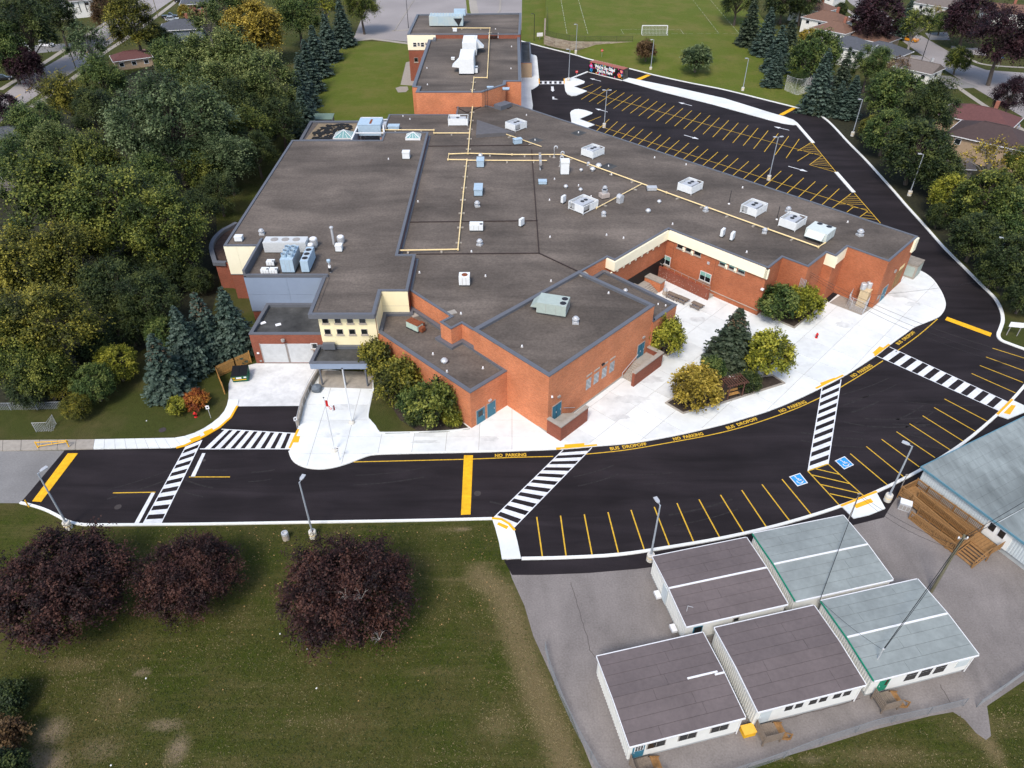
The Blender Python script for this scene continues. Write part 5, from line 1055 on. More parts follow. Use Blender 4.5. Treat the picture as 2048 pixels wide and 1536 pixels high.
for px, py, l in ((1126.5, 406, 'slim white condenser standing left of the largest screened unit'), (1444, 473, 'left one of the two slim white condensers above the courtyard'), (1463.5, 480, 'right one of the two slim white condensers above the courtyard'), (1043, 452, 'small white condenser by the roof seam behind the gymnasium')):
    t = thing('condenser', l, 'condenser', P(px, py, RZ), R(-35)); MB().box((0, 0, .75), (.42, 1.0, 1.1)).build('cabinet', M['hvac'], t, rel=False); MB().box((0, 0, .1), (.6, .8, .2)).build('feet', M['dark'], t, rel=False); MB().box((-.215, 0, .75), (.02, .7, .8)).build('grille', M['frame'], t, rel=False)
for px, py, h_, l in ((1108, 315, 2.2, 'left gooseneck vent pipe behind the white cabinet'), (1121.5, 323, 1.9, 'rear gooseneck vent pipe of the pair by the white cabinet'), (1120, 333, 2.0, 'front gooseneck vent pipe touching the white cabinet')):
    t = thing('gooseneck_pipe', l, 'vent pipe', P(px, py, RZ)); MB().tube([(0, 0, 0), (0, 0, h_ - .3), (.1, 0, h_ - .06), (.3, 0, h_), (.5, 0, h_ - .1), (.55, 0, h_ - .4)], .13, 8).build('pipe', M['galv'], t, rel=False); MB().lathe([(.3, 0), (.16, .2)], n=8).build('flashing', M['frame'], t, rel=False)
t = thing('pipe_manifold', 'row of dark pipe stands and silver valves near the roof seam', 'roof pipe', P(1080.5, 340, RZ))
for k in range(5): MB().tube([(0, 1.2 * k, 0), (0, 1.2 * k, 1.1)], .14, 8).build('stand', M['dark'] if k % 2 else M['galv'], t, rel=False); MB().box((.05, 1.2 * k, 1.15), (.45, .5, .35)).build('valve', M['galv'] if k % 2 else M['frame'], t, rel=False)
MB().tube([(0, -.4, .7), (0, 5.2, .7)], .1, 6).build('pipe', M['dark'], t, rel=False)
# north wing plant
c = P(932, 147, NR); t = thing('air_handler', 'big white air handling unit in two linked halves on the north wing', 'air handler', c)
yk_ = P(933, 112, NR).y - c.y
MB().box((.2, 3.2, 1.9), (3.4, 8.8, 3.2)).build('front_half', M['hvac'], t, rel=False); MB().box((.2, yk_ + 3.2, 1.75), (3.5, 7.5, 2.9)).build('rear_half', M['hvac'], t, rel=False); MB().box((.2, (yk_ + 7) / 2, .9), (2.9, yk_ - 6.5, 1.4)).build('link_duct', M['dark'], t, rel=False)
MB().box((.2, 3.2, .15), (3.6, 9.0, .3)).build('skid', M['dark'], t, rel=False)
for nm, x0_, y_, sg in (('hood', -1.5, 1.5, -1), ('hood', 1.95, yk_ + 3.4, 1)):
    h_ = MB(); h_.add([(x0_, y_ - 1.3, 3.0), (x0_, y_ + 1.3, 3.0), (x0_ + sg * 1.7, y_ + 1.3, 1.4), (x0_ + sg * 1.7, y_ - 1.3, 1.4), (x0_, y_ - 1.3, 1.2), (x0_, y_ + 1.3, 1.2)], [(0, 1, 2, 3), (3, 2, 5, 4), (0, 3, 4), (1, 5, 2)]); h_.build(nm, M['hvac'], t, rel=False)
MB().box((1.0, 2.2, 3.56), (1.5, 5.6, .12)).build('lid', M['hvac'], t, rel=False); MB().box((.2, yk_ + 4.2, 3.3), (2.4, 4.0, .2)).build('lid', M['hvac'], t, rel=False)
packaged_unit(948, 145, NR, 'small white condenser beside the big north air handler', 0, 1.8, 2.4, 1.2, M['hvac'], hood=False, fans=1, name='condenser', cat='condenser')
t = thing('duct_housing', 'long patched blue grey duct housing on the rearmost roof', 'duct', P(893, 53, NR1)); L_ = P(926, 53, NR1).x - P(859, 53, NR1).x
db = MB().box((0, 1.5, 1.5), (L_, 4.2, 2.4)).build('housing', mat('patched_galvanised', (.34, .45, .50), .5, .2, .6, col2=(.46, .50, .46)), t, rel=False)
for k in range(11): MB().box((-L_ / 2 + L_ * (k + .5) / 11, 1.5, 2.74), (.08, 4.2, .08)).build('rib', M['hvacblue'], db, rel=False)
for k in range(6): MB().box((-L_ / 2 + L_ * (k + .5) / 6, -.62, 1.5), (.07, .06, 2.4)).build('rib', M['galv'], db, rel=False)
MB().box((0, 1.5, .15), (L_ * .95, 3.6, .3)).build('stand', M['dark'], t, rel=False); MB().box((L_ / 2 - 1.0, 3.2, 3.0), (3.2, 2.0, 1.4)).build('top_duct', M['hvacblue'], t, rel=False)
mb = MB(); mb.add([(L_ / 2 - 2.6, -.66, 2.2), (L_ / 2 - .2, -.66, 2.2), (L_ / 2 - 1.2, -.66, .2)], [(0, 2, 1)]); mb.build('opening', M['dark'], t, rel=False)
t = thing('roof_hatch', 'dark slatted roof grille leaning between the two north roofs', 'roof grille', P(987, 78, NR), 0)
for k in range(5): MB().box((0, .2 * k, .3 + .42 * k * .5), (2.4, .3, .06)).build('slat', M['dark'], t, rel=False)
for x in (-1.25, 1.25): MB().beam((x, -.2, .2), (x, 1.0, 1.3), .1, .1).build('side_rail', M['galv'], t, rel=False)
t = thing('well_unit', 'blue grey air unit with rust streaks on legs inside the screen walls', 'rooftop unit', P(741, 279, 7.0)); MB().box((0, 2.0, 1.9), (4.6, 4.2, 2.2)).build('cabinet', M['hvacblue'], t, rel=False)
for x in (-2, 2):
    for y in (.2, 3.8): MB().tube([(x, y, -1.8), (x, y, .85)], .1, 5).build('leg', M['galv'], t, rel=False)
MB().box((.2, 1.8, 3.02), (.45, 2.6, .05)).build('rust_streak', M['rust'], t, rel=False); MB().box((2.7, 2.6, 1.9), (.9, 1.6, 1.2)).build('outlet', M['galv'], t, rel=False); MB().box((0, 1.9, 3.0), (4.66, 4.1, .06)).build('lid', M['hvacblue'], t, rel=False)
def skylight(px, py, z, s, label):
    c = P(px, py, z); t = thing('skylight', label, 'skylight', c); MB().box((0, 0, .2), (2 * s, 1.7 * s, .4)).build('kerb_base', M['wframe'], t, rel=False)
    x, y, h_ = s * .95, s * .82, s * .55; B = [(-x, -y, .4), (x, -y, .4), (x, y, .4), (-x, y, .4)]; A_ = (0, 0, .4 + h_)
    for i in range(4): MB().add([B[i], B[(i + 1) % 4], A_], [(0, 1, 2)]).build('pane', mat('green_glass', (.16, .30, .30), .15, .1, 2) if 'green_glass' not in bpy.data.materials else bpy.data.materials['green_glass'], t, rel=False)
    for i in range(4):
        MB().beam(B[i], A_, .12, .12).build('glazing_bar', M['wframe'], t, rel=False)
        for f_ in (.25, .5, .75): q = Vector(B[i]).lerp(Vector(B[(i + 1) % 4]), f_); MB().beam(q, q.lerp(Vector(A_), 1 - abs(f_ - .5) * 2 * 1.0 if f_ != .5 else 1.0) if f_ == .5 else q.lerp(Vector(A_), .5) , .07, .07).build('glazing_bar', M['wframe'], t, rel=False)
skylight(689, 274, 4.95, 2.1, 'larger pyramid skylight on the cobbled well roof'); skylight(827, 276, HR, 1.45, 'smaller white framed pyramid skylight on the hall roof')
# gas line: runs, drop and supports
def zz2(x, y): return (512 + x / 4, y / 4)
def gas(pts, z, label, r=.105, drop=None, sup=True):
    q = [P(a, b, zz + .35) for a, b, zz in pts]; t = thing('gas_pipe', label, 'gas pipe', P(pts[0][0], pts[0][1], pts[0][2]))
    MB().tube(q, r, 8).build('pipe', M['gas'], t)
    for i in range(len(q) - 1):
        MB().lathe([(r * 1.25, -.16), (r * 1.35, 0), (r * 1.25, .16)], q[i], 8).build('elbow', M['gas'], t)
        if not sup or abs(q[i].z - q[i + 1].z) > .5: continue
        d = q[i + 1] - q[i]; n = int(d.length / 4.2)
        for k in range(n):
            p = q[i] + d * ((k + .5) / n); a = math.atan2(d.y, d.x); MB().box((p.x, p.y, p.z - .27), (.3, 1.0, .16), a).build('support_block', M['conc2'], t)
gas([(905, 56, NR1), (980, 56, NR1), (979, 71, NR1), (974.5, 155, NR), (948, 155, NR), (944.5, 184.5, NR + .2)], 0, 'yellow gas pipe stepping across the north wing roof')
p_ = P(944.5, 184.5, NR + .2)
t = thing('gas_pipe', 'vertical yellow gas pipe down the north wing brick face', 'gas pipe', (p_.x, p_.y - .3, 8.2)); MB().tube([(p_.x, p_.y + .2, NR + .55), (p_.x, p_.y - .3, NR + .5), (p_.x, p_.y - .3, 8.5)], .14, 8).build('pipe', M['gas'], t); MB().box((p_.x, p_.y - .2, 9.5), (.4, .2, .12)).build('clamp', M['galv'], t)
gas([(945, 214, RZ), (939.5, 265, RZ), (936, 306.5, RZ), (898, 308, RZ), (896, 319, RZ), (934, 319.5, RZ), (927, 384, RZ), (916, 498.5, RZ), (782, 501, RZ + .3)], 0, 'main yellow gas pipe zigzagging down the middle roof to the hall', r=.115)
gas([(936.5, 306.5, RZ), (1024, 309, RZ), (1125, 309, RZ), (1333, 385, RZ), (1536, 458, RZ), (1637, 494, RZ), (1651, 485, RZ)], 0, 'long yellow gas line running out to the east end units')
gas([(934, 320.5, RZ), (1094, 321, RZ)], 0, 'short yellow gas branch parallel to the long line')
gas([(764.5, 266, RZ + .3), (764.5, 259.5, RZ + .3), (868, 260, RZ), (868, 266, RZ), (938, 266, RZ)], 0, 'yellow gas branch running left to the screened well')
gas([(1000, 264, RZ), (1083, 293, RZ)], 0, 'slanting yellow gas branch in front of the triangular step', r=.08)
gas([(1193, 416, RZ), (1283, 368, RZ)], 0, 'slanting yellow gas branch to the largest screened unit', r=.08)
# small white roof stubs and drains that dot the gravel
stub = None
for px, py, z in [(1099, 401, RZ), (1100, 475, RZ), (1102, 563, RZ), (1213, 471, RZ), (1247, 477, RZ), (1345, 449, RZ), (1493, 505, RZ), (1217, 587, AR), (1044, 694, AR), (922, 628, RZ), (971, 553, RZ), (839, 546, RZ), (943, 504, RZ), (836, 404, RZ), (1053, 231, RZ), (1157, 266, RZ), (1217, 333, RZ), (1309, 316, RZ), (1485, 376, RZ), (1695, 445, RZ), (777, 319, HR), (866, 709, LR), (894, 744, LR), (966, 737, LR), (1316, 610, 6.0), (1331, 613, 6.0), (853, 94, NR), (854, 137, NR), (855, 170, NR), (991, 59, NR1), (1023, 94, NR), (1022, 138, NR), (1070, 281, RZ), (1372, 330, RZ), (1182, 394, RZ), (1109, 359, RZ), (1157, 372, RZ), (1223, 350, RZ), (1262, 361, RZ), (820, 239, RZ), (806, 233, RZ)]:
    c = P(px, py, z)
    if stub is None:
        stub = thing('vent_stub', 'small white vent stub dotting the grey roofs', 'vent pipe', c, 0, 'small white vent stubs dotting the roofs'); MB().lathe([(.10, 0), (.10, .26), (.06, .30)], n=8).build('pipe', M['paper'], stub, rel=False); MB().lathe([(.2, 0), (.13, .05)], n=8).build('flashing', M['frame'], stub, rel=False)
    else: dup(stub, c)
for px, py, l in ((1735 / 4 + 1024, 384 + 95 / 4, 'thin black mast near the east screened units'), (1553.5, 439, 'thin dark mast left of the two east units')):
    t = thing('mast', l, 'mast', P(px, py, RZ)); MB().tube([(0, 0, 0), (0, 0, 2.3)], .05, 5).build('pole', M['dark'], t, rel=False); MB().lathe([(.2, 0), (.1, .15)], n=8).build('foot', M['paper'], t, rel=False)
for px, py, z, l in ((1166, 549, AR, 'pale splash block at the back corner of the gymnasium roof'), (903, 626, RZ, 'pale splash block near the brick notch in the front roof'), (832, 630, LR, 'pale splash block under the brick wall on the low roof')):
    t = tag(MB().box(P(px, py, z) + Vector((0, 0, .06)), (1.3, .9, .12), R(30)).build('splash_block', M['conc2']), l, 'splash block')
for px, py, r_ in ((623, 676, -.5), (624, 679.5, -.3)):
    pass
t = MB(); t.box(P(526, 646, 4.5) + Vector((0, 0, .03)), (.75, .55, .05), R(35)); tag(t.build('white_board', M['paper']), 'upper loose white sheet lying on the garage roof', 'board')
t = MB(); t.box(P(556.5, 649.5, 4.5) + Vector((0, 0, .03)), (.75, .55, .05), R(25)); tag(t.build('white_board', M['paper']), 'lower loose white sheet lying on the garage roof', 'board')
# ================================================================== site furniture
def lamp(px, py, az, label, h=8.3, heads=1, base=True, m='pole'):
    "parking-lot light: concrete pier, tapered pole, arm and flat head; az = direction of the head (degrees from +X)"
    c = P(px, py); t = thing('street_lamp', label, 'street lamp', c, R(az), 'lights around the lots')
    if base:
        MB().lathe([(.40, 0), (.40, .92), (.36, 1.0)], n=16).build('pier', M['lampbase'], t, rel=False); MB().lathe([(.405, .5), (.405, .62)], n=16).build('band', M['gas'], t, rel=False)
        MB().box((0, 0, 1.02), (.34, .34, .05)).build('foot_plate', M['galv'], t, rel=False)
    b0 = .93 if base else 0
    MB().tube([(0, 0, b0), (0, 0, h * .5), (0, 0, h)], [.11, .095, .075], 8).build('pole', M[m], t, rel=False)
    for k in range(heads):
        s = 1 if k == 0 else -1
        MB().tube([(0, 0, h - .06), (.35 * s, 0, h + .02)], .045, 6).build('arm', M[m], t, rel=False)
        hd = MB(); hd.add([(.3 * s, -.12, h), (.55 * s, -.2, h), (1.05 * s, -.2, h + .02), (1.05 * s, .2, h + .02), (.55 * s, .2, h), (.3 * s, .12, h)] + [(.3 * s, -.12, h + .09), (.55 * s, -.2, h + .12), (1.05 * s, -.2, h + .11), (1.05 * s, .2, h + .11), (.55 * s, .2, h + .12), (.3 * s, .12, h + .09)],
                     [(0, 1, 2, 3, 4, 5), (11, 10, 9, 8, 7, 6)] + [(i, (i + 1) % 6, (i + 1) % 6 + 6, i + 6) for i in range(6)]); hd.build('lamp_head', M['galv'] if m == 'pole' else M[m], t, rel=False)
        MB().box((.78 * s, 0, h - .02), (.4, .3, .03)).build('lens', M['paper'], t, rel=False)
    return t
lamp(138, 1056, 60, 'grey street lamp on a chipped pier beside the yellow stub post at the road bend')
lamp(627, 1074, 75, 'grey street lamp standing between the road and the large purple tree')
lamp(1300, 1120, 110, 'grey street lamp at the upper left corner of the brown portable')
lamp(1774, 1001, 140, 'grey street lamp on a thick pier by the head of the wooden ramp')
lamp(1977, 556, 150, 'grey street lamp half hidden by dark trees on the east side', 7)
lamp(1818, 391, 165, 'grey street lamp at the grass edge level with the east end parking rows')
lamp(1704, 272, 185, 'grey street lamp in front of the spruces at the ring road bend')
lamp(1485, 182, 200, 'grey street lamp on the field edge left of the ball backstop')
lamp(1301, 141, 200, 'grey street lamp on the grass beside the brown bush')
lamp(1151.5, 107, 210, 'grey street lamp in front of the stone retaining wall')
lamp(1137, 163, 175, 'grey street lamp on the traffic island by the stop sign')
lamp(1208, 255, 0, 'double headed grey street lamp at the start of the second parking row', 8.6, 2)
lamp(1537, 360, 10, 'double headed grey street lamp in the parking row by the east roof edge', 8.9, 2)
lamp(1068, 82, 180, 'black lamp post on the verge left of the retaining wall', 8, 1, False, 'dark')
lamp(817, 56, 20, 'thin dark lamp post at the corner of the rear building', 9, 1, False, 'dark')
lamp(1843, 122, 60, 'black lamp post leaning over the side street', 7.5, 1, False, 'dark')
# flag poles
def flagpole(px, py, h, label):
    c = P(px, py); t = thing('flagpole', label, 'flagpole', c); MB().lathe([(.42, .12), (.36, .3), (.2, .42)], n=14).build('footing', M['lampbase'], t, rel=False); MB().tube([(0, 0, .3), (0, 0, h * .5), (0, 0, h)], [.09, .075, .045], 8).build('pole', M['hvac'], t, rel=False); MB().lathe([(.04, h), (.10, h + .08), (.03, h + .16)], n=8).build('finial', M['dark'], t, rel=False); MB().tube([(.1, 0, 1.2), (.08, 0, h - .2)], .012, 4).build('halyard', M['paper'], t, rel=False); return c
c = flagpole(669.5, 903, 8.3, 'white flagpole flying a flag on the rounded concrete island'); flagpole(704, 847, 8.6, 'bare white flagpole in front of the entrance canopy')
t = thing('flag', 'limp red and white flag with a leaf, flying from the flagpole', 'flag', c)
fb = MB()
def fp(u, v): return (.06 + 1.0 * u + .10 * math.sin(u * 11), .20 * math.sin(u * 8) * (.3 + u), 8.0 - .95 * v * (1 - .25 * u) - 1.05 * u + .06 * math.sin(u * 9))
nx = 16
for i in range(nx):
    for j in range(4):
        u0, u1, v0, v1 = i / nx, (i + 1) / nx, j / 4, (j + 1) / 4; fb.add([fp(u0, v0), fp(u1, v0), fp(u1, v1), fp(u0, v1)], [(0, 1, 2, 3)], 0 if (i < 4 or i >= 12) else 1)
fb.build('cloth', [M['red'], M['paper']], t, rel=False)
lf = MB()
leafp = [(.5, .95), (.48, .72), (.33, .75), (.36, .66), (.2, .5), (.27, .47), (.24, .36), (.35, .38), (.38, .32), (.45, .42), (.42, .18), (.46, .2), (.5, .08), (.54, .2), (.58, .18), (.55, .42), (.62, .32), (.65, .38), (.76, .36), (.73, .47), (.8, .5), (.64, .66), (.67, .75), (.52, .72)]
pts = [Vector(fp(.25 + .5 * a, b)) for a, b in leafp]
for s_ in (-.02, .02):
    tri = tessellate_polygon([[Vector((a, b, 0)) for a, b in leafp]]); lf.add([p + Vector((0, s_, 0)) for p in pts], tri)
lf.build('leaf_emblem', M['red'], t, rel=False)
# signs
def post_sign(px, py, h, kind, label, rz=0):
    c = P(px, py); t = thing('sign', label, 'sign', c, R(rz)); MB().tube([(0, 0, 0), (0, 0, h)], .035, 6).build('post', M['galv'] if kind != 'dark' else M['dark'], t, rel=False)
    if kind == 'stop':
        o = [(.38 * math.cos(R(22.5 + 45 * k)), h - .35 + .38 * math.sin(R(22.5 + 45 * k))) for k in range(8)]; MB().add([(x, -.05, z) for x, z in o] + [(x, -.03, z) for x, z in o], [list(range(8)), list(reversed(range(8, 16)))] + [(i + 8, (i + 1) % 8 + 8, (i + 1) % 8, i) for i in range(8)]).build('sign_face', M['red'], t, rel=False)
        o2 = text_on('lettering', 'STOP', Vector((-.28, -.056, h - .46)) , Vector((.56, 0, 0)), Vector((0, 0, .22)), M['paper'], None); o2.parent = t
    else:
        MB().box((0, -.05, h - .3), (.42, .02, .55)).build('sign_face', M['paper'], t, rel=False); MB().box((0, -.063, h - .3), (.2, .005, .22)).build('symbol', M['red'] if kind == 'red' else M['dark'], t, rel=False)
    return t
post_sign(1152.5, 163.5, 3.0, 'stop', 'red stop sign on the traffic island by the striped crossing'); post_sign(1203, 118, 2.8, 'stop', 'red stop sign on the grass behind the painted container')
post_sign(422, 836, 2.1, 'plain', 'small white parking sign in the grass by the red bush', 15); post_sign(680, 921, 2.3, 'plain', 'small white sign beside the flagpole at the island edge', -25); post_sign(595, 858, 2.0, 'plain', 'thin sign post at the foot of the garage ramp wall', 40)
t = thing('sign', 'white two legged notice board at the east corner by the road', 'sign', P(2023, 671), R(-10))
for x in (-.7, .7): MB().box((x, 0, 1.0), (.1, .1, 2.0)).build('leg', M['frame'], t, rel=False)
MB().box((0, -.07, 1.9), (2.0, .05, .8)).build('board', M['paper'], t, rel=False)
t = thing('sign', 'white notice board on the verge by the black lamp post', 'sign', P(1079.5, 79), R(15)); MB().box((0, 0, .7), (.1, .1, 1.4)).build('leg', M['frame'], t, rel=False); MB().box((0, -.07, 1.5), (2.0, .06, 1.1)).build('board', M['paper'], t, rel=False)
t = thing('street_sign', 'blue and white street name sign by the far street corner', 'sign', P(1995, 136), R(-20)); MB().tube([(0, 0, 0), (0, 0, 3)], .05, 6).build('post', M['galv'], t, rel=False); MB().box((0, 0, 2.9), (1.3, .05, .3)).build('blade', mat('sign_blue', (.1, .3, .6), .5, .1, 2), t, rel=False)
# painted shipping container
ca_, cb_ = P(1177, 144.8), P(1245, 161.2); d = (cb_ - ca_).normalized(); L = (cb_ - ca_).length; az = math.atan2(d.y, d.x); bk = Vector((-d.y, d.x, 0))
t = thing('shipping_container', 'black shipping container painted with white lettering and bright flowers', 'container', ca_ + d * L / 2 + bk * 1.22, az)
H = 2.75; W_ = 2.44
body = MB().box((0, 0, H / 2 + .1), (L, W_, H)).build('body', M['black'], t, rel=False); MB().box((0, 0, H + .13), (L - .1, W_ - .1, .06)).build('roof', mat('rust_red_roof', (.33, .115, .085), .8, .12, 1.5), t, rel=False)
for k in range(24): MB().box((-L / 2 + L * (k + .5) / 24, 0, H + .175), (.16, W_ - .3, .03)).build('roof_rib', M['rustroof'] if 'rustroof' in M else bpy.data.materials['rust_red_roof'], body, rel=False)
for x in (-L / 2, L / 2):
    for y in (-W_ / 2, W_ / 2): MB().box((x, y, H / 2 + .1), (.18, .18, H + .08)).build('corner_post', M['dark'], t, rel=False)
for k in range(4): MB().tube([(L / 2 + .04, -.9 + .6 * k, .3), (L / 2 + .04, -.9 + .6 * k, H)], .03, 5).build('lock_bar', M['frame'], t, rel=False)
for y in (-.6, .6): MB().box((L / 2 + .02, y, H / 2 + .1), (.03, 1.1, H - .3)).build('door', M['black'], t, rel=False)
yb = -W_ / 2 - .012
for s, x, z, wv in (("We're So Glad", -3.9, 1.72, 7.0), ("You're Here", -3.2, .72, 5.6)):
    o = text_on('lettering', s, Vector((x, yb - .004, z)), Vector((wv, 0, 0)), Vector((0, 0, .92)), M['paper'], None, bold=.06); o.parent = t
pal = [mat('mural_' + n, c, .6, .08, 3) for n, c in (('pink', (.75, .08, .30)), ('blue', (.03, .32, .70)), ('yellow', (.85, .62, .03)), ('red', (.72, .05, .04)), ('orange', (.85, .25, .03)), ('green', (.12, .5, .12)), ('sky', (.2, .6, .8)))]
rf = random.Random(11)
def flower(x, z, r, m1, m2):
    mb = MB(); n = 8
    for k in range(n):
        a = 2 * math.pi * k / n; cx, cz = x + r * .62 * math.cos(a), z + r * .62 * math.sin(a); mb.add([(cx + r * .36 * math.cos(b), yb - .002, cz + r * .36 * math.sin(b)) for b in [2 * math.pi * q / 8 for q in range(8)]], [list(range(8))])
    mb.build('painted_flower', m1, t, rel=False); MB().add([(x + r * .4 * math.cos(2 * math.pi * q / 10), yb - .004, z + r * .4 * math.sin(2 * math.pi * q / 10)) for q in range(10)], [list(range(10))]).build('flower_centre', m2, t, rel=False)
flower(-5.1, 1.95, .62, pal[0], pal[6]); flower(-5.0, .85, .5, pal[1], M['black']); flower(4.75, 1.05, .62, pal[4], pal[3]); flower(5.35, 2.2, .5, pal[0], pal[2]); flower(5.5, 1.3, .33, pal[1], pal[2])
for k in range(60):
    x, z = rf.uniform(-5.9, 5.9), rf.uniform(.35, 2.7)
    if -4.0 < x < 3.3 and .65 < z < 2.62: z = rf.choice([.42, 2.68, 1.62])
    s = rf.uniform(.1, .24)
    if rf.random() < .5: MB().add([(x + s * math.cos(2 * math.pi * q / 7), yb, z + s * math.sin(2 * math.pi * q / 7)) for q in range(7)], [list(range(7))]).build('painted_dot', rf.choice(pal), t, rel=False)
    else: MB().add([(x - s * .5, yb, z - s), (x + s * .5, yb, z - s), (x + s * .6, yb, z + s), (x - s * .4, yb, z + s)], [(0, 1, 2, 3)]).build('painted_dash', rf.choice(pal), t, rel=False)
# retaining wall of rough courses and the black fence on it
t = thing('retaining_wall', 'stepped pale stone retaining wall below the playing field', 'retaining wall', P(1120, 100))
rs = random.Random(2); stones = [mat('ledge_stone_%s' % n, c, .95, .22, 3) for n, c in (('a', (.32, .26, .19)), ('b', (.27, .22, .17)), ('c', (.36, .31, .24)))]
lowz = [P(1088, 93.4), wz(1, 1139, 105), wz(2, 1157, 101), wz(3, 1192, 89), WT[4]]
cnt = 0
wp = [Vector((p.x, p.y)) for p in WT]
def base_at(i, f):
    zs = [0.0, 0.0, .05, 1.0, 2.3]; z0_ = [0, 0, .05, .9, 2.45]; return z0_[i] + (z0_[i + 1] - z0_[i]) * f
for i in range(4):
    a, b = wp[i], wp[i + 1]; e = (b - a).normalized(); n = Vector((e.y, -e.x)); Ls = (b - a).length; s = 0
    for c_ in range(9):
        z0 = .29 * c_; s = -rs.random() * .6
        while s < Ls:
            w_ = rs.uniform(1.0, 1.9); s0, s1 = max(s, 0), min(s + w_, Ls); s += w_
            if s1 - s0 < .15: continue
            zb = base_at(i, (s0 + s1) / 2 / Ls)
            if z0 + .27 < zb: continue
            d_ = .30 - .03 * c_ + rs.uniform(0, .07); p, q = a + e * (s0 + .02), a + e * (s1 - .02)
            MB().prism([p, q, q + n * d_, p + n * d_], max(z0, zb - .2), z0 + .265).build('stone', stones[rs.randrange(3)], t); cnt += 1
print('stones', cnt)
bkm = MB(); strip(bkm, [p for p in wp], .1, 0, FZ); bkm.build('core', stones[1], t)
p0 = wp[0]; q0 = P(1091, 38, FZ); rtn = MB(); rtn.beam((p0.x - .1, p0.y, 1.4), (q0.x - .1, q0.y, 1.4), .5, 2.8); rtn.build('return_wall', stones[1], t)
def chain_fence(name, label, pts, z, h, sp, m, mesh=.32, wire=.012, top=True, cat='fence', pr=.035):
    pts = [Vector((a[0], a[1])) for a in pts]; t = thing(name, label, cat, (pts[0].x, pts[0].y, z)); L = [0]
    for i in range(1, len(pts)): L.append(L[-1] + (pts[i] - pts[i - 1]).length)
    def at(s):
        s = min(max(s, 0), L[-1] - 1e-6); i = max(j for j in range(len(L) - 1) if L[j] <= s + 1e-9); return pts[i].lerp(pts[i + 1], (s - L[i]) / (L[i + 1] - L[i]))
    n = max(int(round(L[-1] / sp)), 1)
    for k in range(n + 1): q = at(L[-1] * k / n); MB().tube([(q.x, q.y, z), (q.x, q.y, z + h + .05)], pr, 6).build('post', M[m], t)
    if top: MB().tube([(*at(L[-1] * k / (n * 2)), z + h) for k in range(n * 2 + 1)], pr * .7, 5).build('top_rail', M[m], t)
    w_ = MB(); k = -h
    while k < L[-1]:
        for sg in (1, -1):
            s0, s1 = (k, k + h); za, zb = (z + .05, z + h) if sg == 1 else (z + h, z + .05)
            if s0 < 0: za += (zb - za) * (-s0 / h); s0 = 0
            if s1 > L[-1]: zb = za + (zb - za) * ((L[-1] - s0) / (s1 - s0)); s1 = L[-1]
            if s1 - s0 > .02: a, b = at(s0), at(s1); w_.tube([(a.x, a.y, za), (b.x, b.y, zb)], wire, 3, cap=False)
        k += mesh
    stuff(w_.build('chain_link', M[m], t)); return t
chain_fence('fence', 'black chain link fence along the top of the stone retaining wall', [(p.x, p.y + .2) for p in WT], FZ, 1.5, 4.6, 'dark', .5, .02)
t = chain_fence('fence', 'tall black mesh fence end running back from the retaining wall', [(WT[0].x + .6, WT[0].y + .3), (P(1094, 30, FZ).x, P(1094, 30, FZ).y)], FZ, 2.6, 6, 'dark', .8, .02)
fy = PL([(1090, 1300), (1100, 1345), (1122, 1400), (1150, 1462), (1185, 1525), (1205, 1560), (1300, 1590), (1420, 1565), (1536, 1528), (1636, 1490), (1752, 1452), (1861, 1428), (1926, 1412)])
chain_fence('fence', 'galvanised chain link fence around the portable classroom yard', [(a.x, a.y) for a in fy], 0, 1.25, 3.4, 'fence', .14, .0055)
fy = PL([(1953, 1415), (2000, 1383), (2060, 1340), (2140, 1285)]); chain_fence('fence', 'short galvanised chain link fence right of the yard gate opening', [(a.x, a.y) for a in fy], 0, 1.25, 3.2, 'fence', .14, .0055)
fy = PL([(-30, 821), (60, 820), (128, 818)]); chain_fence('fence', 'low chain link fence in the shade of the trees at the left', [(a.x, a.y) for a in fy], 0, 1.2, 3.2, 'pole', .3, .012)
fy = PL([(73, 864), (106, 863), (113, 848)]); chain_fence('chain_link_pen', 'small galvanised chain link gate pen near the yellow barrier', [(a.x, a.y) for a in fy], 0, 1.5, 2.3, 'galv', .3, .012, cat='pen')
fy = PL([(1568, 183), (1577, 187), (1593, 193), (1607, 189), (1623, 184)]); chain_fence('backstop', 'tall chain link ball backstop in front of the spruces', [(a.x, a.y) for a in fy], 0, 4.2, 3.6, 'galv', .45, .016, cat='backstop')
struct(MB().sheet(ragged(1597, 183, 3.2, 2.6, 20, 4), .02).build('home_plate_dirt', bare))
# goal
g0, g1 = P(1283, 67.5, FZ), P(1333.5, 67.5, FZ); t = thing('soccer_goal', 'white soccer goal with a net on the playing field', 'soccer goal', (g0 + g1) / 2)
gh = 2.44
for a in (g0, g1): MB().tube([(a.x, a.y, FZ), (a.x, a.y, FZ + gh)], .09, 8).build('upright', M['paper'], t)
MB().tube([(g0.x, g0.y, FZ + gh), (g1.x, g1.y, FZ + gh)], .09, 8).build('crossbar', M['paper'], t)
nb_ = MB()
for k in range(19):
    x = g0.x + (g1.x - g0.x) * k / 18; nb_.tube([(x, g0.y, FZ + gh), (x, g0.y - .7, FZ + gh - .2), (x, g0.y - 2.0, FZ)], .014, 3, cap=False)
for k in range(7): f = k / 6; nb_.tube([(g0.x, g0.y - .7 - 1.3 * f, FZ + (gh - .2) * (1 - f)), (g1.x, g0.y - .7 - 1.3 * f, FZ + (gh - .2) * (1 - f))], .014, 3, cap=False)
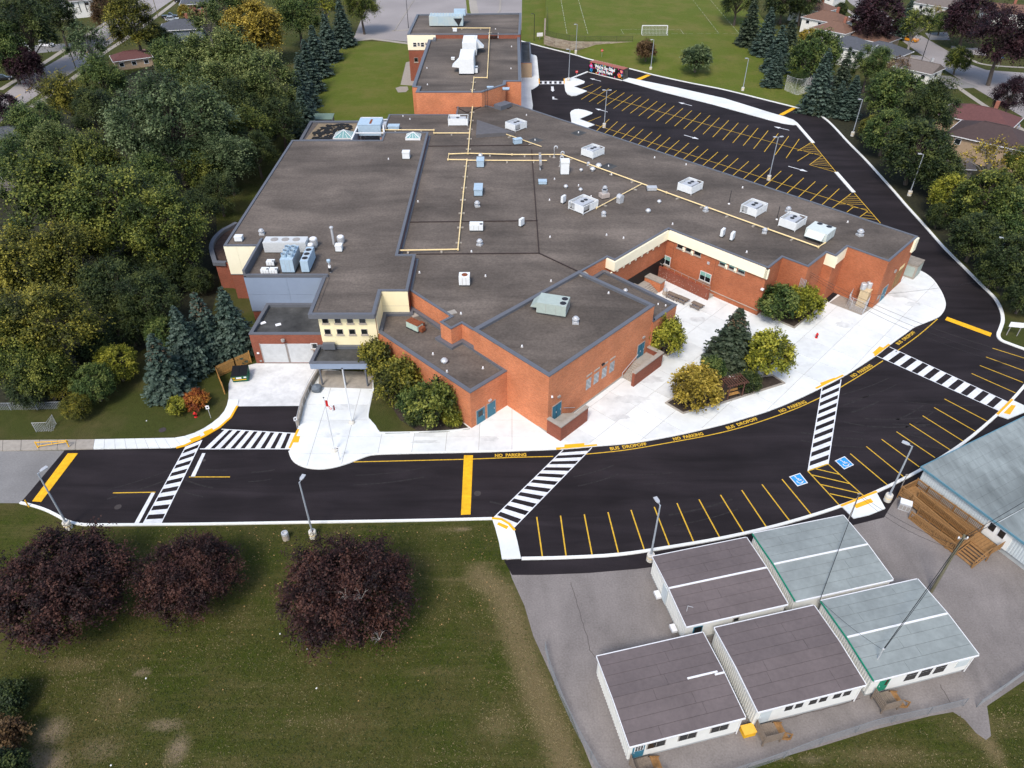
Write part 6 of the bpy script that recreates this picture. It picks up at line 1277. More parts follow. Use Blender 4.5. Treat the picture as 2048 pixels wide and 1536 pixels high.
for a in (g0, g1):
    for f in (.25, .5, .75): nb_.tube([(a.x, a.y, FZ + gh * f), (a.x, a.y - 2 + 1.5 * f, FZ + gh * f)], .014, 3, cap=False)
    MB().tube([(a.x, a.y, FZ), (a.x, a.y - 2.0, FZ)], .05, 6).build('ground_bar', M['paper'], t)
stuff(nb_.build('net', M['paper'], t))
# bins
def bin_(px, py, label, m='conc2', z=0.0, r=.36, h=1.05, rim='galv'):
    c = P(px, py); c.z = z; t = thing('trash_bin', label, 'trash bin', c); MB().lathe([(r, 0), (r, h * .75), (r * 1.02, h * .76)], n=16).build('drum', M[m], t, rel=False); MB().lathe([(r * 1.03, h * .76), (r * .95, h), (r * .6, h + .02), (r * .55, h - .15)], n=16).build('lid', M[rim], t, rel=False)
bin_(572.5, 1078, 'grey concrete trash bin on the grass south of the road', 'stone'); bin_(1329, 590.5, 'trash bin with a metal rim beside the picnic tables', 'stone', .125)
# hydrants
def hydrant(px, py, z, label):
    c = P(px, py); c.z = z; t = thing('fire_hydrant', label, 'fire hydrant', c); MB().lathe([(.2, 0), (.2, .08), (.13, .1), (.13, .6), (.17, .62), (.17, .68), (.12, .78), (.04, .86)], n=12).build('barrel', M['red'], t, rel=False)
    for a in (0, 180): MB().tube([(0, 0, .5), (.25 * math.cos(R(a)), 0, .5)], .07, 8).build('outlet', M['red'], t, rel=False)
    MB().tube([(0, 0, .42), (0, -.26, .42)], .09, 8).build('pumper_outlet', M['black'], t, rel=False)
hydrant(1632, 677, .125, 'red fire hydrant alone on the wide plaza'); hydrant(392, 834, 0, 'dark red fire hydrant in the grass under the red bush')
# dumpster and timber screen
c = P(487, 764); t = thing('dumpster', 'green dumpster with black lids and a yellow stripe by the garage', 'dumpster', P(484, 757), R(8))
mb = MB(); mb.add([(-1.0, -.85, .15), (1.0, -.85, .15), (1.0, .75, .15), (-1.0, .75, .15), (-1.05, -1.0, 1.15), (1.05, -1.0, 1.15), (1.05, .85, 1.5), (-1.05, .85, 1.5)], [(3, 2, 1, 0), (0, 1, 5, 4), (1, 2, 6, 5), (2, 3, 7, 6), (3, 0, 4, 7), (4, 5, 6, 7)]); mb.build('bin_body', mat('dumpster_green', (.01, .11, .055), .5, .15, 2), t, rel=False)
for x in (-.52, .52): MB().box((x, -.08, 1.38), (1.0, 1.95, .07), 0, 0, ('X', R(10.5))).build('lid', M['black'], t, rel=False)
mb = MB().box((.0, -.985, .55), (1.7, .02, .14), 0, 0, ('X', R(8))); mb.build('stripe', M['yellow'], t, rel=False); MB().box((-.1, -1.0, .85), (.7, .02, .26), 0, 0, ('X', R(8))).build('label_plate', M['paper'], t, rel=False); MB().box((.72, -1.0, .9), (.35, .02, .2), 0, 0, ('X', R(8))).build('label_plate', M['paper'], t, rel=False); MB().box((-.75, -1.0, .86), (.3, .02, .2), 0, 0, ('X', R(8))).build('label_plate', M['yellow'], t, rel=False)
for x in (-1.1, 1.1): MB().box((x, -.1, .9), (.1, 1.0, .16)).build('fork_pocket', mat('pocket_green', (.01, .09, .05), .5, .1, 2), t, rel=False)
t = thing('timber_fence', 'cedar board screen fence around the dumpster corner', 'fence', P(440, 770)); fpnts = [P(450, 788), P(437, 755), P(473, 738), P(503, 725)]
for i in range(3):
    a, b = fpnts[i], fpnts[i + 1]; e = (b - a); Lf = e.length; e.normalize(); n = int(Lf / .2)
    for k in range(n): p = a + e * ((k + .5) * Lf / n); MB().box((p.x, p.y, .95 + rng.uniform(-.02, .02)), (Lf / n * .93, .03, 1.8), math.atan2(e.y, e.x)).build('board', M['cedar'], t)
    for z in (.4, 1.5): MB().beam((a.x, a.y, z), (b.x, b.y, z), .1, .09).build('rail', M['cedar'], t)
    for p in (a, b): MB().box((p.x, p.y, 1.0), (.13, .13, 2.0)).build('post', M['cedar'], t)
# ramp wall of the garage drive
t = thing('drive_wall', 'long low concrete wall with a rail beside the garage drive', 'wall', P(620, 790)); rw_ = PL([(641, 744), (620, 780), (607, 810), (597, 853)]); mb = MB(); strip(mb, rw_, .3, 0, .95); mb.build('wall', M['conc2'], t)
mb = MB(); mb.tube([(p.x, p.y, 1.5) for p in rw_], .03, 5); mb.build('rail', M['galv'], t)
for k in range(9): p = rw_[0].lerp(rw_[3], k / 8); MB().tube([(p.x, p.y, .9), (p.x, p.y, 1.5)], .025, 5).build('rail_post', M['galv'], t)
t = thing('boulder', 'dark grey boulder against the drive wall by the entrance', 'boulder', P(634, 783))
mb = MB(); rr = random.Random(8); bm = bmesh.new(); bmesh.ops.create_icosphere(bm, subdivisions=2, radius=.75)
for v in bm.verts: v.co *= rr.uniform(.85, 1.1); v.co.z *= .85
mb.add([v.co + Vector((0, 0, .5)) for v in bm.verts], [[v.index for v in f.verts] for f in bm.faces]); bm.free(); mb.build('stone', mat('slate_rock', (.13, .15, .17), .9, .3, 3), t, rel=False)
# yellow barrier gate and stub
a, b = P(77, 897), P(141, 894.5); t = thing('barrier_gate', 'yellow swing barrier gate lying over the old footpath', 'barrier', a)
for p, h_ in ((a, 1.0), (P(139, 895), 1.1)): MB().tube([(p.x, p.y, .1), (p.x, p.y, .1 + h_)], .07, 8).build('post', M['yellow'], t)
MB().tube([(a.x, a.y, 1.0), (b.x, b.y + .1, 1.0)], .05, 6).build('top_bar', M['yellow'], t); MB().tube([(a.x, a.y, .35), (b.x, b.y + .1, .85)], .05, 6).build('brace', M['yellow'], t); m_ = (a + b) / 2; MB().tube([(m_.x, m_.y, .62), (m_.x, m_.y, 1.0)], .04, 6).build('strut', M['yellow'], t)
tag(MB().tube([P(58, 1014), P(58, 1014) + Vector((0, 0, 1.1))], .07, 8).build('yellow_post', M['yellow']), 'short yellow post at the kerb where old road meets new', 'post')
# planters in the plaza
def planter(px, label, m='bed', kerb='conc2', z=.125, h=.18, w=.22):
    pts = PL(px, z); t = thing('planter', label, 'planter', sum(pts, Vector()) / len(pts)); mb = MB(); strip(mb, pts, w, z, z + h, closed=True); mb.build('kerb', M[kerb], t); MB().sheet(offset(pts, w / 2 - .02), z + h - .08).build('soil', M[m], t); return t
planter([(1332, 807), (1366, 827), (1440, 808), (1568, 767), (1545, 752), (1480, 760), (1430, 752), (1392, 768)], 'large kerbed planter with conifer and bright shrubs on the plaza')
planter([(1305, 700), (1334, 712), (1365, 692), (1345, 680)], 'small kerbed planter at the foot of the gymnasium stairs')
planter([(1518, 625), (1588, 656), (1633, 620), (1640, 590), (1575, 598)], 'kerbed planter with twin green shrubs by the east wing')
bed = PL([(747, 778), (736, 831), (741, 843), (749.5, 853), (757, 864), (772, 867), (887, 864), (940, 858), (745, 700)], .13); struct(MB().prism(bed, .02, .17).build('front_lawn', M['grass']))
struct(MB().sheet(PL([(835, 862), (937, 857.5), (760, 700), (770, 790), (800, 840)], .175), .176).build('front_bed', M['bed']))
mb = MB(); strip(mb, smooth_line(PL([(747, 778), (736, 831), (741, 843), (749.5, 853), (757, 864), (772, 867), (887, 864), (940, 858)])), .2, .1, .19); struct(mb.build('bed_kerb', M['conc']))
# picnic tables
def picnic(px, py, rz, label, L_=1.8):
    c = P(px, py); c.z = .125; t = thing('picnic_table', label, 'picnic table', c, rz, 'grey picnic tables in the courtyard')
    for k in range(5): MB().box((0, -.32 + .16 * k, .74), (L_, .145, .045)).build('top_plank', M['wood'], t, rel=False)
    for y in (-.75, -.6, .6, .75): MB().box((0, y, .45), (L_, .14, .045)).build('seat_plank', M['wood'], t, rel=False)
    for x in (-L_ * .36, L_ * .36):
        MB().beam((x, -.82, .40), (x, .82, .40), .05, .1).build('cross_beam', M['wood'], t, rel=False); MB().beam((x, -.3, .70), (x, .3, .70), .05, .09).build('cross_beam', M['wood'], t, rel=False)
        for s in (-1, 1): MB().beam((x, s * .25, .7), (x, s * .7, 0), .05, .1).build('leg', M['wood'], t, rel=False)
picnic(1344, 597, R(-44), 'grey picnic table next to the trash bin'); picnic(1364, 605, R(-44), 'grey picnic table in the middle of the courtyard row'); picnic(1393, 617, R(-44), 'grey picnic table standing apart nearest the plaza')
# pergola bench
c = P(1463, 793); c.z = .3; t = thing('pergola', 'small brown pergola with slatted roof beside the yellow shrub', 'pergola', c, R(20)); pw = mat('pergola_wood', (.11, .05, .035), .8, .2, 5)
for x in (-1.1, 1.1):
    for y in (-.6, .8): MB().box((x, y, 1.1), (.12, .12, 2.2)).build('post', pw, t, rel=False)
for y in (-.6, .8): MB().beam((-1.5, y, 2.2), (1.5, y, 2.2), .08, .18).build('beam', pw, t, rel=False)
for k in range(9): MB().box((-1.4 + .35 * k, .1, 2.35), (.06, 2.2, .14)).build('slat', pw, t, rel=False)
t = thing('bench', 'cedar slat bench under the pergola', 'bench', c + Vector((0, -.15, 0)), R(20))
for k in range(3): MB().box((0, -.3 + .16 * k, .45), (1.6, .14, .05)).build('seat_slat', M['cedar'], t, rel=False)
for k in range(2): MB().box((0, .22, .68 + .2 * k), (1.6, .04, .15)).build('back_slat', M['cedar'], t, rel=False)
for x in (-.7, .7): MB().box((x, -.05, .22), (.06, .6, .44)).build('leg', M['dark'], t, rel=False)
# utility yard: transformer, drums on top, pen, generator, generator
c = P(1721, 618); c.z = .14; t = thing('transformer_cabinet', 'tall tan switchgear cabinet in a chain link pen', 'utility cabinet', P(1722, 612), R(47)); tn = mat('tan_switchgear', (.56, .44, .27), .6, .1, 2)
MB().box((0, 0, 1.55), (1.5, 1.3, 2.9)).build('cabinet', tn, t, rel=False); MB().box((0, 0, 3.06), (1.7, 1.5, .12)).build('lid', tn, t, rel=False); MB().box((0, -.66, 1.5), (1.3, .03, 2.2)).build('door', mat('tan_door', (.50, .40, .25), .6, .1, 2), t, rel=False); MB().box((.3, -.7, .5), (.5, .3, .5)).build('meter', M['dark'], t, rel=False)
for x, y, l in ((-.5, .45, 'left of the two grey transformer drums on the tan cabinet'), (.45, -.05, 'right of the two grey transformer drums on the tan cabinet')):
    q = t.location + Matrix.Rotation(R(47), 3, 'Z') @ Vector((x, y, 3.1)); u = thing('transformer', l, 'transformer', q); MB().lathe([(.42, 0), (.45, .1), (.45, .9), (.35, 1.0)], n=16).build('tank', M['galv'], u, rel=False); MB().lathe([(.07, 1.0), (.05, 1.25)], (.15, 0, 0), 6).build('bushing', M['stone'], u, rel=False); MB().lathe([(.07, 1.0), (.05, 1.25)], (-.15, 0, 0), 6).build('bushing', M['stone'], u, rel=False)
fy = PL([(1709, 586), (1690, 616), (1724, 630), (1745, 595)]); chain_fence('utility_pen', 'chain link pen around the tan switchgear cabinet', [(a.x, a.y) for a in fy], .14, 2.0, 1.9, 'galv', .3, .012, cat='fence')
t = thing('generator_box', 'weathered concrete generator housing at the east end', 'utility box', P(1818, 549), R(47)); MB().box((0, 0, 1.25), (2.9, 2.3, 2.4)).build('housing', M['conc2'], t, rel=False); MB().box((-.0, 0, 2.5), (3.0, 2.4, .12)).build('lid', mat('stained_lid', (.25, .22, .18), .9, .25, 1.5), t, rel=False); MB().box((-1.47, -.0, 1.3), (.03, 1.7, 1.7)).build('louvre', M['hvacgreen'], t, rel=False); MB().box((0, -1.17, 1.3), (2.3, .03, 1.8)).build('panel', M['hvacgreen'], t, rel=False)
# service wires from the utility yard
def wire(a, b, sag, label, r=.018, n=14, name='wire'):
    a, b = Vector(a), Vector(b); pts = []
    for k in range(n + 1): f = k / n; p = a.lerp(b, f); p.z -= sag * 4 * f * (1 - f); pts.append(p)
    tag(MB().tube(pts, r, 4).build(name, M['black']), label, 'cable')
wl = P(1612, 540, 6.8); tr = P(1733, 570, 4.3)
for k, l in enumerate(('upper service cable from the brick corner to the east', 'middle service cable from the brick corner to the east', 'lower service cable from the brick corner to the east')):
    wire(wl + Vector((.1 * k, .1 * k, -.35 * k)), P(2060 + 0 * k, 716 + 12 * k, 5.5), 1.2 + .25 * k, l, .022)
wire(P(1745, 590, 3.5), P(1850, 640, .2) + Vector((20, 6, 6)), .8, 'single cable leaving the tan cabinet towards the trees', .02)
# litter and fallen leaves on the lawn
lt = MB(); rl = random.Random(21)
for k in range(420):
    px, py = rl.uniform(120, 1010), 1055 + abs(rl.gauss(0, 150)); 
    if py > 1530: continue
    c = P(px, py); a = rl.uniform(0, 6.3); s = rl.uniform(.04, .085); lt.add([(c.x + s * math.cos(a + q), c.y + s * math.sin(a + q), .03 + .02 * (int(q) % 2)) for q in (0, 1.4, 3.1, 4.6)], [(0, 1, 2, 3)])
stuff(lt.build('fallen_leaves', mat('fallen_leaf', (.36, .22, .09), .8, .4, 8)))
for k, (px, py) in enumerate([(614, 1299), (633, 1377), (292, 1357), (222, 1531), (293, 842), (560, 1268)]):
    c = P(px, py); tag(MB().box(c + Vector((0, 0, .03)), (.14, .10, .04), k).build('paper_scrap', M['paper']), ['white paper scrap on the lawn under the large purple tree', 'white paper scrap farther out on the open lawn', 'white paper scrap on the worn patch of the left lawn', 'white paper scrap at the bottom edge between bare patches', 'white paper scrap on the grass by the kerb near the conifers', 'white paper scrap left of the large purple tree'][k], 'litter')
# ================================================================== portable classrooms
def portable(name, label, cx, cy, rz, Lx, Ly, h, roof, wall, trim, ridge, strips=8, seed=0):
    t = thing(name, label, 'portable classroom', (cx, cy, 0), rz); X, Y = Lx / 2, Ly / 2; wi = .12
    MB().box((0, 0, .3), (Lx - .5, Ly - .5, .6)).build('skirting', M['skirt'], t, rel=False)
    z0, z1 = .55, h - .18; xw, yw = X - wi, Y - wi
    MB().prism([(-xw, -yw), (xw, -yw), (xw, yw), (-xw, yw)], z0, z1, bottom=True).build('wall', M[wall], t, rel=False)
    rb = MB(); k = -yw + .1
    while k < yw - .05:
        for s in (-1, 1): rb.box((s * (xw + .02), k, (z0 + z1) / 2), (.05, .12, z1 - z0 - .02))
        k += .27
    stuff(rb.build('siding_rib', M[wall], t, rel=False))
    rb = MB(); k = -xw + .1
    while k < xw: rb.box((k, yw + .02, (z0 + z1) / 2), (.12, .05, z1 - z0 - .02)); k += .27
    stuff(rb.build('siding_rib', M[wall], t, rel=False))
    rise = .22; rr = random.Random(seed); dy = Ly / strips
    ry = lambda y: h + rise * (1 - abs(y) / Y)
    for i in range(strips):
        ya, yb = -Y + dy * i + .012, -Y + dy * (i + 1) - .012; za, zb = ry(ya), ry(yb); cut = rr.uniform(-.6, .6) * X
        for xa, xb in ((-X, cut), (cut + .02, X)):
            V = [(xa, ya, za - .05), (xb, ya, za - .05), (xb, yb, zb - .05), (xa, yb, zb - .05), (xa, ya, za), (xb, ya, za), (xb, yb, zb), (xa, yb, zb)]
            MB().add(V, [(4, 5, 6, 7), (0, 1, 5, 4), (2, 3, 7, 6), (1, 2, 6, 5), (3, 0, 4, 7)]).build('roof_panel', M[roof], t, rel=False)
    un = MB(); un.add([(-X + .02, -Y + .02, ry(Y) - .06), (X - .02, -Y + .02, ry(Y) - .06), (X - .02, 0, ry(0) - .06), (-X + .02, 0, ry(0) - .06), (X - .02, Y - .02, ry(Y) - .06), (-X + .02, Y - .02, ry(Y) - .06)], [(0, 1, 2, 3), (3, 2, 4, 5)]); un.build('roof_deck', M['dark'], t, rel=False)
    for s in (-1, 1):
        gb = MB(); gb.beam((s * (X + .03), -Y, ry(Y) - .06), (s * (X + .03), 0, ry(0) - .06), .06, .2); gb.beam((s * (X + .03), 0, ry(0) - .06), (s * (X + .03), Y, ry(Y) - .06), .06, .2); gb.build('barge_board', M[trim] if s < 0 else M['wframe'], t, rel=False)
        MB().box((0, s * (Y + .05), h - .1), (Lx, .1, .14)).build('gutter', M['wframe'], t, rel=False)
        gw = MB(); gw.add([(s * xw, -yw, z1), (s * xw, yw, z1), (s * xw, 0, ry(0) - .07)], [(0, 1, 2)]); gw.build('gable', M[wall], t, rel=False)
    if ridge == 2: MB().box((0, 0, h + rise + .04), (Lx * .995, .17, .07)).build('ridge_cap', M['wframe'], t, rel=False)
    if ridge == 1:
        MB().box((X * .62, .1, h + rise + .04), (X * .55, .16, .07)).build('ridge_cap', M['wframe'], t, rel=False); MB().box((X * .92, -.1, h + rise), (X * .18, .16, .07)).build('ridge_cap', M['wframe'], t, rel=False)
    MB().tube([(xw - .1, -yw - .06, h - .2), (xw - .1, -yw - .06, .3)], .05, 6).build('downspout', M['wframe'], t, rel=False)
    t['yw'] = yw; return t
def pwin(t, x0, x1, z0, z1, nx=2, nz=1, frame='frame'):
    y = -t['yw']; f = MB(); fw = .06
    f.box(((x0 + x1) / 2, y - .02, (z0 + z1) / 2), (x1 - x0 + .12, .04, z1 - z0 + .12)); o = f.build('window', M[frame], t, rel=False)
    for i in range(nx):
        for j in range(nz):
            a = x0 + (x1 - x0) * i / nx + fw / 2; b = x0 + (x1 - x0) * (i + 1) / nx - fw / 2; lo, hi = (z0, z1) if nz == 1 else ((z0, z0 + (z1 - z0) * .68 - .03) if j == 0 else (z0 + (z1 - z0) * .68 + .03, z1))
            MB().box(((a + b) / 2, y - .045, (lo + hi) / 2), (b - a, .03, hi - lo)).build('pane', M['glass'], o, rel=False)
def pdoor(t, x0, m, lite='slot', frame=None):
    y = -t['yw']; d = MB().box((x0 + .5, y - .03, 1.75), (1.0, .06, 2.15)).build('door', M[m], t, rel=False)
    if lite == 'grid':
        MB().box((x0 + .5, y - .07, 2.2), (.76, .02, .85)).build('lite_frame', M['paper'], d, rel=False)
        for i in range(3):
            for k in range(3): MB().box((x0 + .27 + .23 * i, y - .085, 1.94 + .26 * k), (.18, .02, .2)).build('pane', M['glass'], d, rel=False)
    elif lite == 'slot': MB().box((x0 + .72, y - .07, 2.05), (.22, .02, .95)).build('pane', M['glass'], d, rel=False)
    MB().box((x0 + .12, y - .09, 1.6), (.05, .06, .16)).build('handle', M['galv'], d, rel=False)
def steps(name, label, x, y, rz, w=1.7, dpt=1.5, h=.62, n=3, side=1, m='wood'):
    "timber landing with a guard rail and a flight of treads going down to one side"
    t = thing(name, label, 'wooden steps', (x, y, 0), rz, 'timber steps at the portable doors')
    for k in range(9): MB().box((-w / 2 + w * (k + .5) / 9, -dpt / 2, h - .02), (w / 9 * .92, dpt, .04)).build('deck_board', M[m], t, rel=False)
    for a in (-w / 2 + .06, w / 2 - .06):
        for b in (-.08, -dpt + .06): MB().box((a, b, (h + (1.0 if (b < -.5 or a * side < 0) else 0)) / 2), (.1, .1, h + (1.0 if (b < -.5 or a * side < 0) else 0))).build('post', M[m], t, rel=False)
    for z in (h + .25, h + .5, h + .75, h + 1.0): MB().box((0, -dpt + .02, z), (w, .045, .14)).build('guard_board', M[m], t, rel=False)
    for z in (h + .25, h + .5, h + .75, h + 1.0): MB().box((-side * (w / 2 - .02), -dpt / 2, z), (.045, dpt, .14)).build('guard_board', M[m], t, rel=False)
    for k in range(n): MB().box((side * (w / 2 + .15 + .28 * k), -dpt / 2, h - .2 * (k + 1)), (.27, dpt, .05)).build('tread', M['wood2'], t, rel=False)
    for b in (-.06, -dpt + .06):
        MB().beam((side * w / 2, b, h - .12), (side * (w / 2 + .3 * n), b, .05), .06, .22).build('stringer', M['wood2'], t, rel=False)
    MB().beam((side * w / 2, -dpt + .04, h + 1.0), (side * (w / 2 + .3 * n), -dpt + .04, .8), .06, .12).build('handrail', M['wood2'], t, rel=False); MB().box((side * (w / 2 + .3 * n), -dpt + .04, .45), (.1, .1, .9)).build('post', M['wood2'], t, rel=False)
    return t
az = R(13.6)
def loc(t, x, y): v = t.location + Matrix.Rotation(az, 3, 'Z') @ Vector((x, y, 0)); return v.x, v.y
p1 = portable('portable_classroom', 'brown roofed portable nearest the camera with three dark window pairs', 13.1, 32.1, az, 9.95, 7.95, 3.05, 'brownroof', 'pwall', 'wframe', 1, seed=1)
for a in (-2.55, .15, 2.95): pwin(p1, a - .75, a + .75, 1.6, 2.45)
pdoor(p1, -4.55, 'teal', 'grid')
steps('wooden_steps', 'timber steps at the blue door of the nearest portable', *loc(p1, -3.9, -4.0), az)
p2 = portable('portable_classroom', 'brown roofed portable with six small windows in the middle of the front row', 23.9, 34.9, az, 9.95, 7.95, 3.05, 'brownroof', 'pwall', 'wframe', 0, seed=2)
for a in (-1.9, -.95, .35, 1.3, 2.6, 3.55): pwin(p2, a - .38, a + .38, 1.75, 2.5, 1, 1, 'wframe')
pdoor(p2, -4.5, 'pwall2', None); steps('wooden_steps', 'timber steps beside the yellow bin at the middle portable', *loc(p2, -3.9, -4.0), az)
p3 = portable('portable_classroom', 'grey roofed portable with green door and trim at the right of the front row', 34.55, 37.7, az, 10.3, 8.1, 3.05, 'greyroof', 'pwall', 'green', 2, seed=3)
for a in (-1.1, .35, 1.8): pwin(p3, a - .58, a + .58, 1.35, 2.5, 1, 2, 'wframe')
pdoor(p3, -4.25, 'green', 'slot'); MB().box((4.1, -p3['yw'] - .03, 1.9), (1.2, .05, .95)).build('wall_panel', M['pwall2'], p3, rel=False)
steps('wooden_steps', 'timber steps at the green door of the grey roofed portable', *loc(p3, -3.7, -4.1), az)
p4 = portable('portable_classroom', 'brown roofed portable in the back row with a white ridge strip', 19.6, 42.8, az, 10.1, 8.0, 3.05, 'brownroof', 'pwall', 'wframe', 2, seed=4); pwin(p4, -4.1, -3.3, 1.5, 2.35, 1, 1, 'teal'); pwin(p4, -.2, .3, 2.0, 2.4, 1, 1, 'frame')
p5 = portable('portable_classroom', 'grey roofed portable in the back row beside the ramp yard', 30.3, 45.6, az, 10.3, 8.2, 3.05, 'greyroof', 'pwall', 'green', 2, seed=5)
for x, y in ((-5.4, -2.6), (-5.4, 1.2)): MB().box((x + .05, y, .75), (.5, .8, .3)).build('door_step', M['wframe'], p4, rel=False)
MB().box((-5.0, .6, 1.6), (.1, .95, 2.1)).build('door', M['pwall2'], p4, rel=False)
x, y = loc(p4, -4.4, -2.6); t = thing('satellite_bracket', 'thin mast with cable on the brown back row roof', 'mast', (x, y, 3.15)); MB().tube([(0, 0, 0), (0, 0, .8)], .03, 5).build('pole', M['galv'], t, rel=False); MB().tube([(0, 0, .8), (.5, 0, .6)], .025, 5).build('arm', M['galv'], t, rel=False)
c = P(1494, 1466); t = thing('grit_bin', 'yellow grit bin in the gap between two portables', 'bin', c, az + R(0)); MB().box((0, 0, .35), (1.05, .75, .6)).build('box', M['yellow'], t, rel=False); MB().box((0, 0, .68), (1.12, .82, .1)).build('lid', mat('yellow_lid', (.80, .45, .06), .6, .08, 3), t, rel=False)
# gap infill panel
# large grey classroom block on the right
K = Vector((45.4, 57.6)); ub = R(27.8); u = Vector((math.cos(ub), math.sin(ub))); v = Vector((math.sin(ub), -math.cos(ub)))
def kb_(a, b): q = K + u * a + v * b; return (q.x, q.y)
t6 = thing('classroom_block', 'large grey roofed classroom block with ribbed pale walls beside the ramp', 'portable classroom', (K.x, K.y, 0)); LU, LV, h6 = 26.0, 27.0, 3.3
MB().prism([kb_(.4, .4), kb_(LU, .4), kb_(LU, LV), kb_(.4, LV)], 0, .7).build('skirting', M['skirt'], t6); MB().prism([kb_(.25, .25), kb_(LU, .25), kb_(LU, LV), kb_(.25, LV)], .7, h6 - .1).build('wall', M['pwall2'], t6)
rb = MB(); k = .4
while k < LV:
    if not (8.1 < k < 11.0): q = kb_(.22, k); rb.box((q[0], q[1], 2.0), (.06, .13, 2.5), ub)
    k += .27
stuff(rb.build('siding_rib', M['pwall2'], t6))
for i, (a, b) in enumerate(((0, 9.0), (9.12, 27.0))):
    for j in range(9): MB().prism([kb_(-.08, a + (b - a) * j / 9 + .006), kb_(LU, a + (b - a) * j / 9 + .006), kb_(LU, a + (b - a) * (j + 1) / 9 - .006), kb_(-.08, a + (b - a) * (j + 1) / 9 - .006)], h6 - .1, h6).build('roof_panel', M['bigroof'], t6)
ed = MB(); q0, q1 = kb_(-.1, -.05), kb_(-.1, LV); ed.beam((*q0, h6 - .08), (*q1, h6 - .08), .1, .26); q2 = kb_(LU, -.05); ed.beam((*q0, h6 - .08), (*q2, h6 - .08), .1, .2); ed.build('edge_trim', mat('teal_grey_trim', (.10, .22, .28), .5, .08, 2), t6)
wp_ = MB(); a, b = kb_(.17, 13.6), kb_(.17, 17.2); wp_.prism([kb_(.16, 8.2), kb_(.16, 10.9), kb_(.25, 10.9), kb_(.25, 8.2)], .75, 3.1); wp_.build('door_panel', M['pwall'], t6)
for a in (8.45, 9.5):
    o = MB().prism([kb_(.12, a), kb_(.12, a + .75), kb_(.18, a + .75), kb_(.18, a)], 1.75, 2.8, bottom=True).build('window', M['wframe'], t6); MB().prism([kb_(.09, a + .08), kb_(.09, a + .68), kb_(.13, a + .68), kb_(.13, a + .08)], 1.83, 2.72, bottom=True).build('pane', M['glass'], o)
q = kb_(2.0, 11.8); t = thing('roof_vent', 'white dome vent on the big grey roof at the right edge', 'roof vent', (*q, h6)); MB().lathe([(.25, 0), (.3, .2), (.1, .36)], n=12).build('dome', M['paper'], t, rel=False); MB().lathe([(.4, 0), (.3, .05)], n=12).build('flashing', M['galv'], t, rel=False)
# timber access ramp
tr_ = thing('access_ramp', 'long brown timber access ramp folding along the ribbed wall', 'ramp', (*kb_(-1, 1), 0)); m = M['wood2']
def run(d0, d1, b0, b1, z0, z1, rails=(1, 1)):
    "ramp run between offsets d0..d1 from the wall, from b0 to b1 along it"
    n = max(int(abs(b1 - b0) / .32), 1)
    for k in range(n):
        f0, f1 = k / n, (k + .93) / n; bb0, bb1 = b0 + (b1 - b0) * f0, b0 + (b1 - b0) * f1; za, zb = z0 + (z1 - z0) * f0, z0 + (z1 - z0) * f1
        c4 = [kb_(-d0, bb0), kb_(-d0, bb1), kb_(-d1, bb1), kb_(-d1, bb0)]; zz_ = [za, zb, zb, za]
        MB().add([(c4[i][0], c4[i][1], zz_[i]) for i in range(4)] + [(c4[i][0], c4[i][1], zz_[i] - .05) for i in range(4)], [(0, 1, 2, 3), (0, 4, 5, 1), (2, 6, 7, 3), (1, 5, 6, 2), (3, 7, 4, 0)]).build('deck_board', m, tr_)
    for d, on_ in ((d0, rails[0]), (d1, rails[1])):
        q0, q1 = kb_(-d, b0), kb_(-d, b1)
        MB().beam((*q0, z0 - .15), (*q1, z1 - .15), .06, .24).build('stringer', m, tr_)
        if not on_: continue
        for off_, w_, hh_ in ((1.05, .1, .05), (.95, .04, .1), (.2, .04, .1)): MB().beam((*q0, z0 + off_), (*q1, z1 + off_), w_, hh_).build('rail', m, tr_)
        n2 = max(int(abs(b1 - b0) / .17), 1); bl = MB()
        for k in range(n2): q = kb_(-d, b0 + (b1 - b0) * (k + .5) / n2); z = z0 + (z1 - z0) * (k + .5) / n2; bl.box((q[0], q[1], z + .57), (.045, .045, .8), ub)
        stuff(bl.build('baluster', m, tr_))
        n3 = max(int(round(abs(b1 - b0) / 1.7)), 1)
        for k in range(n3 + 1): q = kb_(-d, b0 + (b1 - b0) * k / n3); z = z0 + (z1 - z0) * k / n3; MB().box((q[0], q[1], (z + 1.15) / 2), (.1, .1, z + 1.15), ub).build('post', m, tr_)
run(.2, 1.4, 8.2, 1.7, 1.0, .72, (1, 1)); run(1.5, 2.75, 1.7, 7.6, .7, .38, (1, 1)); run(.2, 2.75, .3, 1.7, .72, .72, (1, 1)); run(2.9, 4.2, 7.5, 3.0, .36, .05, (1, 1)); run(1.5, 4.2, 7.6, 8.4, .37, .37, (0, 1))
for a, b in ((kb_(-.2, .3), kb_(-2.75, .3)),):
    for off_, w_, hh_ in ((1.65, .1, .05), (1.55, .04, .1), (.8, .04, .1)): MB().beam((*a, off_), (*b, off_), w_, hh_).build('rail', m, tr_)
    bl = MB(); n2 = 15
    for k in range(n2): q = Vector(a).lerp(Vector(b), (k + .5) / n2); bl.box((q.x, q.y, 1.17), (.045, .045, .8), ub)
    stuff(bl.build('baluster', m, tr_))
run(.2, 2.0, 8.2, 10.6, 1.0, 1.0, (0, 0))
for (a, b, zz_) in ((kb_(-.2, 10.6), kb_(-2.0, 10.6), 1.0), (kb_(-1.5, 8.45), kb_(-4.2, 8.45), .55)):
    for z in (.35, .6, .85, 1.05): MB().beam((*a, zz_ + z), (*b, zz_ + z), .05, .14).build('guard_board', m, tr_)
    MB().box((b[0], b[1], 1.05), (.1, .1, 2.1), ub).build('post', m, tr_)
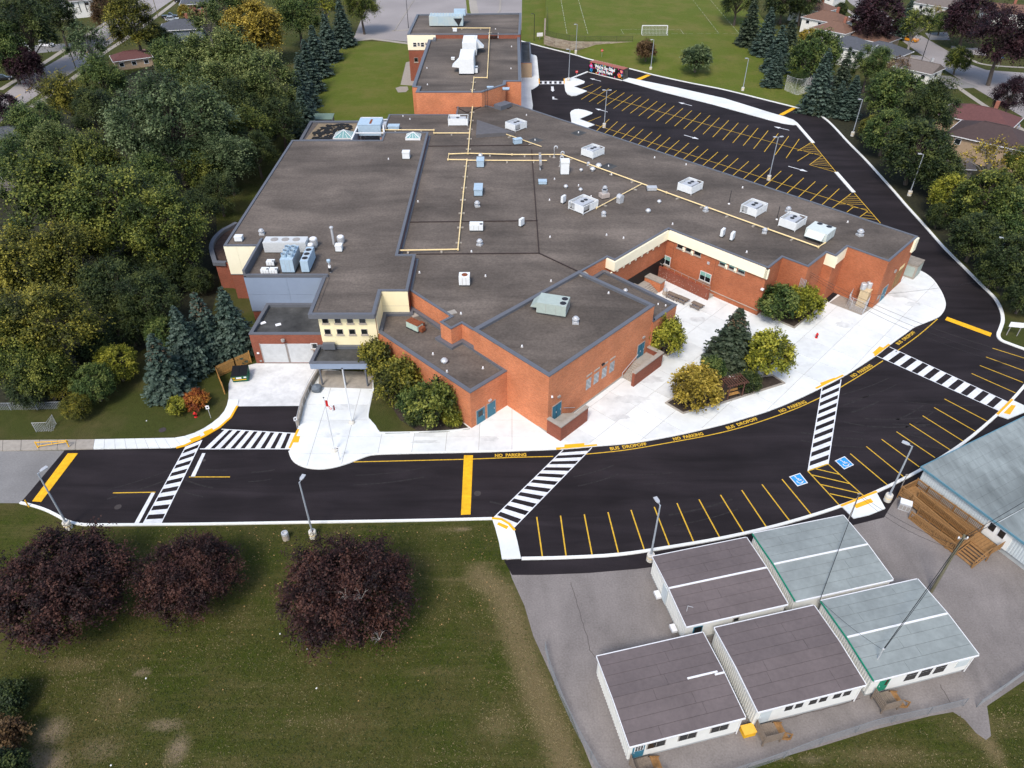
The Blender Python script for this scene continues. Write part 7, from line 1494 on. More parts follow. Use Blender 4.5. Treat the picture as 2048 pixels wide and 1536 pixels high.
for k in range(6): MB().prism([kb_(-2.05 - .33 * k, 8.6), kb_(-2.05 - .33 * k, 10.5), kb_(-2.33 - .33 * k, 10.5), kb_(-2.33 - .33 * k, 8.6)], .82 - .15 * k, .87 - .15 * k).build('tread', m, tr_)
for b_ in (8.6, 10.5): q0, q1 = kb_(-2.0, b_), kb_(-4.1, b_); MB().beam((*q0, .85), (*q1, .05), .06, .26).build('stringer', m, tr_); MB().beam((*q0, 1.95), (*q1, 1.05), .07, .1).build('handrail', m, tr_); MB().box((q1[0], q1[1], .55), (.1, .1, 1.1), ub).build('post', m, tr_)
t = thing('air_conditioner', 'grey metal box standing at the head of the ramp', 'utility box', P(1807, 1017), R(-28)); MB().box((0, 0, .5), (1.15, .8, 1.0)).build('cabinet', M['galv'], t, rel=False); MB().box((0, 0, 1.02), (1.2, .85, .06)).build('lid', M['hvac'], t, rel=False)
for k in range(3): MB().box((-.36 + .36 * k, -.41, .45), (.28, .02, .6)).build('louvre', M['frame'], t, rel=False)
t = thing('sign_post', 'thin grey post by the kerb left of the ramp', 'post', P(1802, 975)); MB().tube([(0, 0, 0), (0, 0, 2.0)], .05, 6).build('post', M['frame'], t, rel=False); MB().box((0, 0, 2.0), (.3, .05, .25)).build('plate', M['frame'], t, rel=False)
# utility pole in the yard, cross poles and cables
def upole(b, tp, h, label, m='bark'):
    c = P(*b); t = thing('utility_pole', label, 'utility pole', c); MB().tube([(0, 0, 0), (0, 0, h)], [.16, .11], 8).build('pole', mat('green_grey_pole', (.14, .13, .085), .9, .2, 4) if 'green_grey_pole' not in bpy.data.materials else bpy.data.materials['green_grey_pole'], t, rel=False); MB().box((0, 0, h - .5), (.9, .1, .1)).build('cross_arm', M['frame'], t, rel=False)
    for x in (-.4, .4, 0): MB().lathe([(.05, 0), (.08, .1), (.05, .2)], (x, 0, h - .45), 8).build('insulator', M['paper'], t, rel=False)
    return c
pc = upole((1862, 1184), None, 8.6, 'greenish wooden utility pole in the yard by the ramp stairs')
t = thing('mast', 'thin grey service mast on the corner of the green trimmed portable', 'mast', P(1740, 1345, 1.0)); MB().tube([(0, 0, 0), (0, 0, 3.6)], .05, 6).build('pole', M['galv'], t, rel=False); MB().lathe([(.08, 3.6), (.1, 3.75), (.04, 3.85)], n=8).build('weatherhead', M['galv'], t, rel=False); tp1 = P(1740, 1345, 1.0) + Vector((0, 0, 3.6))
pt = Vector((pc.x, pc.y, 8.3)); wire(pt, tp1, .5, 'sagging cable from the utility pole to the green trimmed portable', .03); wire(pt + Vector((.2, 0, -.25)), tp1 + Vector((.05, 0, -.2)), .8, 'lower sagging cable from the utility pole to the green trimmed portable', .022)
mb0 = P(1694, 1045); t = thing('mast', 'slim dark pole at the corner of the back row beside the ramp pad', 'mast', mb0); MB().tube([(0, 0, 0), (0, 0, 4.6)], .06, 6).build('pole', M['frame'], t, rel=False); MB().box((0, 0, 4.5), (.4, .08, .08)).build('cross_arm', M['frame'], t, rel=False); mt_ = Vector((mb0.x, mb0.y, 4.5))
wire(mt_, P(1640, 1200, 3.4), .15, 'black cable dropping from the slim pole to the portable gap', .028); wire(mt_, pt + Vector((0, 0, -1.2)), .6, 'cable from the slim pole to the utility pole', .02); wire(mt_ + Vector((0, 0, -.2)), pt + Vector((0, 0, -1.8)), .9, 'second lower cable from the slim pole to the utility pole', .02)
wire(pt, Vector((70, 60, 8.5)), .7, 'cable from the utility pole over the big grey roof', .025); wire(pt + Vector((0, 0, -.4)), Vector((70, 59, 8)), .9, 'lower cable from the utility pole over the big grey roof', .025)
wire(P(1640, 1200, 3.4), tp1, .3, 'cable running along the green trimmed eave', .018)
# ================================================================== trees: leaf-sized faces on limbs
NR_ = np.random.RandomState
def leaf_mesh(name, C, D, S, tint, m, rs, asp=.62):
    "C leaf centres, D leaf normals, S sizes -> one diamond per leaf"
    n = len(C); a = rs.normal(size=(n, 3)); a -= (a * D).sum(1)[:, None] * D; a /= np.linalg.norm(a, axis=1)[:, None] + 1e-9
    b = np.cross(D, a); S = S[:, None]
    V = np.stack([C - a * S, C - b * S * asp + D * S * .12, C + a * S, C + b * S * asp + D * S * .12], 1).reshape(-1, 3)
    me = bpy.data.meshes.new(name); me.vertices.add(4 * n); me.vertices.foreach_set('co', V.astype(np.float32).ravel())
    me.loops.add(4 * n); me.loops.foreach_set('vertex_index', np.arange(4 * n, dtype=np.int32)); me.polygons.add(n); me.polygons.foreach_set('loop_start', np.arange(0, 4 * n, 4, dtype=np.int32)); me.polygons.foreach_set('loop_total', np.full(n, 4, dtype=np.int32))
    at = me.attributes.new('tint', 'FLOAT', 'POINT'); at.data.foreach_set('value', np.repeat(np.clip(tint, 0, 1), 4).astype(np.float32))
    me.materials.append(m); me.update(); me.validate(); return me
def unit(v): return v / (np.linalg.norm(v, axis=-1, keepdims=True) + 1e-9)
def broadleaf(seed, Rr, H, clear, clumps, shoots, per, ls, up=.5, lumpy=.28, tintsd=.22, cr=.30, low=-.45):
    "crown built of leafy shoots on lumpy clumps round a limb skeleton"
    rs = NR_(seed); cz = clear + (H - clear) * .48; hz = (H - clear) * .52; C = []; D = []; S = []; T = []; tips = []
    k = 0
    while k < clumps:
        d = unit(rs.normal(size=3)); 
        if d[2] < low: continue
        f = (1 - lumpy * rs.rand()) * (.80 if rs.rand() < .8 else .45); c = np.array([d[0] * Rr * f, d[1] * Rr * f, cz + d[2] * hz * f]); r = Rr * cr * (.65 + .7 * rs.rand()); tips.append(c); tc = rs.normal(0, tintsd); k += 1
        out = unit(np.array([d[0], d[1], d[2] + up]))
        dirs = unit(rs.normal(size=(shoots, 3)) * .75 + out); L = r * (.55 + .6 * rs.rand(shoots))
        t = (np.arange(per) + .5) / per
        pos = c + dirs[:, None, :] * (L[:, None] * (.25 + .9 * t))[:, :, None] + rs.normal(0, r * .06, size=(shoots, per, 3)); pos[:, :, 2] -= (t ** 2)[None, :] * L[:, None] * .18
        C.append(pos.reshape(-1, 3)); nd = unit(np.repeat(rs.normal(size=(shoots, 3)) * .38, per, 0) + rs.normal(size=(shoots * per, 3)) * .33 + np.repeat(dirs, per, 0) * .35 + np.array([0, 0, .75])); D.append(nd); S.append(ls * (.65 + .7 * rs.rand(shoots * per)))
        T.append(.36 + tc + np.tile(t * .62 - .26, shoots) + np.repeat(rs.normal(0, .08, shoots), per) + rs.normal(0, .05, shoots * per))  # shoot tips yellower; inner leaves darkened too, for shade inside the crown
    mb = MB(); tp = [(0, 0, 0), (.05 * Rr, 0, clear), (.08 * Rr, .04 * Rr, cz), (.05 * Rr, 0, cz + hz * .6)]; r0 = .045 * Rr + .06; mb.tube(tp, [r0 * 1.25, r0, r0 * .6, r0 * .15], 7)
    for i in range(0, len(tips), 2):
        c = tips[i]; z = clear * .8 + (c[2] - clear * .8) * .35; b = np.array([.06 * Rr * min(z / cz, 1), .02 * Rr, z]); mid = (b + c) / 2 + np.array([0, 0, .08 * Rr]); mb.tube([b, mid, c], [r0 * .4, r0 * .22, r0 * .06], 5, cap=False)
        for q in range(2): e = c + unit(rs.normal(size=3) + np.array([0, 0, .4])) * Rr * .2; mb.tube([c, e], [r0 * .08, r0 * .02], 3, cap=False)
    return (np.concatenate(C), np.concatenate(D), np.concatenate(S), np.concatenate(T), rs, mb, Rr, H, cz)
def spruce(seed, H, Rr, lev=34, bn=13):
    rs = NR_(seed); C = []; D = []; S = []; T = []; mb = MB(); mb.tube([(0, 0, 0), (0, 0, H * .6), (0, 0, H)], [.2, .12, .02], 6)
    for l in range(lev):
        f = (l + rs.rand() * .6) / lev; z = H * (.05 + .95 * f); r = Rr * (1 - f) ** .78 * (.9 + .2 * rs.rand()) + .12; n = max(int(bn * (1 - f * .65)), 5); p0 = rs.rand() * 6.28; tl = rs.normal(0, .1)
        for b in range(n):
            a = p0 + 6.283 * (b + rs.uniform(-.25, .25)) / n; L = r * rs.uniform(.72, 1.12); dx, dy = math.cos(a), math.sin(a); k = max(int(L / .17), 3); t = (np.arange(k) + .6) / k
            zz_ = z + (L * (-.28 * t + .14 * t ** 2)) ; base = np.stack([dx * L * t, dy * L * t, zz_], 1); wd = (.34 * L * (1 - t * .72) + .12)
            if l % 6 == 0 and b % 3 == 0: mb.tube([(0, 0, z), tuple(base[-1])], [.035, .01], 3, cap=False)
            for sgn in (-1, 0, 1):
                off = np.stack([-dy * wd * sgn * .62, dx * wd * sgn * .62, -abs(sgn) * wd * .16], 1) + np.array([dx, dy, 0]) * (wd * abs(sgn) * .35)[:, None]
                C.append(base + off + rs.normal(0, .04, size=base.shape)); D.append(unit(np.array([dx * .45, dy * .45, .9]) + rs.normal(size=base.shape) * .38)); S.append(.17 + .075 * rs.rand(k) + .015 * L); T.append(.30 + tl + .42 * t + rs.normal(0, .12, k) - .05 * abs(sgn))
    return (np.concatenate(C), np.concatenate(D), np.concatenate(S), np.concatenate(T), rs, mb, Rr, H, H * .4)
G = {}
G['maple'] = leaf_mat('maple_leaves', (.014, .026, .005), (.058, .082, .013), (.215, .225, .040), .12)
G['green'] = leaf_mat('green_leaves', (0.018, 0.039, 0.011), (0.057, 0.093, 0.021), (0.165, 0.195, 0.048), .12)
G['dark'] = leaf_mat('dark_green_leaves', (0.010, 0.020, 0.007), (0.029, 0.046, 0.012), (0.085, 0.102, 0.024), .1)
G['poplar'] = leaf_mat('grey_green_leaves', (.020, .036, .012), (.066, .098, .036), (.17, .21, .095), .12)
G['pale'] = leaf_mat('pale_green_leaves', (.020, .036, .007), (.078, .108, .026), (.24, .26, .085), .12)
G['olive'] = leaf_mat('olive_leaves', (.018, .024, .004), (.080, .086, .011), (.27, .235, .032), .12)
G['lime'] = leaf_mat('yellow_green_leaves', (0.046, 0.058, 0.007), (0.169, 0.182, 0.016), (0.390, 0.364, 0.046), .15)
G['gold'] = leaf_mat('golden_leaves', (0.075, 0.056, 0.007), (0.250, 0.188, 0.022), (0.475, 0.350, 0.062), .15)
G['purple'] = leaf_mat('purple_leaves', (.0085, .0032, .0032), (.025, .0085, .0074), (.072, .029, .019), .08)
G['plum'] = leaf_mat('plum_leaves', (0.010, 0.004, 0.006), (0.025, 0.009, 0.013), (0.060, 0.025, 0.030), .08)
G['spruce'] = leaf_mat('spruce_needles', (.010, .022, .015), (.034, .058, .042), (.088, .125, .095), .08)
G['dspruce'] = leaf_mat('dark_spruce_needles', (0.011, 0.021, 0.011), (0.029, 0.044, 0.024), (0.077, 0.097, 0.055), .08)
G['brown'] = leaf_mat('rusty_leaves', (.035, .018, .008), (.095, .055, .020), (.17, .11, .05), .12)
G['orange'] = leaf_mat('orange_red_leaves', (.09, .018, .008), (.27, .065, .014), (.42, .20, .03), .15)
PR = {}
def proto(key, data, bark='bark'):
    C, D, S, T, rs, mb, Rr, H, cz = data; PR[key] = dict(C=data, R=Rr, H=H, cz=cz, bark=M[bark], crowns={}, trunk=mb.build('trunk', M[bark]).data)
    o = [x for x in COL.objects if x.data == PR[key]['trunk']][0]; bpy.data.objects.remove(o)
proto('big1', broadleaf(1, 6.0, 15, 3.5, 58, 62, 7, .155, low=-.75, cr=.36, lumpy=.34)); proto('big2', broadleaf(2, 6.0, 14, 3.0, 50, 68, 7, .155, lumpy=.42, low=-.7, cr=.38)); proto('big3', broadleaf(3, 6.0, 15, 3.5, 66, 58, 7, .15, lumpy=.36, cr=.33, low=-.75))
proto('huge', broadleaf(14, 11, 19, 4, 120, 62, 7, .19, lumpy=.45, cr=.25, low=-.8, up=.35))
proto('dense', broadleaf(4, 5.0, 10, 1.6, 130, 30, 6, .15, lumpy=.2, cr=.27, low=-.7)); proto('fine', broadleaf(5, 6.8, 8.5, 1.2, 230, 36, 6, .105, lumpy=.40, cr=.21, up=.45, low=-.55)); proto('fine2', broadleaf(15, 6.8, 8.8, 1.2, 220, 36, 6, .105, lumpy=.44, cr=.22, up=.45, low=-.55)); proto('thin', broadleaf(6, 4.5, 11, 3, 65, 18, 6, .15, lumpy=.4), 'palebark')
proto('shrub1', broadleaf(7, 1.8, 3.6, .2, 85, 20, 6, .10, lumpy=.2, cr=.34)); proto('shrub2', broadleaf(8, 2.2, 3.2, .2, 95, 20, 6, .11, lumpy=.3, cr=.32)); proto('bare', broadleaf(9, 4.0, 8, 2, 60, 7, 4, .15, lumpy=.35), 'palebark')
proto('sp1', spruce(11, 12, 3.0)); proto('sp2', spruce(12, 12, 3.3, 32, 14)); proto('sp3', spruce(13, 11, 2.7, 30, 13))
def tree(kind, leaf, loc, s, sz, label, group=None, name=None, cat='tree'):
    p = PR[kind]
    if leaf not in p['crowns']:
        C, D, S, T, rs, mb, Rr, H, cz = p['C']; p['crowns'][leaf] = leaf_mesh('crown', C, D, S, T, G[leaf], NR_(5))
    t = thing(name or ('spruce_tree' if kind.startswith('sp') else 'shrub' if kind.startswith('shrub') else 'broadleaf_tree'), label, cat, loc, rng.uniform(0, 6.28), group); t.scale = (s, s, sz)
    link('crown', p['crowns'][leaf], t); link('trunk', p['trunk'], t); return t
def T(kind, leaf, px, py, rpx, label, zb=0.0, flat=1.0, group=None, name=None, cat=None):
    "crown centred on a pixel of the survey photograph with the radius it shows there"
    p = PR[kind]; s = 1.0
    for _ in range(4): q = P(px, py, zb + p['cz'] * s * flat); dist = (q - Vector((0, 0, CAM_H))).dot(_fw); s = rpx * dist / CAM_F / (p['R'] * 1.02)
    return tree(kind, leaf, (q.x, q.y, zb), s, s * flat, label, group, name, cat or ('shrub' if kind.startswith('shrub') else 'tree'))
def SP(kind, leaf, px, py, H, r, label, zb=0.0):
    "spruce given by the pixel of its tip"
    p = PR[kind]; q = P(px, py, zb + H); return tree(kind, leaf, (q.x, q.y, zb), r / p['R'], H / p['H'], label, None)
# --- foreground
T('fine', 'purple', 115, 1172, 158, 'wide dark purple tree at the left edge of the front lawn'); T('fine2', 'purple', 374, 1152, 117, 'smaller dark purple tree between the two wide ones'); T('fine2', 'purple', 692, 1182, 155, 'large dark purple tree with bare twigs at the lamp on the front lawn', flat=1.0)
T('shrub2', 'dark', 8, 1400, 46, 'dark hedge shrub at the lower left edge beside the lawn', name='hedge_shrub'); T('shrub2', 'brown', 2, 1480, 50, 'brownish hedge shrub at the left edge between two dark ones', name='hedge_shrub'); T('shrub1', 'dark', 4, 1545, 46, 'dark hedge shrub in the bottom left corner', name='hedge_shrub')
# --- around the school
SP('sp1', 'spruce', 300, 668, 9.6, 3.1, 'blue spruce nearest the road, with tan cones on its tip'); SP('sp2', 'spruce', 345, 612, 10.4, 3.0, 'second blue spruce from the road beside the school drive'); SP('sp3', 'spruce', 386, 584, 10.6, 2.9, 'blue spruce with a browning top, third from the road'); SP('sp2', 'spruce', 440, 574, 10.8, 3.2, 'greenest blue spruce, closest to the garage wall')
T('shrub2', 'orange', 392, 801, 27, 'fiery red and orange bush under the nearest spruce'); T('shrub1', 'lime', 352, 812, 20, 'yellow green bush between the spruce and the fiery red bush')
T('shrub1', 'olive', 757, 718, 38, 'clipped olive tree by the entrance canopy', name='ornamental_tree', cat='tree', flat=1.25); T('shrub2', 'olive', 797, 765, 52, 'middle clipped olive tree along the low brick wall', name='ornamental_tree', cat='tree', flat=1.2); T('shrub1', 'maple', 866, 806, 47, 'brownish olive tree nearest the low brick corner', name='ornamental_tree', cat='tree', flat=1.15); T('shrub2', 'lime', 905, 836, 23, 'bright lime shrub at the foot of the low brick wall'); T('shrub2', 'green', 832, 800, 40, 'olive green tree filling the gap in the clipped row', name='ornamental_tree', cat='tree', flat=1.1); T('shrub2', 'dark', 827, 838, 20, 'dark shrub between the clipped trees and the front lawn')
SP('sp1', 'dspruce', 1482, 617, 9.0, 3.6, 'tall dark conifer in the large plaza planter', .15)
T('shrub1', 'lime', 1542, 708, 47, 'yellow green shrub right of the plaza conifer', .2, 1.1); T('shrub2', 'gold', 1394, 776, 54, 'golden yellow shrub at the left end of the plaza planter', .2); T('shrub1', 'green', 1428, 736, 26, 'loose green shrub left of the plaza conifer', .2); T('shrub2', 'dark', 1500, 764, 26, 'low dark shrub beside the pergola', .2)
T('shrub1', 'lime', 1333, 672, 36, 'upright yellow green shrub at the gymnasium stairs', .2, 1.25); T('shrub1', 'green', 1556, 606, 39, 'left green shrub of the twin pair by the east wing', .2); T('shrub2', 'lime', 1606, 606, 42, 'right yellow green shrub of the twin pair by the east wing', .2, 1.1)
T('shrub2', 'poplar', 1394, 118, 33, 'round grey green bush alone on the grass slope', 1.2); T('shrub1', 'brown', 1293, 101, 21, 'rusty brown bush on the grass slope by the lamp', 1.2)
# --- spruce row beyond the north lawn
for i, (x, y, h, r, k, l) in enumerate([(676, -6, 14, 3.9, 'sp1', 'farthest spruce of the row along the north lawn'), (646, 22, 13.5, 3.8, 'sp2', 'second farthest spruce of the row along the north lawn'), (622, 48, 13.5, 3.9, 'sp3', 'spruce third from the far end of the north lawn row'), (606, 78, 13, 3.8, 'sp1', 'spruce fourth from the far end of the north lawn row'), (594, 104, 13, 3.8, 'sp2', 'spruce third from the near end of the north lawn row'), (592, 140, 12, 3.6, 'sp3', 'second nearest spruce of the row along the north lawn'), (598, 172, 11, 3.4, 'sp1', 'nearest spruce of the row, at the corner of the cobbled roof')]): SP(k, 'spruce', x, y, h, r, l)
# --- the wood on the left
for kind, leaf, x, y, r, l in [
    ('huge', 'poplar', 338, 245, 132, 'huge grey green poplar crown in the middle of the left wood'), ('big2', 'poplar', 452, 318, 56, 'side limb poplar leaning towards the hall from the huge poplar'),
    ('big1', 'maple', 95, 400, 100, 'broad yellow green maple at the left edge below the light green trees'), ('big2', 'maple', 235, 425, 100, 'broad maple directly below the huge poplar'), ('big3', 'maple', 335, 455, 82, 'maple with a leaf fringe facing the curved stair bay'),
    ('big2', 'olive', 45, 540, 88, 'yellowing maple at the left edge, half out of the frame'), ('big1', 'olive', 140, 520, 82, 'yellowing maple in the centre of the left wood'), ('big3', 'olive', 100, 655, 92, 'yellow tipped maple above the chain link fence'), ('big1', 'maple', 25, 680, 80, 'shaded maple at the left edge above the fence'),
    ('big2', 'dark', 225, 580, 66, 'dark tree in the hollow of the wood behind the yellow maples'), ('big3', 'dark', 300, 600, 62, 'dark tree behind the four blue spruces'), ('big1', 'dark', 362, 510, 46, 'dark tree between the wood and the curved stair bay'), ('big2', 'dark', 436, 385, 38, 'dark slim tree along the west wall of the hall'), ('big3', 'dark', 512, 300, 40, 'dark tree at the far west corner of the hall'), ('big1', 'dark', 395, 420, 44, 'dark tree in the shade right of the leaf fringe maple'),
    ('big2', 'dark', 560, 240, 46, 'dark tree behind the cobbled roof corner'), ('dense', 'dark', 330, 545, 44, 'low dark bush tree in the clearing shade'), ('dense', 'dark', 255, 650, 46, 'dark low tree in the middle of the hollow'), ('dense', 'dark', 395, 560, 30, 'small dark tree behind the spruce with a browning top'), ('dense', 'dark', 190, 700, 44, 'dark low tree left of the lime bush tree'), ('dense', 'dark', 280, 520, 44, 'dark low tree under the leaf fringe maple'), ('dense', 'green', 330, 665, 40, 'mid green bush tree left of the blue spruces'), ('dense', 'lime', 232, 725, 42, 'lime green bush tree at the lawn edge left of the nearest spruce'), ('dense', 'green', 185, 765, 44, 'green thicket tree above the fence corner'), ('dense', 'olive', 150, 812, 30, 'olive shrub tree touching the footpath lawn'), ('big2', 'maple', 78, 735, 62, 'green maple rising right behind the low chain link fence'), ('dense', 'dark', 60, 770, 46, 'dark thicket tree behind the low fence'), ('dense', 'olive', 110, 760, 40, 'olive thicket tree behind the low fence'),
    ('big3', 'pale', 430, 185, 62, 'pale green maple between the huge poplar and the golden tree'), ('big2', 'green', 345, 120, 46, 'green tree right of the dark yew'), ('big1', 'maple', 500, 260, 48, 'maple along the wood edge by the cobbled roof'), ('big3', 'green', 425, 255, 50, 'green tree at the right flank of the huge poplar'), ('big2', 'maple', 400, 340, 46, 'maple below the right flank of the huge poplar'), ('big1', 'green', 300, 360, 56, 'green tree at the foot of the huge poplar'), ('big1', 'pale', 470, 130, 72, 'pale green maple below the golden tree'), ('big3', 'pale', 395, 135, 66, 'pale green maple left of the other pale ones'), ('big2', 'pale', 530, 170, 66, 'pale green maple beside the spruce row'), ('big1', 'dark', 470, 215, 56, 'dark green tree under the pale maples'), ('big3', 'dark', 545, 215, 40, 'dark green tree in the shade of the spruce row'),
    ('big2', 'olive', 133, 195, 50, 'olive tree by the main street bend'), ('big1', 'green', 205, 160, 50, 'fresh green tree behind the pink roofed plot'), ('big3', 'dark', 190, 225, 48, 'dark green tree left of the huge poplar'), ('big2', 'green', 75, 255, 56, 'light green tree at the left edge below the plum trees'), ('big1', 'pale', 115, 300, 58, 'light feathery green tree left of the huge poplar'), ('big3', 'green', 35, 320, 52, 'green tree at the left edge above the broad maple'), ('big2', 'maple', 190, 320, 60, 'maple between feathery green tree and the huge poplar'),
    ('dense', 'gold', 507, 58, 62, 'golden domed tree near the grey house'), ('thin', 'pale', 415, 42, 44, 'thin birch beside the grey house'), ('dense', 'dark', 318, 78, 30, 'dark yew in front of the grey house'), ('big1', 'olive', 262, 42, 52, 'large olive brown tree over the main street'), ('thin', 'poplar', 175, 92, 48, 'thin see through tree standing over the main street'), ('big2', 'dark', 50, 55, 66, 'dark green tree in the upper left corner'), ('big3', 'dark', 112, 30, 44, 'dark green tree left of the half timbered house'), ('big1', 'green', 10, 95, 48, 'green tree at the upper left edge above the plum tree'), ('dense', 'plum', 46, 128, 38, 'dark plum tree beside the left footway'), ('bare', 'plum', 78, 168, 34, 'half bare plum tree leaning over the main street'), ('dense', 'plum', 4, 215, 34, 'dark plum tree cut by the left edge'), ('big2', 'green', 592, 26, 50, 'green tree between the golden tree and the spruce row'), ('thin', 'lime', 645, 10, 40, 'thin lime green tree behind the spruce row'), ('big3', 'maple', 722, 8, 38, 'green tree at the corner of the far car park'), ('dense', 'gold', 368, 22, 14, 'small golden cone shaped tree by the parked pickup'), ('big1', 'green', 450, -4, 48, 'tree cut by the top edge above the golden tree'), ('big2', 'brown', 210, 22, 34, 'rusty tree between the half timbered house and the street')]:
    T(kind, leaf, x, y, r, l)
# --- trees on the right
for x, y, h, r, k, lf, l in [(1512, -8, 15, 4.2, 'sp1', 'dspruce', 'farthest big spruce along the playing field'), (1545, 14, 14, 4.2, 'sp2', 'spruce', 'second blue spruce along the playing field edge'), (1568, 48, 13, 4.0, 'sp3', 'spruce', 'third blue spruce along the playing field edge'), (1590, 30, 14, 4.0, 'sp1', 'dspruce', 'dark spruce behind the third field spruce'), (1560, 96, 10, 3.2, 'sp2', 'spruce', 'small blue spruce behind the ball backstop'), (1660, 96, 15, 4.2, 'sp2', 'spruce', 'blue spruce right of the orange topped tree'), (1702, 92, 14, 3.0, 'sp3', 'dspruce', 'slim dark spruce in front of the white house'), (1645, 150, 9, 2.8, 'sp1', 'dspruce', 'dark spruce right behind the ball backstop'), (1716, 150, 10, 3.4, 'sp1', 'spruce', 'blue spruce behind the ring road lamp'), (1688, 160, 8, 2.8, 'sp3', 'spruce', 'short blue spruce at the ring road bend'), (1826, -4, 12, 3.4, 'sp2', 'spruce', 'blue spruce across the side street at the top')]: SP(k, lf, x, y, h, r, l)
for kind, leaf, x, y, r, l in [('dense', 'green', 1632, 110, 54, 'round green tree with a turning orange top by the backstop'), ('dense', 'gold', 1618, 76, 22, 'orange turning crown on top of the round green tree'), ('big2', 'green', 1742, 128, 40, 'green tree in front of the dark grey roof'), ('bare', 'brown', 1795, 134, 30, 'tan half bare tree by the side street drive'),
    ('dense', 'green', 1790, 190, 58, 'layered green tree left of the tall dark one'), ('big1', 'dark', 1862, 215, 58, 'tall dark green tree beside the red brown roof'), ('dense', 'dark', 1835, 300, 66, 'broad dark tree above the ring road'), ('dense', 'green', 1775, 262, 46, 'green tree with low limbs at the ring road lamp'), ('dense', 'olive', 1744, 254, 26, 'yellowing small tree at the ring road lamp'), ('dense', 'dark', 1880, 340, 50, 'dark tree in front of the shed window'),
    ('bare', 'gold', 1985, 320, 62, 'yellowing feathery tree in front of the brown house'), ('dense', 'lime', 1905, 388, 44, 'olive yellow tree over the right ring road kerb'), ('dense', 'maple', 1975, 400, 66, 'green tree in the middle of the right hedge'), ('dense', 'green', 2035, 430, 60, 'green tree cut by the right edge'), ('dense', 'dark', 1955, 470, 54, 'dark tree over the half hidden lamp'), ('dense', 'dark', 2020, 520, 58, 'dark tree near the right edge above the notice board'), ('dense', 'dark', 1990, 545, 34, 'low dark tree behind the half hidden lamp'), ('dense', 'dark', 2050, 590, 40, 'dark tree cut by the right edge at the notice board'), ('dense', 'dark', 1880, 430, 26, 'dark shrub tree at the kerb by the olive tree'), ('big3', 'maple', 2040, 340, 46, 'green yellow tree at the right edge behind the feathery one'),
    ('dense', 'plum', 1755, 32, 52, 'plum coloured street tree over the upper side street'), ('dense', 'plum', 1940, 36, 50, 'plum coloured tree across the side street'), ('big2', 'plum', 2012, 78, 66, 'largest plum coloured tree near the top right corner'), ('big1', 'plum', 2024, 190, 38, 'plum coloured tree at the right edge by the junction'), ('thin', 'maple', 1832, 52, 40, 'light street tree above the orange truck'), ('dense', 'maple', 1918, 118, 27, 'small street tree with a bare stem on the verge'), ('big3', 'dark', 1478, -6, 42, 'dark tree at the top of the field edge'), ('dense', 'dark', 1680, 20, 16, 'small dark bush by the white walled bungalow'), ('dense', 'green', 1885, 44, 22, 'green garden bush before the white garage'), ('dense', 'dark', 1570, 0, 40, 'dark tree cut by the top edge right of the spruces'), ('big1', 'dark', 1610, -6, 36, 'olive dark tree at the top behind the brown roofs'), ('bare', 'gold', 1872, 22, 16, 'pale flowering shrub by the white garage')]:
    T(kind, leaf, x, y, r, l)
# bare twigs poking out of the large purple tree, tan cones on two spruce tops
tg = [o for o in bpy.data.objects if o.get('label', '').startswith('large dark purple tree')][0]; rt = random.Random(6)
for px, py, z in ((690, 1188, 8.0), (722, 1192, 8.0), (757, 1275, 6.2)):
    b = P(px, py, z); mb = MB()
    for k in range(7):
        a = rt.uniform(0, 6.28); e = b + Vector((math.cos(a), math.sin(a), rt.uniform(.1, .6))) * rt.uniform(.35, .8); m_ = b.lerp(e, .55) + Vector((0, 0, .06)); mb.tube([b - Vector((0, 0, .4)), m_, e], [.022, .014, .006], 3, cap=False); mb.tube([m_, m_ + Vector((math.cos(a + .8), math.sin(a + .8), .3)) * .3], [.012, .005], 3, cap=False)
    o = mb.build('dead_twig', M['palebark'], None); o.parent = tg; o.matrix_parent_inverse = (Matrix.Translation(tg.location) @ Matrix.Rotation(tg.rotation_euler.z, 4, 'Z') @ Matrix.Diagonal((*tg.scale, 1))).inverted()
cmat = leaf_mat('tan_cones', (.10, .06, .035), (.19, .12, .07), (.28, .19, .11), .05)
for lab, frac in (('blue spruce nearest', .42), ('blue spruce with a browning', .36), ('tall dark conifer', .3)):
    tr0 = [o for o in bpy.data.objects if o.get('label', '').startswith(lab)][0]; pk = PR['sp1' if not lab.endswith('browning') else 'sp3']; rs = NR_(3); n = 420; f = 1 - frac * rs.rand(n) ** .8; r = pk['R'] * (1 - f) ** .78 * rs.uniform(.55, 1.0, n); a = rs.uniform(0, 6.28, n); C = np.stack([r * np.cos(a), r * np.sin(a), pk['H'] * (.05 + .95 * f)], 1)
    stuff(link('cones', leaf_mesh('cones', C, unit(rs.normal(size=(n, 3)) + np.array([0, 0, .6])), .10 + .07 * rs.rand(n), .2 + .6 * rs.rand(n), cmat, rs, .4), tr0))
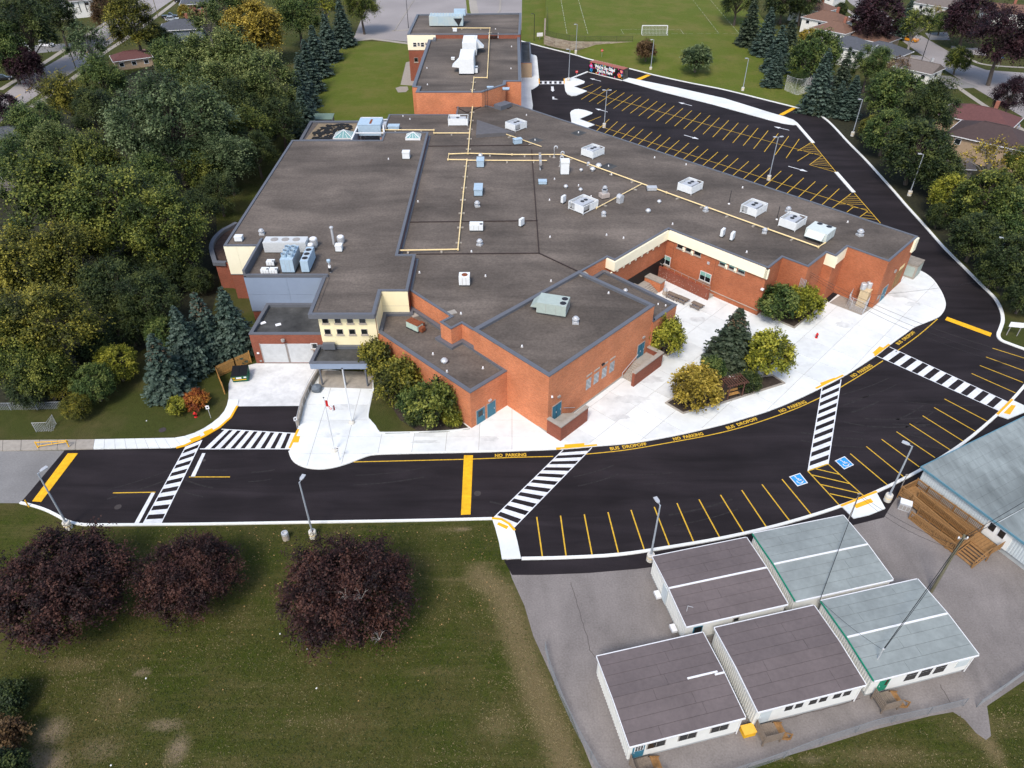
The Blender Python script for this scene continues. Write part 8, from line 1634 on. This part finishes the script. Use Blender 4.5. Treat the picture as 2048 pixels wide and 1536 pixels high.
# grass tufts give the near lawn its grain
rs = NR_(12); n = 150000; A_ = []
tx, ty = rs.uniform(-46, 46, n), rs.uniform(20.5, 55.5, n)
def inside_poly(x, y, poly):
    r = np.zeros(len(x), bool); m_ = len(poly)
    for i in range(m_):
        x0, y0 = poly[i][0], poly[i][1]; x1, y1 = poly[(i + 1) % m_][0], poly[(i + 1) % m_][1]
        if y0 == y1: continue
        c_ = ((y0 > y) != (y1 > y)) & (x < (x1 - x0) * (y - y0) / (y1 - y0) + x0); r ^= c_
    return r
lawn_poly = PL([(-60, 1012), (41, 1012), (90, 1027), (135, 1052), (200, 1058), (640, 1052), (984, 1045), (992, 1085), (1004, 1125), (1018, 1160), (1043, 1215), (1062, 1275), (1102, 1362), (1136, 1432), (1178, 1540), (1200, 1600), (-60, 1600)])
lawn2 = PL([(1440, 1562), (1536, 1526), (1636, 1499), (1748, 1464), (1861, 1437), (1920, 1428), (1990, 1520), (1982, 1425), (2060, 1366), (2100, 1600), (1440, 1600)])
k_ = inside_poly(tx, ty, lawn_poly) | inside_poly(tx, ty, lawn2); tx, ty = tx[k_], ty[k_]; n = len(tx)
band = .5 + .5 * np.sin(ty * 1.9 + .6 * np.sin(tx * .25)) ; blot = np.sin(tx * .31 + 1.3 * np.sin(ty * .23)) * np.sin(ty * .43 + .8 * np.sin(tx * .37)); tn = .43 + .16 * blot + .12 * (band - .5) + rs.normal(0, .18, n) + .62 * DRYMAP[np.clip(((ty - 16) * 2).round().astype(int), 0, DRYMAP.shape[0] - 1), np.clip(((tx + 62) * 2).round().astype(int), 0, DRYMAP.shape[1] - 1)]
gm = leaf_mat('lawn_tufts', (.016, .026, .003), (.052, .062, .009), (.19, .150, .07), .1)
o = link('grass_tufts', leaf_mesh('grass_tufts', np.stack([tx, ty, .02 + .03 * rs.rand(n)], 1), unit(rs.normal(size=(n, 3)) * .5 + np.array([0, -.3, .8])), .05 + .06 * rs.rand(n), tn, gm, rs, .4)); stuff(o)
# ================================================================== houses, cars and poles beyond the school
HM = {'brown': mat('brown_shingle', (.155, .088, .062), .9, .15, 2), 'grey': mat('grey_shingle', (.075, .08, .092), .9, .15, 2), 'red': mat('red_shingle', (.115, .050, .047), .9, .15, 2), 'dkbrown': mat('dark_brown_shingle', (.062, .042, .040), .9, .15, 2), 'taupe': mat('taupe_shingle', (.15, .125, .11), .9, .15, 2),
      'white': mat('white_house_wall', (.72, .70, .64), .8, .05, 1), 'blue': mat('slate_blue_siding', (.17, .20, .235), .8, .08, 1), 'tan': mat('tan_house_brick', (.36, .26, .17), .9, .1, 2), 'dim': mat('grey_house_wall', (.21, .19, .18), .9, .1, 2), 'hb': mat('house_brick', (.30, .12, .08), .9, .15, 3)}
def house(label, px, py, rz, L, W, h, roof, wall, hip=True, pitch=.42, chim=True, windows=3, zt=None):
    c = P(px, py, h if zt is None else zt); t = thing('house', label, 'house', (c.x, c.y, 0), R(rz)); X, Y, o = L / 2, W / 2, .45; rise = Y * pitch * 1.1
    MB().prism([(-X, -Y), (X, -Y), (X, Y), (-X, Y)], 0, h).build('wall', HM[wall], t, rel=False)
    a, b = X + o, Y + o; rx = (X - Y * .9) if hip else a; rx = max(rx, .3); e = h - .1
    V = [(-a, -b, e), (a, -b, e), (a, b, e), (-a, b, e), (-rx, 0, e + rise), (rx, 0, e + rise)]
    rf_ = MB().add(V, [(0, 1, 5, 4), (2, 3, 4, 5), (1, 2, 5), (3, 0, 4), (0, 3, 2, 1)]).build('roof', HM[roof], t, rel=False)
    ev = MB()
    for p, q in ((0, 1), (1, 2), (2, 3), (3, 0)): ev.beam(V[p], V[q], .1, .16)
    ev.build('gutter', M['wframe'], t, rel=False)
    MB().beam((-rx, 0, e + rise), (rx, 0, e + rise), .3, .1).build('ridge', HM[roof], rf_, rel=False)
    if chim: MB().box((X * .3, Y * .35, h + rise + .2), (.8, .6, 1.9)).build('chimney', HM['hb'], rf_, rel=False)
    for s in (-1, 1):
        for k in range(windows):
            x = -X + L * (k + .5) / windows; w_ = MB().box((x, s * (Y + .02), h - 1.15), (1.3, .06, 1.15)).build('window', M['wframe'], t, rel=False); MB().box((x, s * (Y + .05), h - 1.15), (1.1, .04, .95)).build('pane', M['glass'], w_, rel=False)
        w_ = MB().box((s * (X + .02), 0, h - 1.15), (.06, 1.5, 1.1)).build('window', M['wframe'], t, rel=False); MB().box((s * (X + .05), 0, h - 1.15), (.04, 1.3, .9)).build('pane', M['glass'], w_, rel=False)
    return t
house('slate blue bungalow with dark grey hip roof left of the golden tree', 364, 52, 14, 12.5, 9.5, 3.6, 'grey', 'blue', windows=2); house('house with grey roof cut by the top edge near the parked pickup', 398, 2, 14, 12, 9, 4, 'grey', 'hb', chim=False)
house('white and black half timbered house at the top left', 140, -2, 30, 14, 9, 5.5, 'taupe', 'white', hip=False); house('low house with a dull pink roof beside the main street', 262, 112, 30, 10, 7, 2.6, 'red', 'tan', chim=False)
t = [o for o in bpy.data.objects if o.get('label', '').startswith('white and black')][0]
for k in range(7): MB().box((-6 + 2 * k, -4.54, 3.6), (.25, .06, 3.6)).build('timber', M['black'], t, rel=False)
house('house with a dark roof in the trees at the left edge', 10, 275, 30, 12, 10, 4.0, 'grey', 'dim', chim=False); house('house with a grey roof at the left edge below the green trees', -10, 330, 30, 12, 10, 4.0, 'grey', 'dim', chim=False)
house('topmost brown roofed white house of the right hand row', 1628, 14, -48, 13, 9, 4.6, 'brown', 'white'); house('second brown roofed white house of the right hand row', 1656, 36, -48, 13, 9.5, 4.6, 'brown', 'white'); house('third brown roofed white house of the right hand row', 1672, 56, -48, 11, 9, 4.6, 'brown', 'white'); house('long low brown roofed house between white walls and the street', 1738, 72, -48, 15, 10, 3.2, 'brown', 'tan', chim=False)
house('white house with a grey hip roof behind the slim dark spruce', 1702, 88, -48, 11, 9.5, 5.0, 'grey', 'white', chim=False); house('low dark grey roof beside the white house', 1766, 100, -48, 13, 10, 3.0, 'grey', 'tan', chim=False); house('grey roofed garage by the side street drive', 1838, 134, -48, 10, 8, 2.8, 'taupe', 'white', chim=False, hip=False)
house('house with a red brown hip roof behind the tall dark tree', 1960, 232, -42, 15, 10, 3.4, 'red', 'tan'); house('house with a dark brown roof and tan brick at the right', 1985, 270, -42, 15, 11, 4.8, 'dkbrown', 'tan', chim=False); house('grey shed with a white framed window at the hedge', 1906, 326, -10, 6.5, 5, 3.0, 'taupe', 'dim', hip=False, chim=False, windows=1)
house('taupe roofed house across the side street', 1890, 8, -48, 18, 10, 3.6, 'taupe', 'white', chim=False); house('small white gabled garage across the side street', 1892, 28, 40, 6, 5.5, 3.4, 'brown', 'white', hip=False, chim=False, windows=1); house('white gabled house at the top right corner', 2012, 22, -20, 14, 10, 4.2, 'brown', 'white', hip=False); house('brown roofed house beyond the right hand row at the top', 1650, -16, -48, 13, 9, 4.6, 'brown', 'white', chim=False)
def car(label, px, py, rz, m, cat='car', L=4.5, W=1.82, suv=False, pickup=False):
    c = P(px, py); t = thing('parked_car', label, cat, c, R(rz)); hh = .98 if suv else .82; tp = 1.72 if suv else 1.42; X, Y = L / 2, W / 2
    def loft(sec, nm, mt, smooth=False):
        mb = MB(); n = len(sec)
        for i in range(n - 1):
            a, b = sec[i], sec[i + 1]; mb.add([(a[0], -a[2], a[1]), (b[0], -b[2], b[1]), (b[0], b[2], b[1]), (a[0], a[2], a[1])], [(0, 1, 2, 3)])
            for s in (-1, 1): mb.add([(a[0], s * a[2], a[1]), (b[0], s * b[2], b[1]), (b[0], s * b[2] * 1.03, .3), (a[0], s * a[2] * 1.03, .3)], [(0, 1, 2, 3)])
        a = sec[0]; mb.add([(a[0], -a[2], a[1]), (a[0], a[2], a[1]), (a[0], a[2], .3), (a[0], -a[2], .3)], [(0, 1, 2, 3)]); a = sec[-1]; mb.add([(a[0], -a[2], a[1]), (a[0], a[2], a[1]), (a[0], a[2], .3), (a[0], -a[2], .3)], [(3, 2, 1, 0)]); return mb.build(nm, mt, t, rel=False)
    loft([(-X, .72, Y * .86), (-X + .15, hh, Y * .93), (X * .35, hh, Y), (X - .35, hh - .12, Y * .94), (X, .62, Y * .82)], 'body', m)
    c0, c1, r0_, r1_ = ((-X * .1, X * .48, 0, X * .26) if pickup else (-X + .15, X * .42, -X * .62 if not suv else -X * .84, X * .1)); cb = MB()
    V = [(c0, -Y * .92, hh), (c1, -Y * .92, hh), (c1, Y * .92, hh), (c0, Y * .92, hh), (r0_, -Y * .74, tp), (r1_, -Y * .74, tp), (r1_, Y * .74, tp), (r0_, Y * .74, tp)]
    cb.add(V, [(0, 1, 5, 4), (1, 2, 6, 5), (2, 3, 7, 6), (3, 0, 4, 7)]); cb.build('windows', M['glass'], t, rel=False); MB().box(((r0_ + r1_) / 2, 0, tp + .02), (r1_ - r0_ + .08, Y * 1.52, .06)).build('roof', m, t, rel=False)
    for s in (-1, 1):
        for a, b in ((V[0] if s < 0 else V[3], V[4] if s < 0 else V[7]), (V[1] if s < 0 else V[2], V[5] if s < 0 else V[6])): MB().beam(a, b, .09, .07).build('pillar', m, t, rel=False)
    for x in (-X * .62, X * .62):
        for s in (-1, 1): w_ = MB().tube([(x, s * (Y - .16), .33), (x, s * (Y + .03), .33)], .33, 14).build('wheel', M['black'], t, rel=False); MB().tube([(x, s * (Y + .02), .33), (x, s * (Y + .045), .33)], .19, 10).build('rim', M['galv'], w_, rel=False)
    for s in (-1, 1): MB().box((X - .12, s * Y * .62, .68), (.2, .36, .13)).build('headlight', M['paper'], t, rel=False); MB().box((-X + .04, s * Y * .7, .74), (.08, .3, .14)).build('tail_light', M['red'], t, rel=False)
    return t
CP = {n: mat(n + '_car_paint', c, .3, .03, 1, spec=.5) for n, c in (('white', (.7, .7, .72)), ('silver', (.38, .41, .44)), ('black', (.012, .012, .014)), ('orange', (.55, .22, .02)), ('navy', (.02, .03, .06)), ('red', (.4, .02, .02)))}
car('white suv parked on the driveway at the upper left', 95, 93, -12, CP['white'], suv=True); car('white car left of the white suv, mostly under trees', 52, 95, 20, CP['white']); car('dark car at the left edge below the plum tree', 8, 160, 28, CP['black']); car('black pickup beside the slate blue bungalow', 340, 36, 12, CP['black'], 'pickup truck', 5.4, 1.95, True, True); car('silver car next to the black pickup', 345, 41, 12, CP['silver']); car('black car on the drive at the top edge', 362, 4, 12, CP['black']); car('red car at the top edge beyond the grey roof', 388, -3, 12, CP['red'])
car('silver suv parked on the side street', 1779, 70, 130, CP['silver'], suv=True, L=4.8); car('orange truck parked under the light street tree', 1818, 82, 130, CP['orange'], 'pickup truck', 5.4, 2.0, True, True); car('white car in the drive under the plum street tree', 1706, 40, 130, CP['white']); car('dark car in the drive by the long brown roof', 1736, 56, 130, CP['navy']); car('silver car at the right edge behind the brown roof', 2016, 254, 130, CP['silver'])
for b, h, l in (((39, 104), 10, 'wooden utility pole left of the white suv'), ((152, 137), 9, 'thin pole between main street and footway'), ((316, 34), 10, 'pale utility pole near the black pickup'), ((2032, 118), 9, 'utility pole at the right edge by the junction')): upole(b, None, h, l)
pa, pb_ = P(39, 104), P(316, 34)
for k in range(3): wire((pa.x - 40, pa.y - 35, 9.2 - .7 * k), (pb_.x - 14 + k, pb_.y, 9.4 - .7 * k), 1.0, ['top', 'middle', 'bottom'][k] + ' overhead street cable crossing the upper left corner', .04)
t = thing('mailbox', 'grey street mailbox on the verge by the leaning black lamp', 'mailbox', P(1863, 125)); MB().box((0, 0, .7), (.7, .6, 1.0)).build('box', M['galv'], t, rel=False); MB().box((0, 0, .1), (.5, .4, .2)).build('leg', M['dark'], t, rel=False)
# green shed behind the cobbled roof
t = thing('shed', 'low shed with a green metal roof behind the cobbled roof', 'shed', P(647, 236, 2.0)); t.location.z = 0; MB().box((0, 0, 1.1), (4.4, 2.6, 2.2)).build('wall', HM['dim'], t, rel=False); MB().box((0, 0, 2.35), (4.8, 3.0, .14), 0, 0, ('X', R(8))).build('roof', mat('green_metal', (.14, .20, .16), .6, .08, 2), t, rel=False)
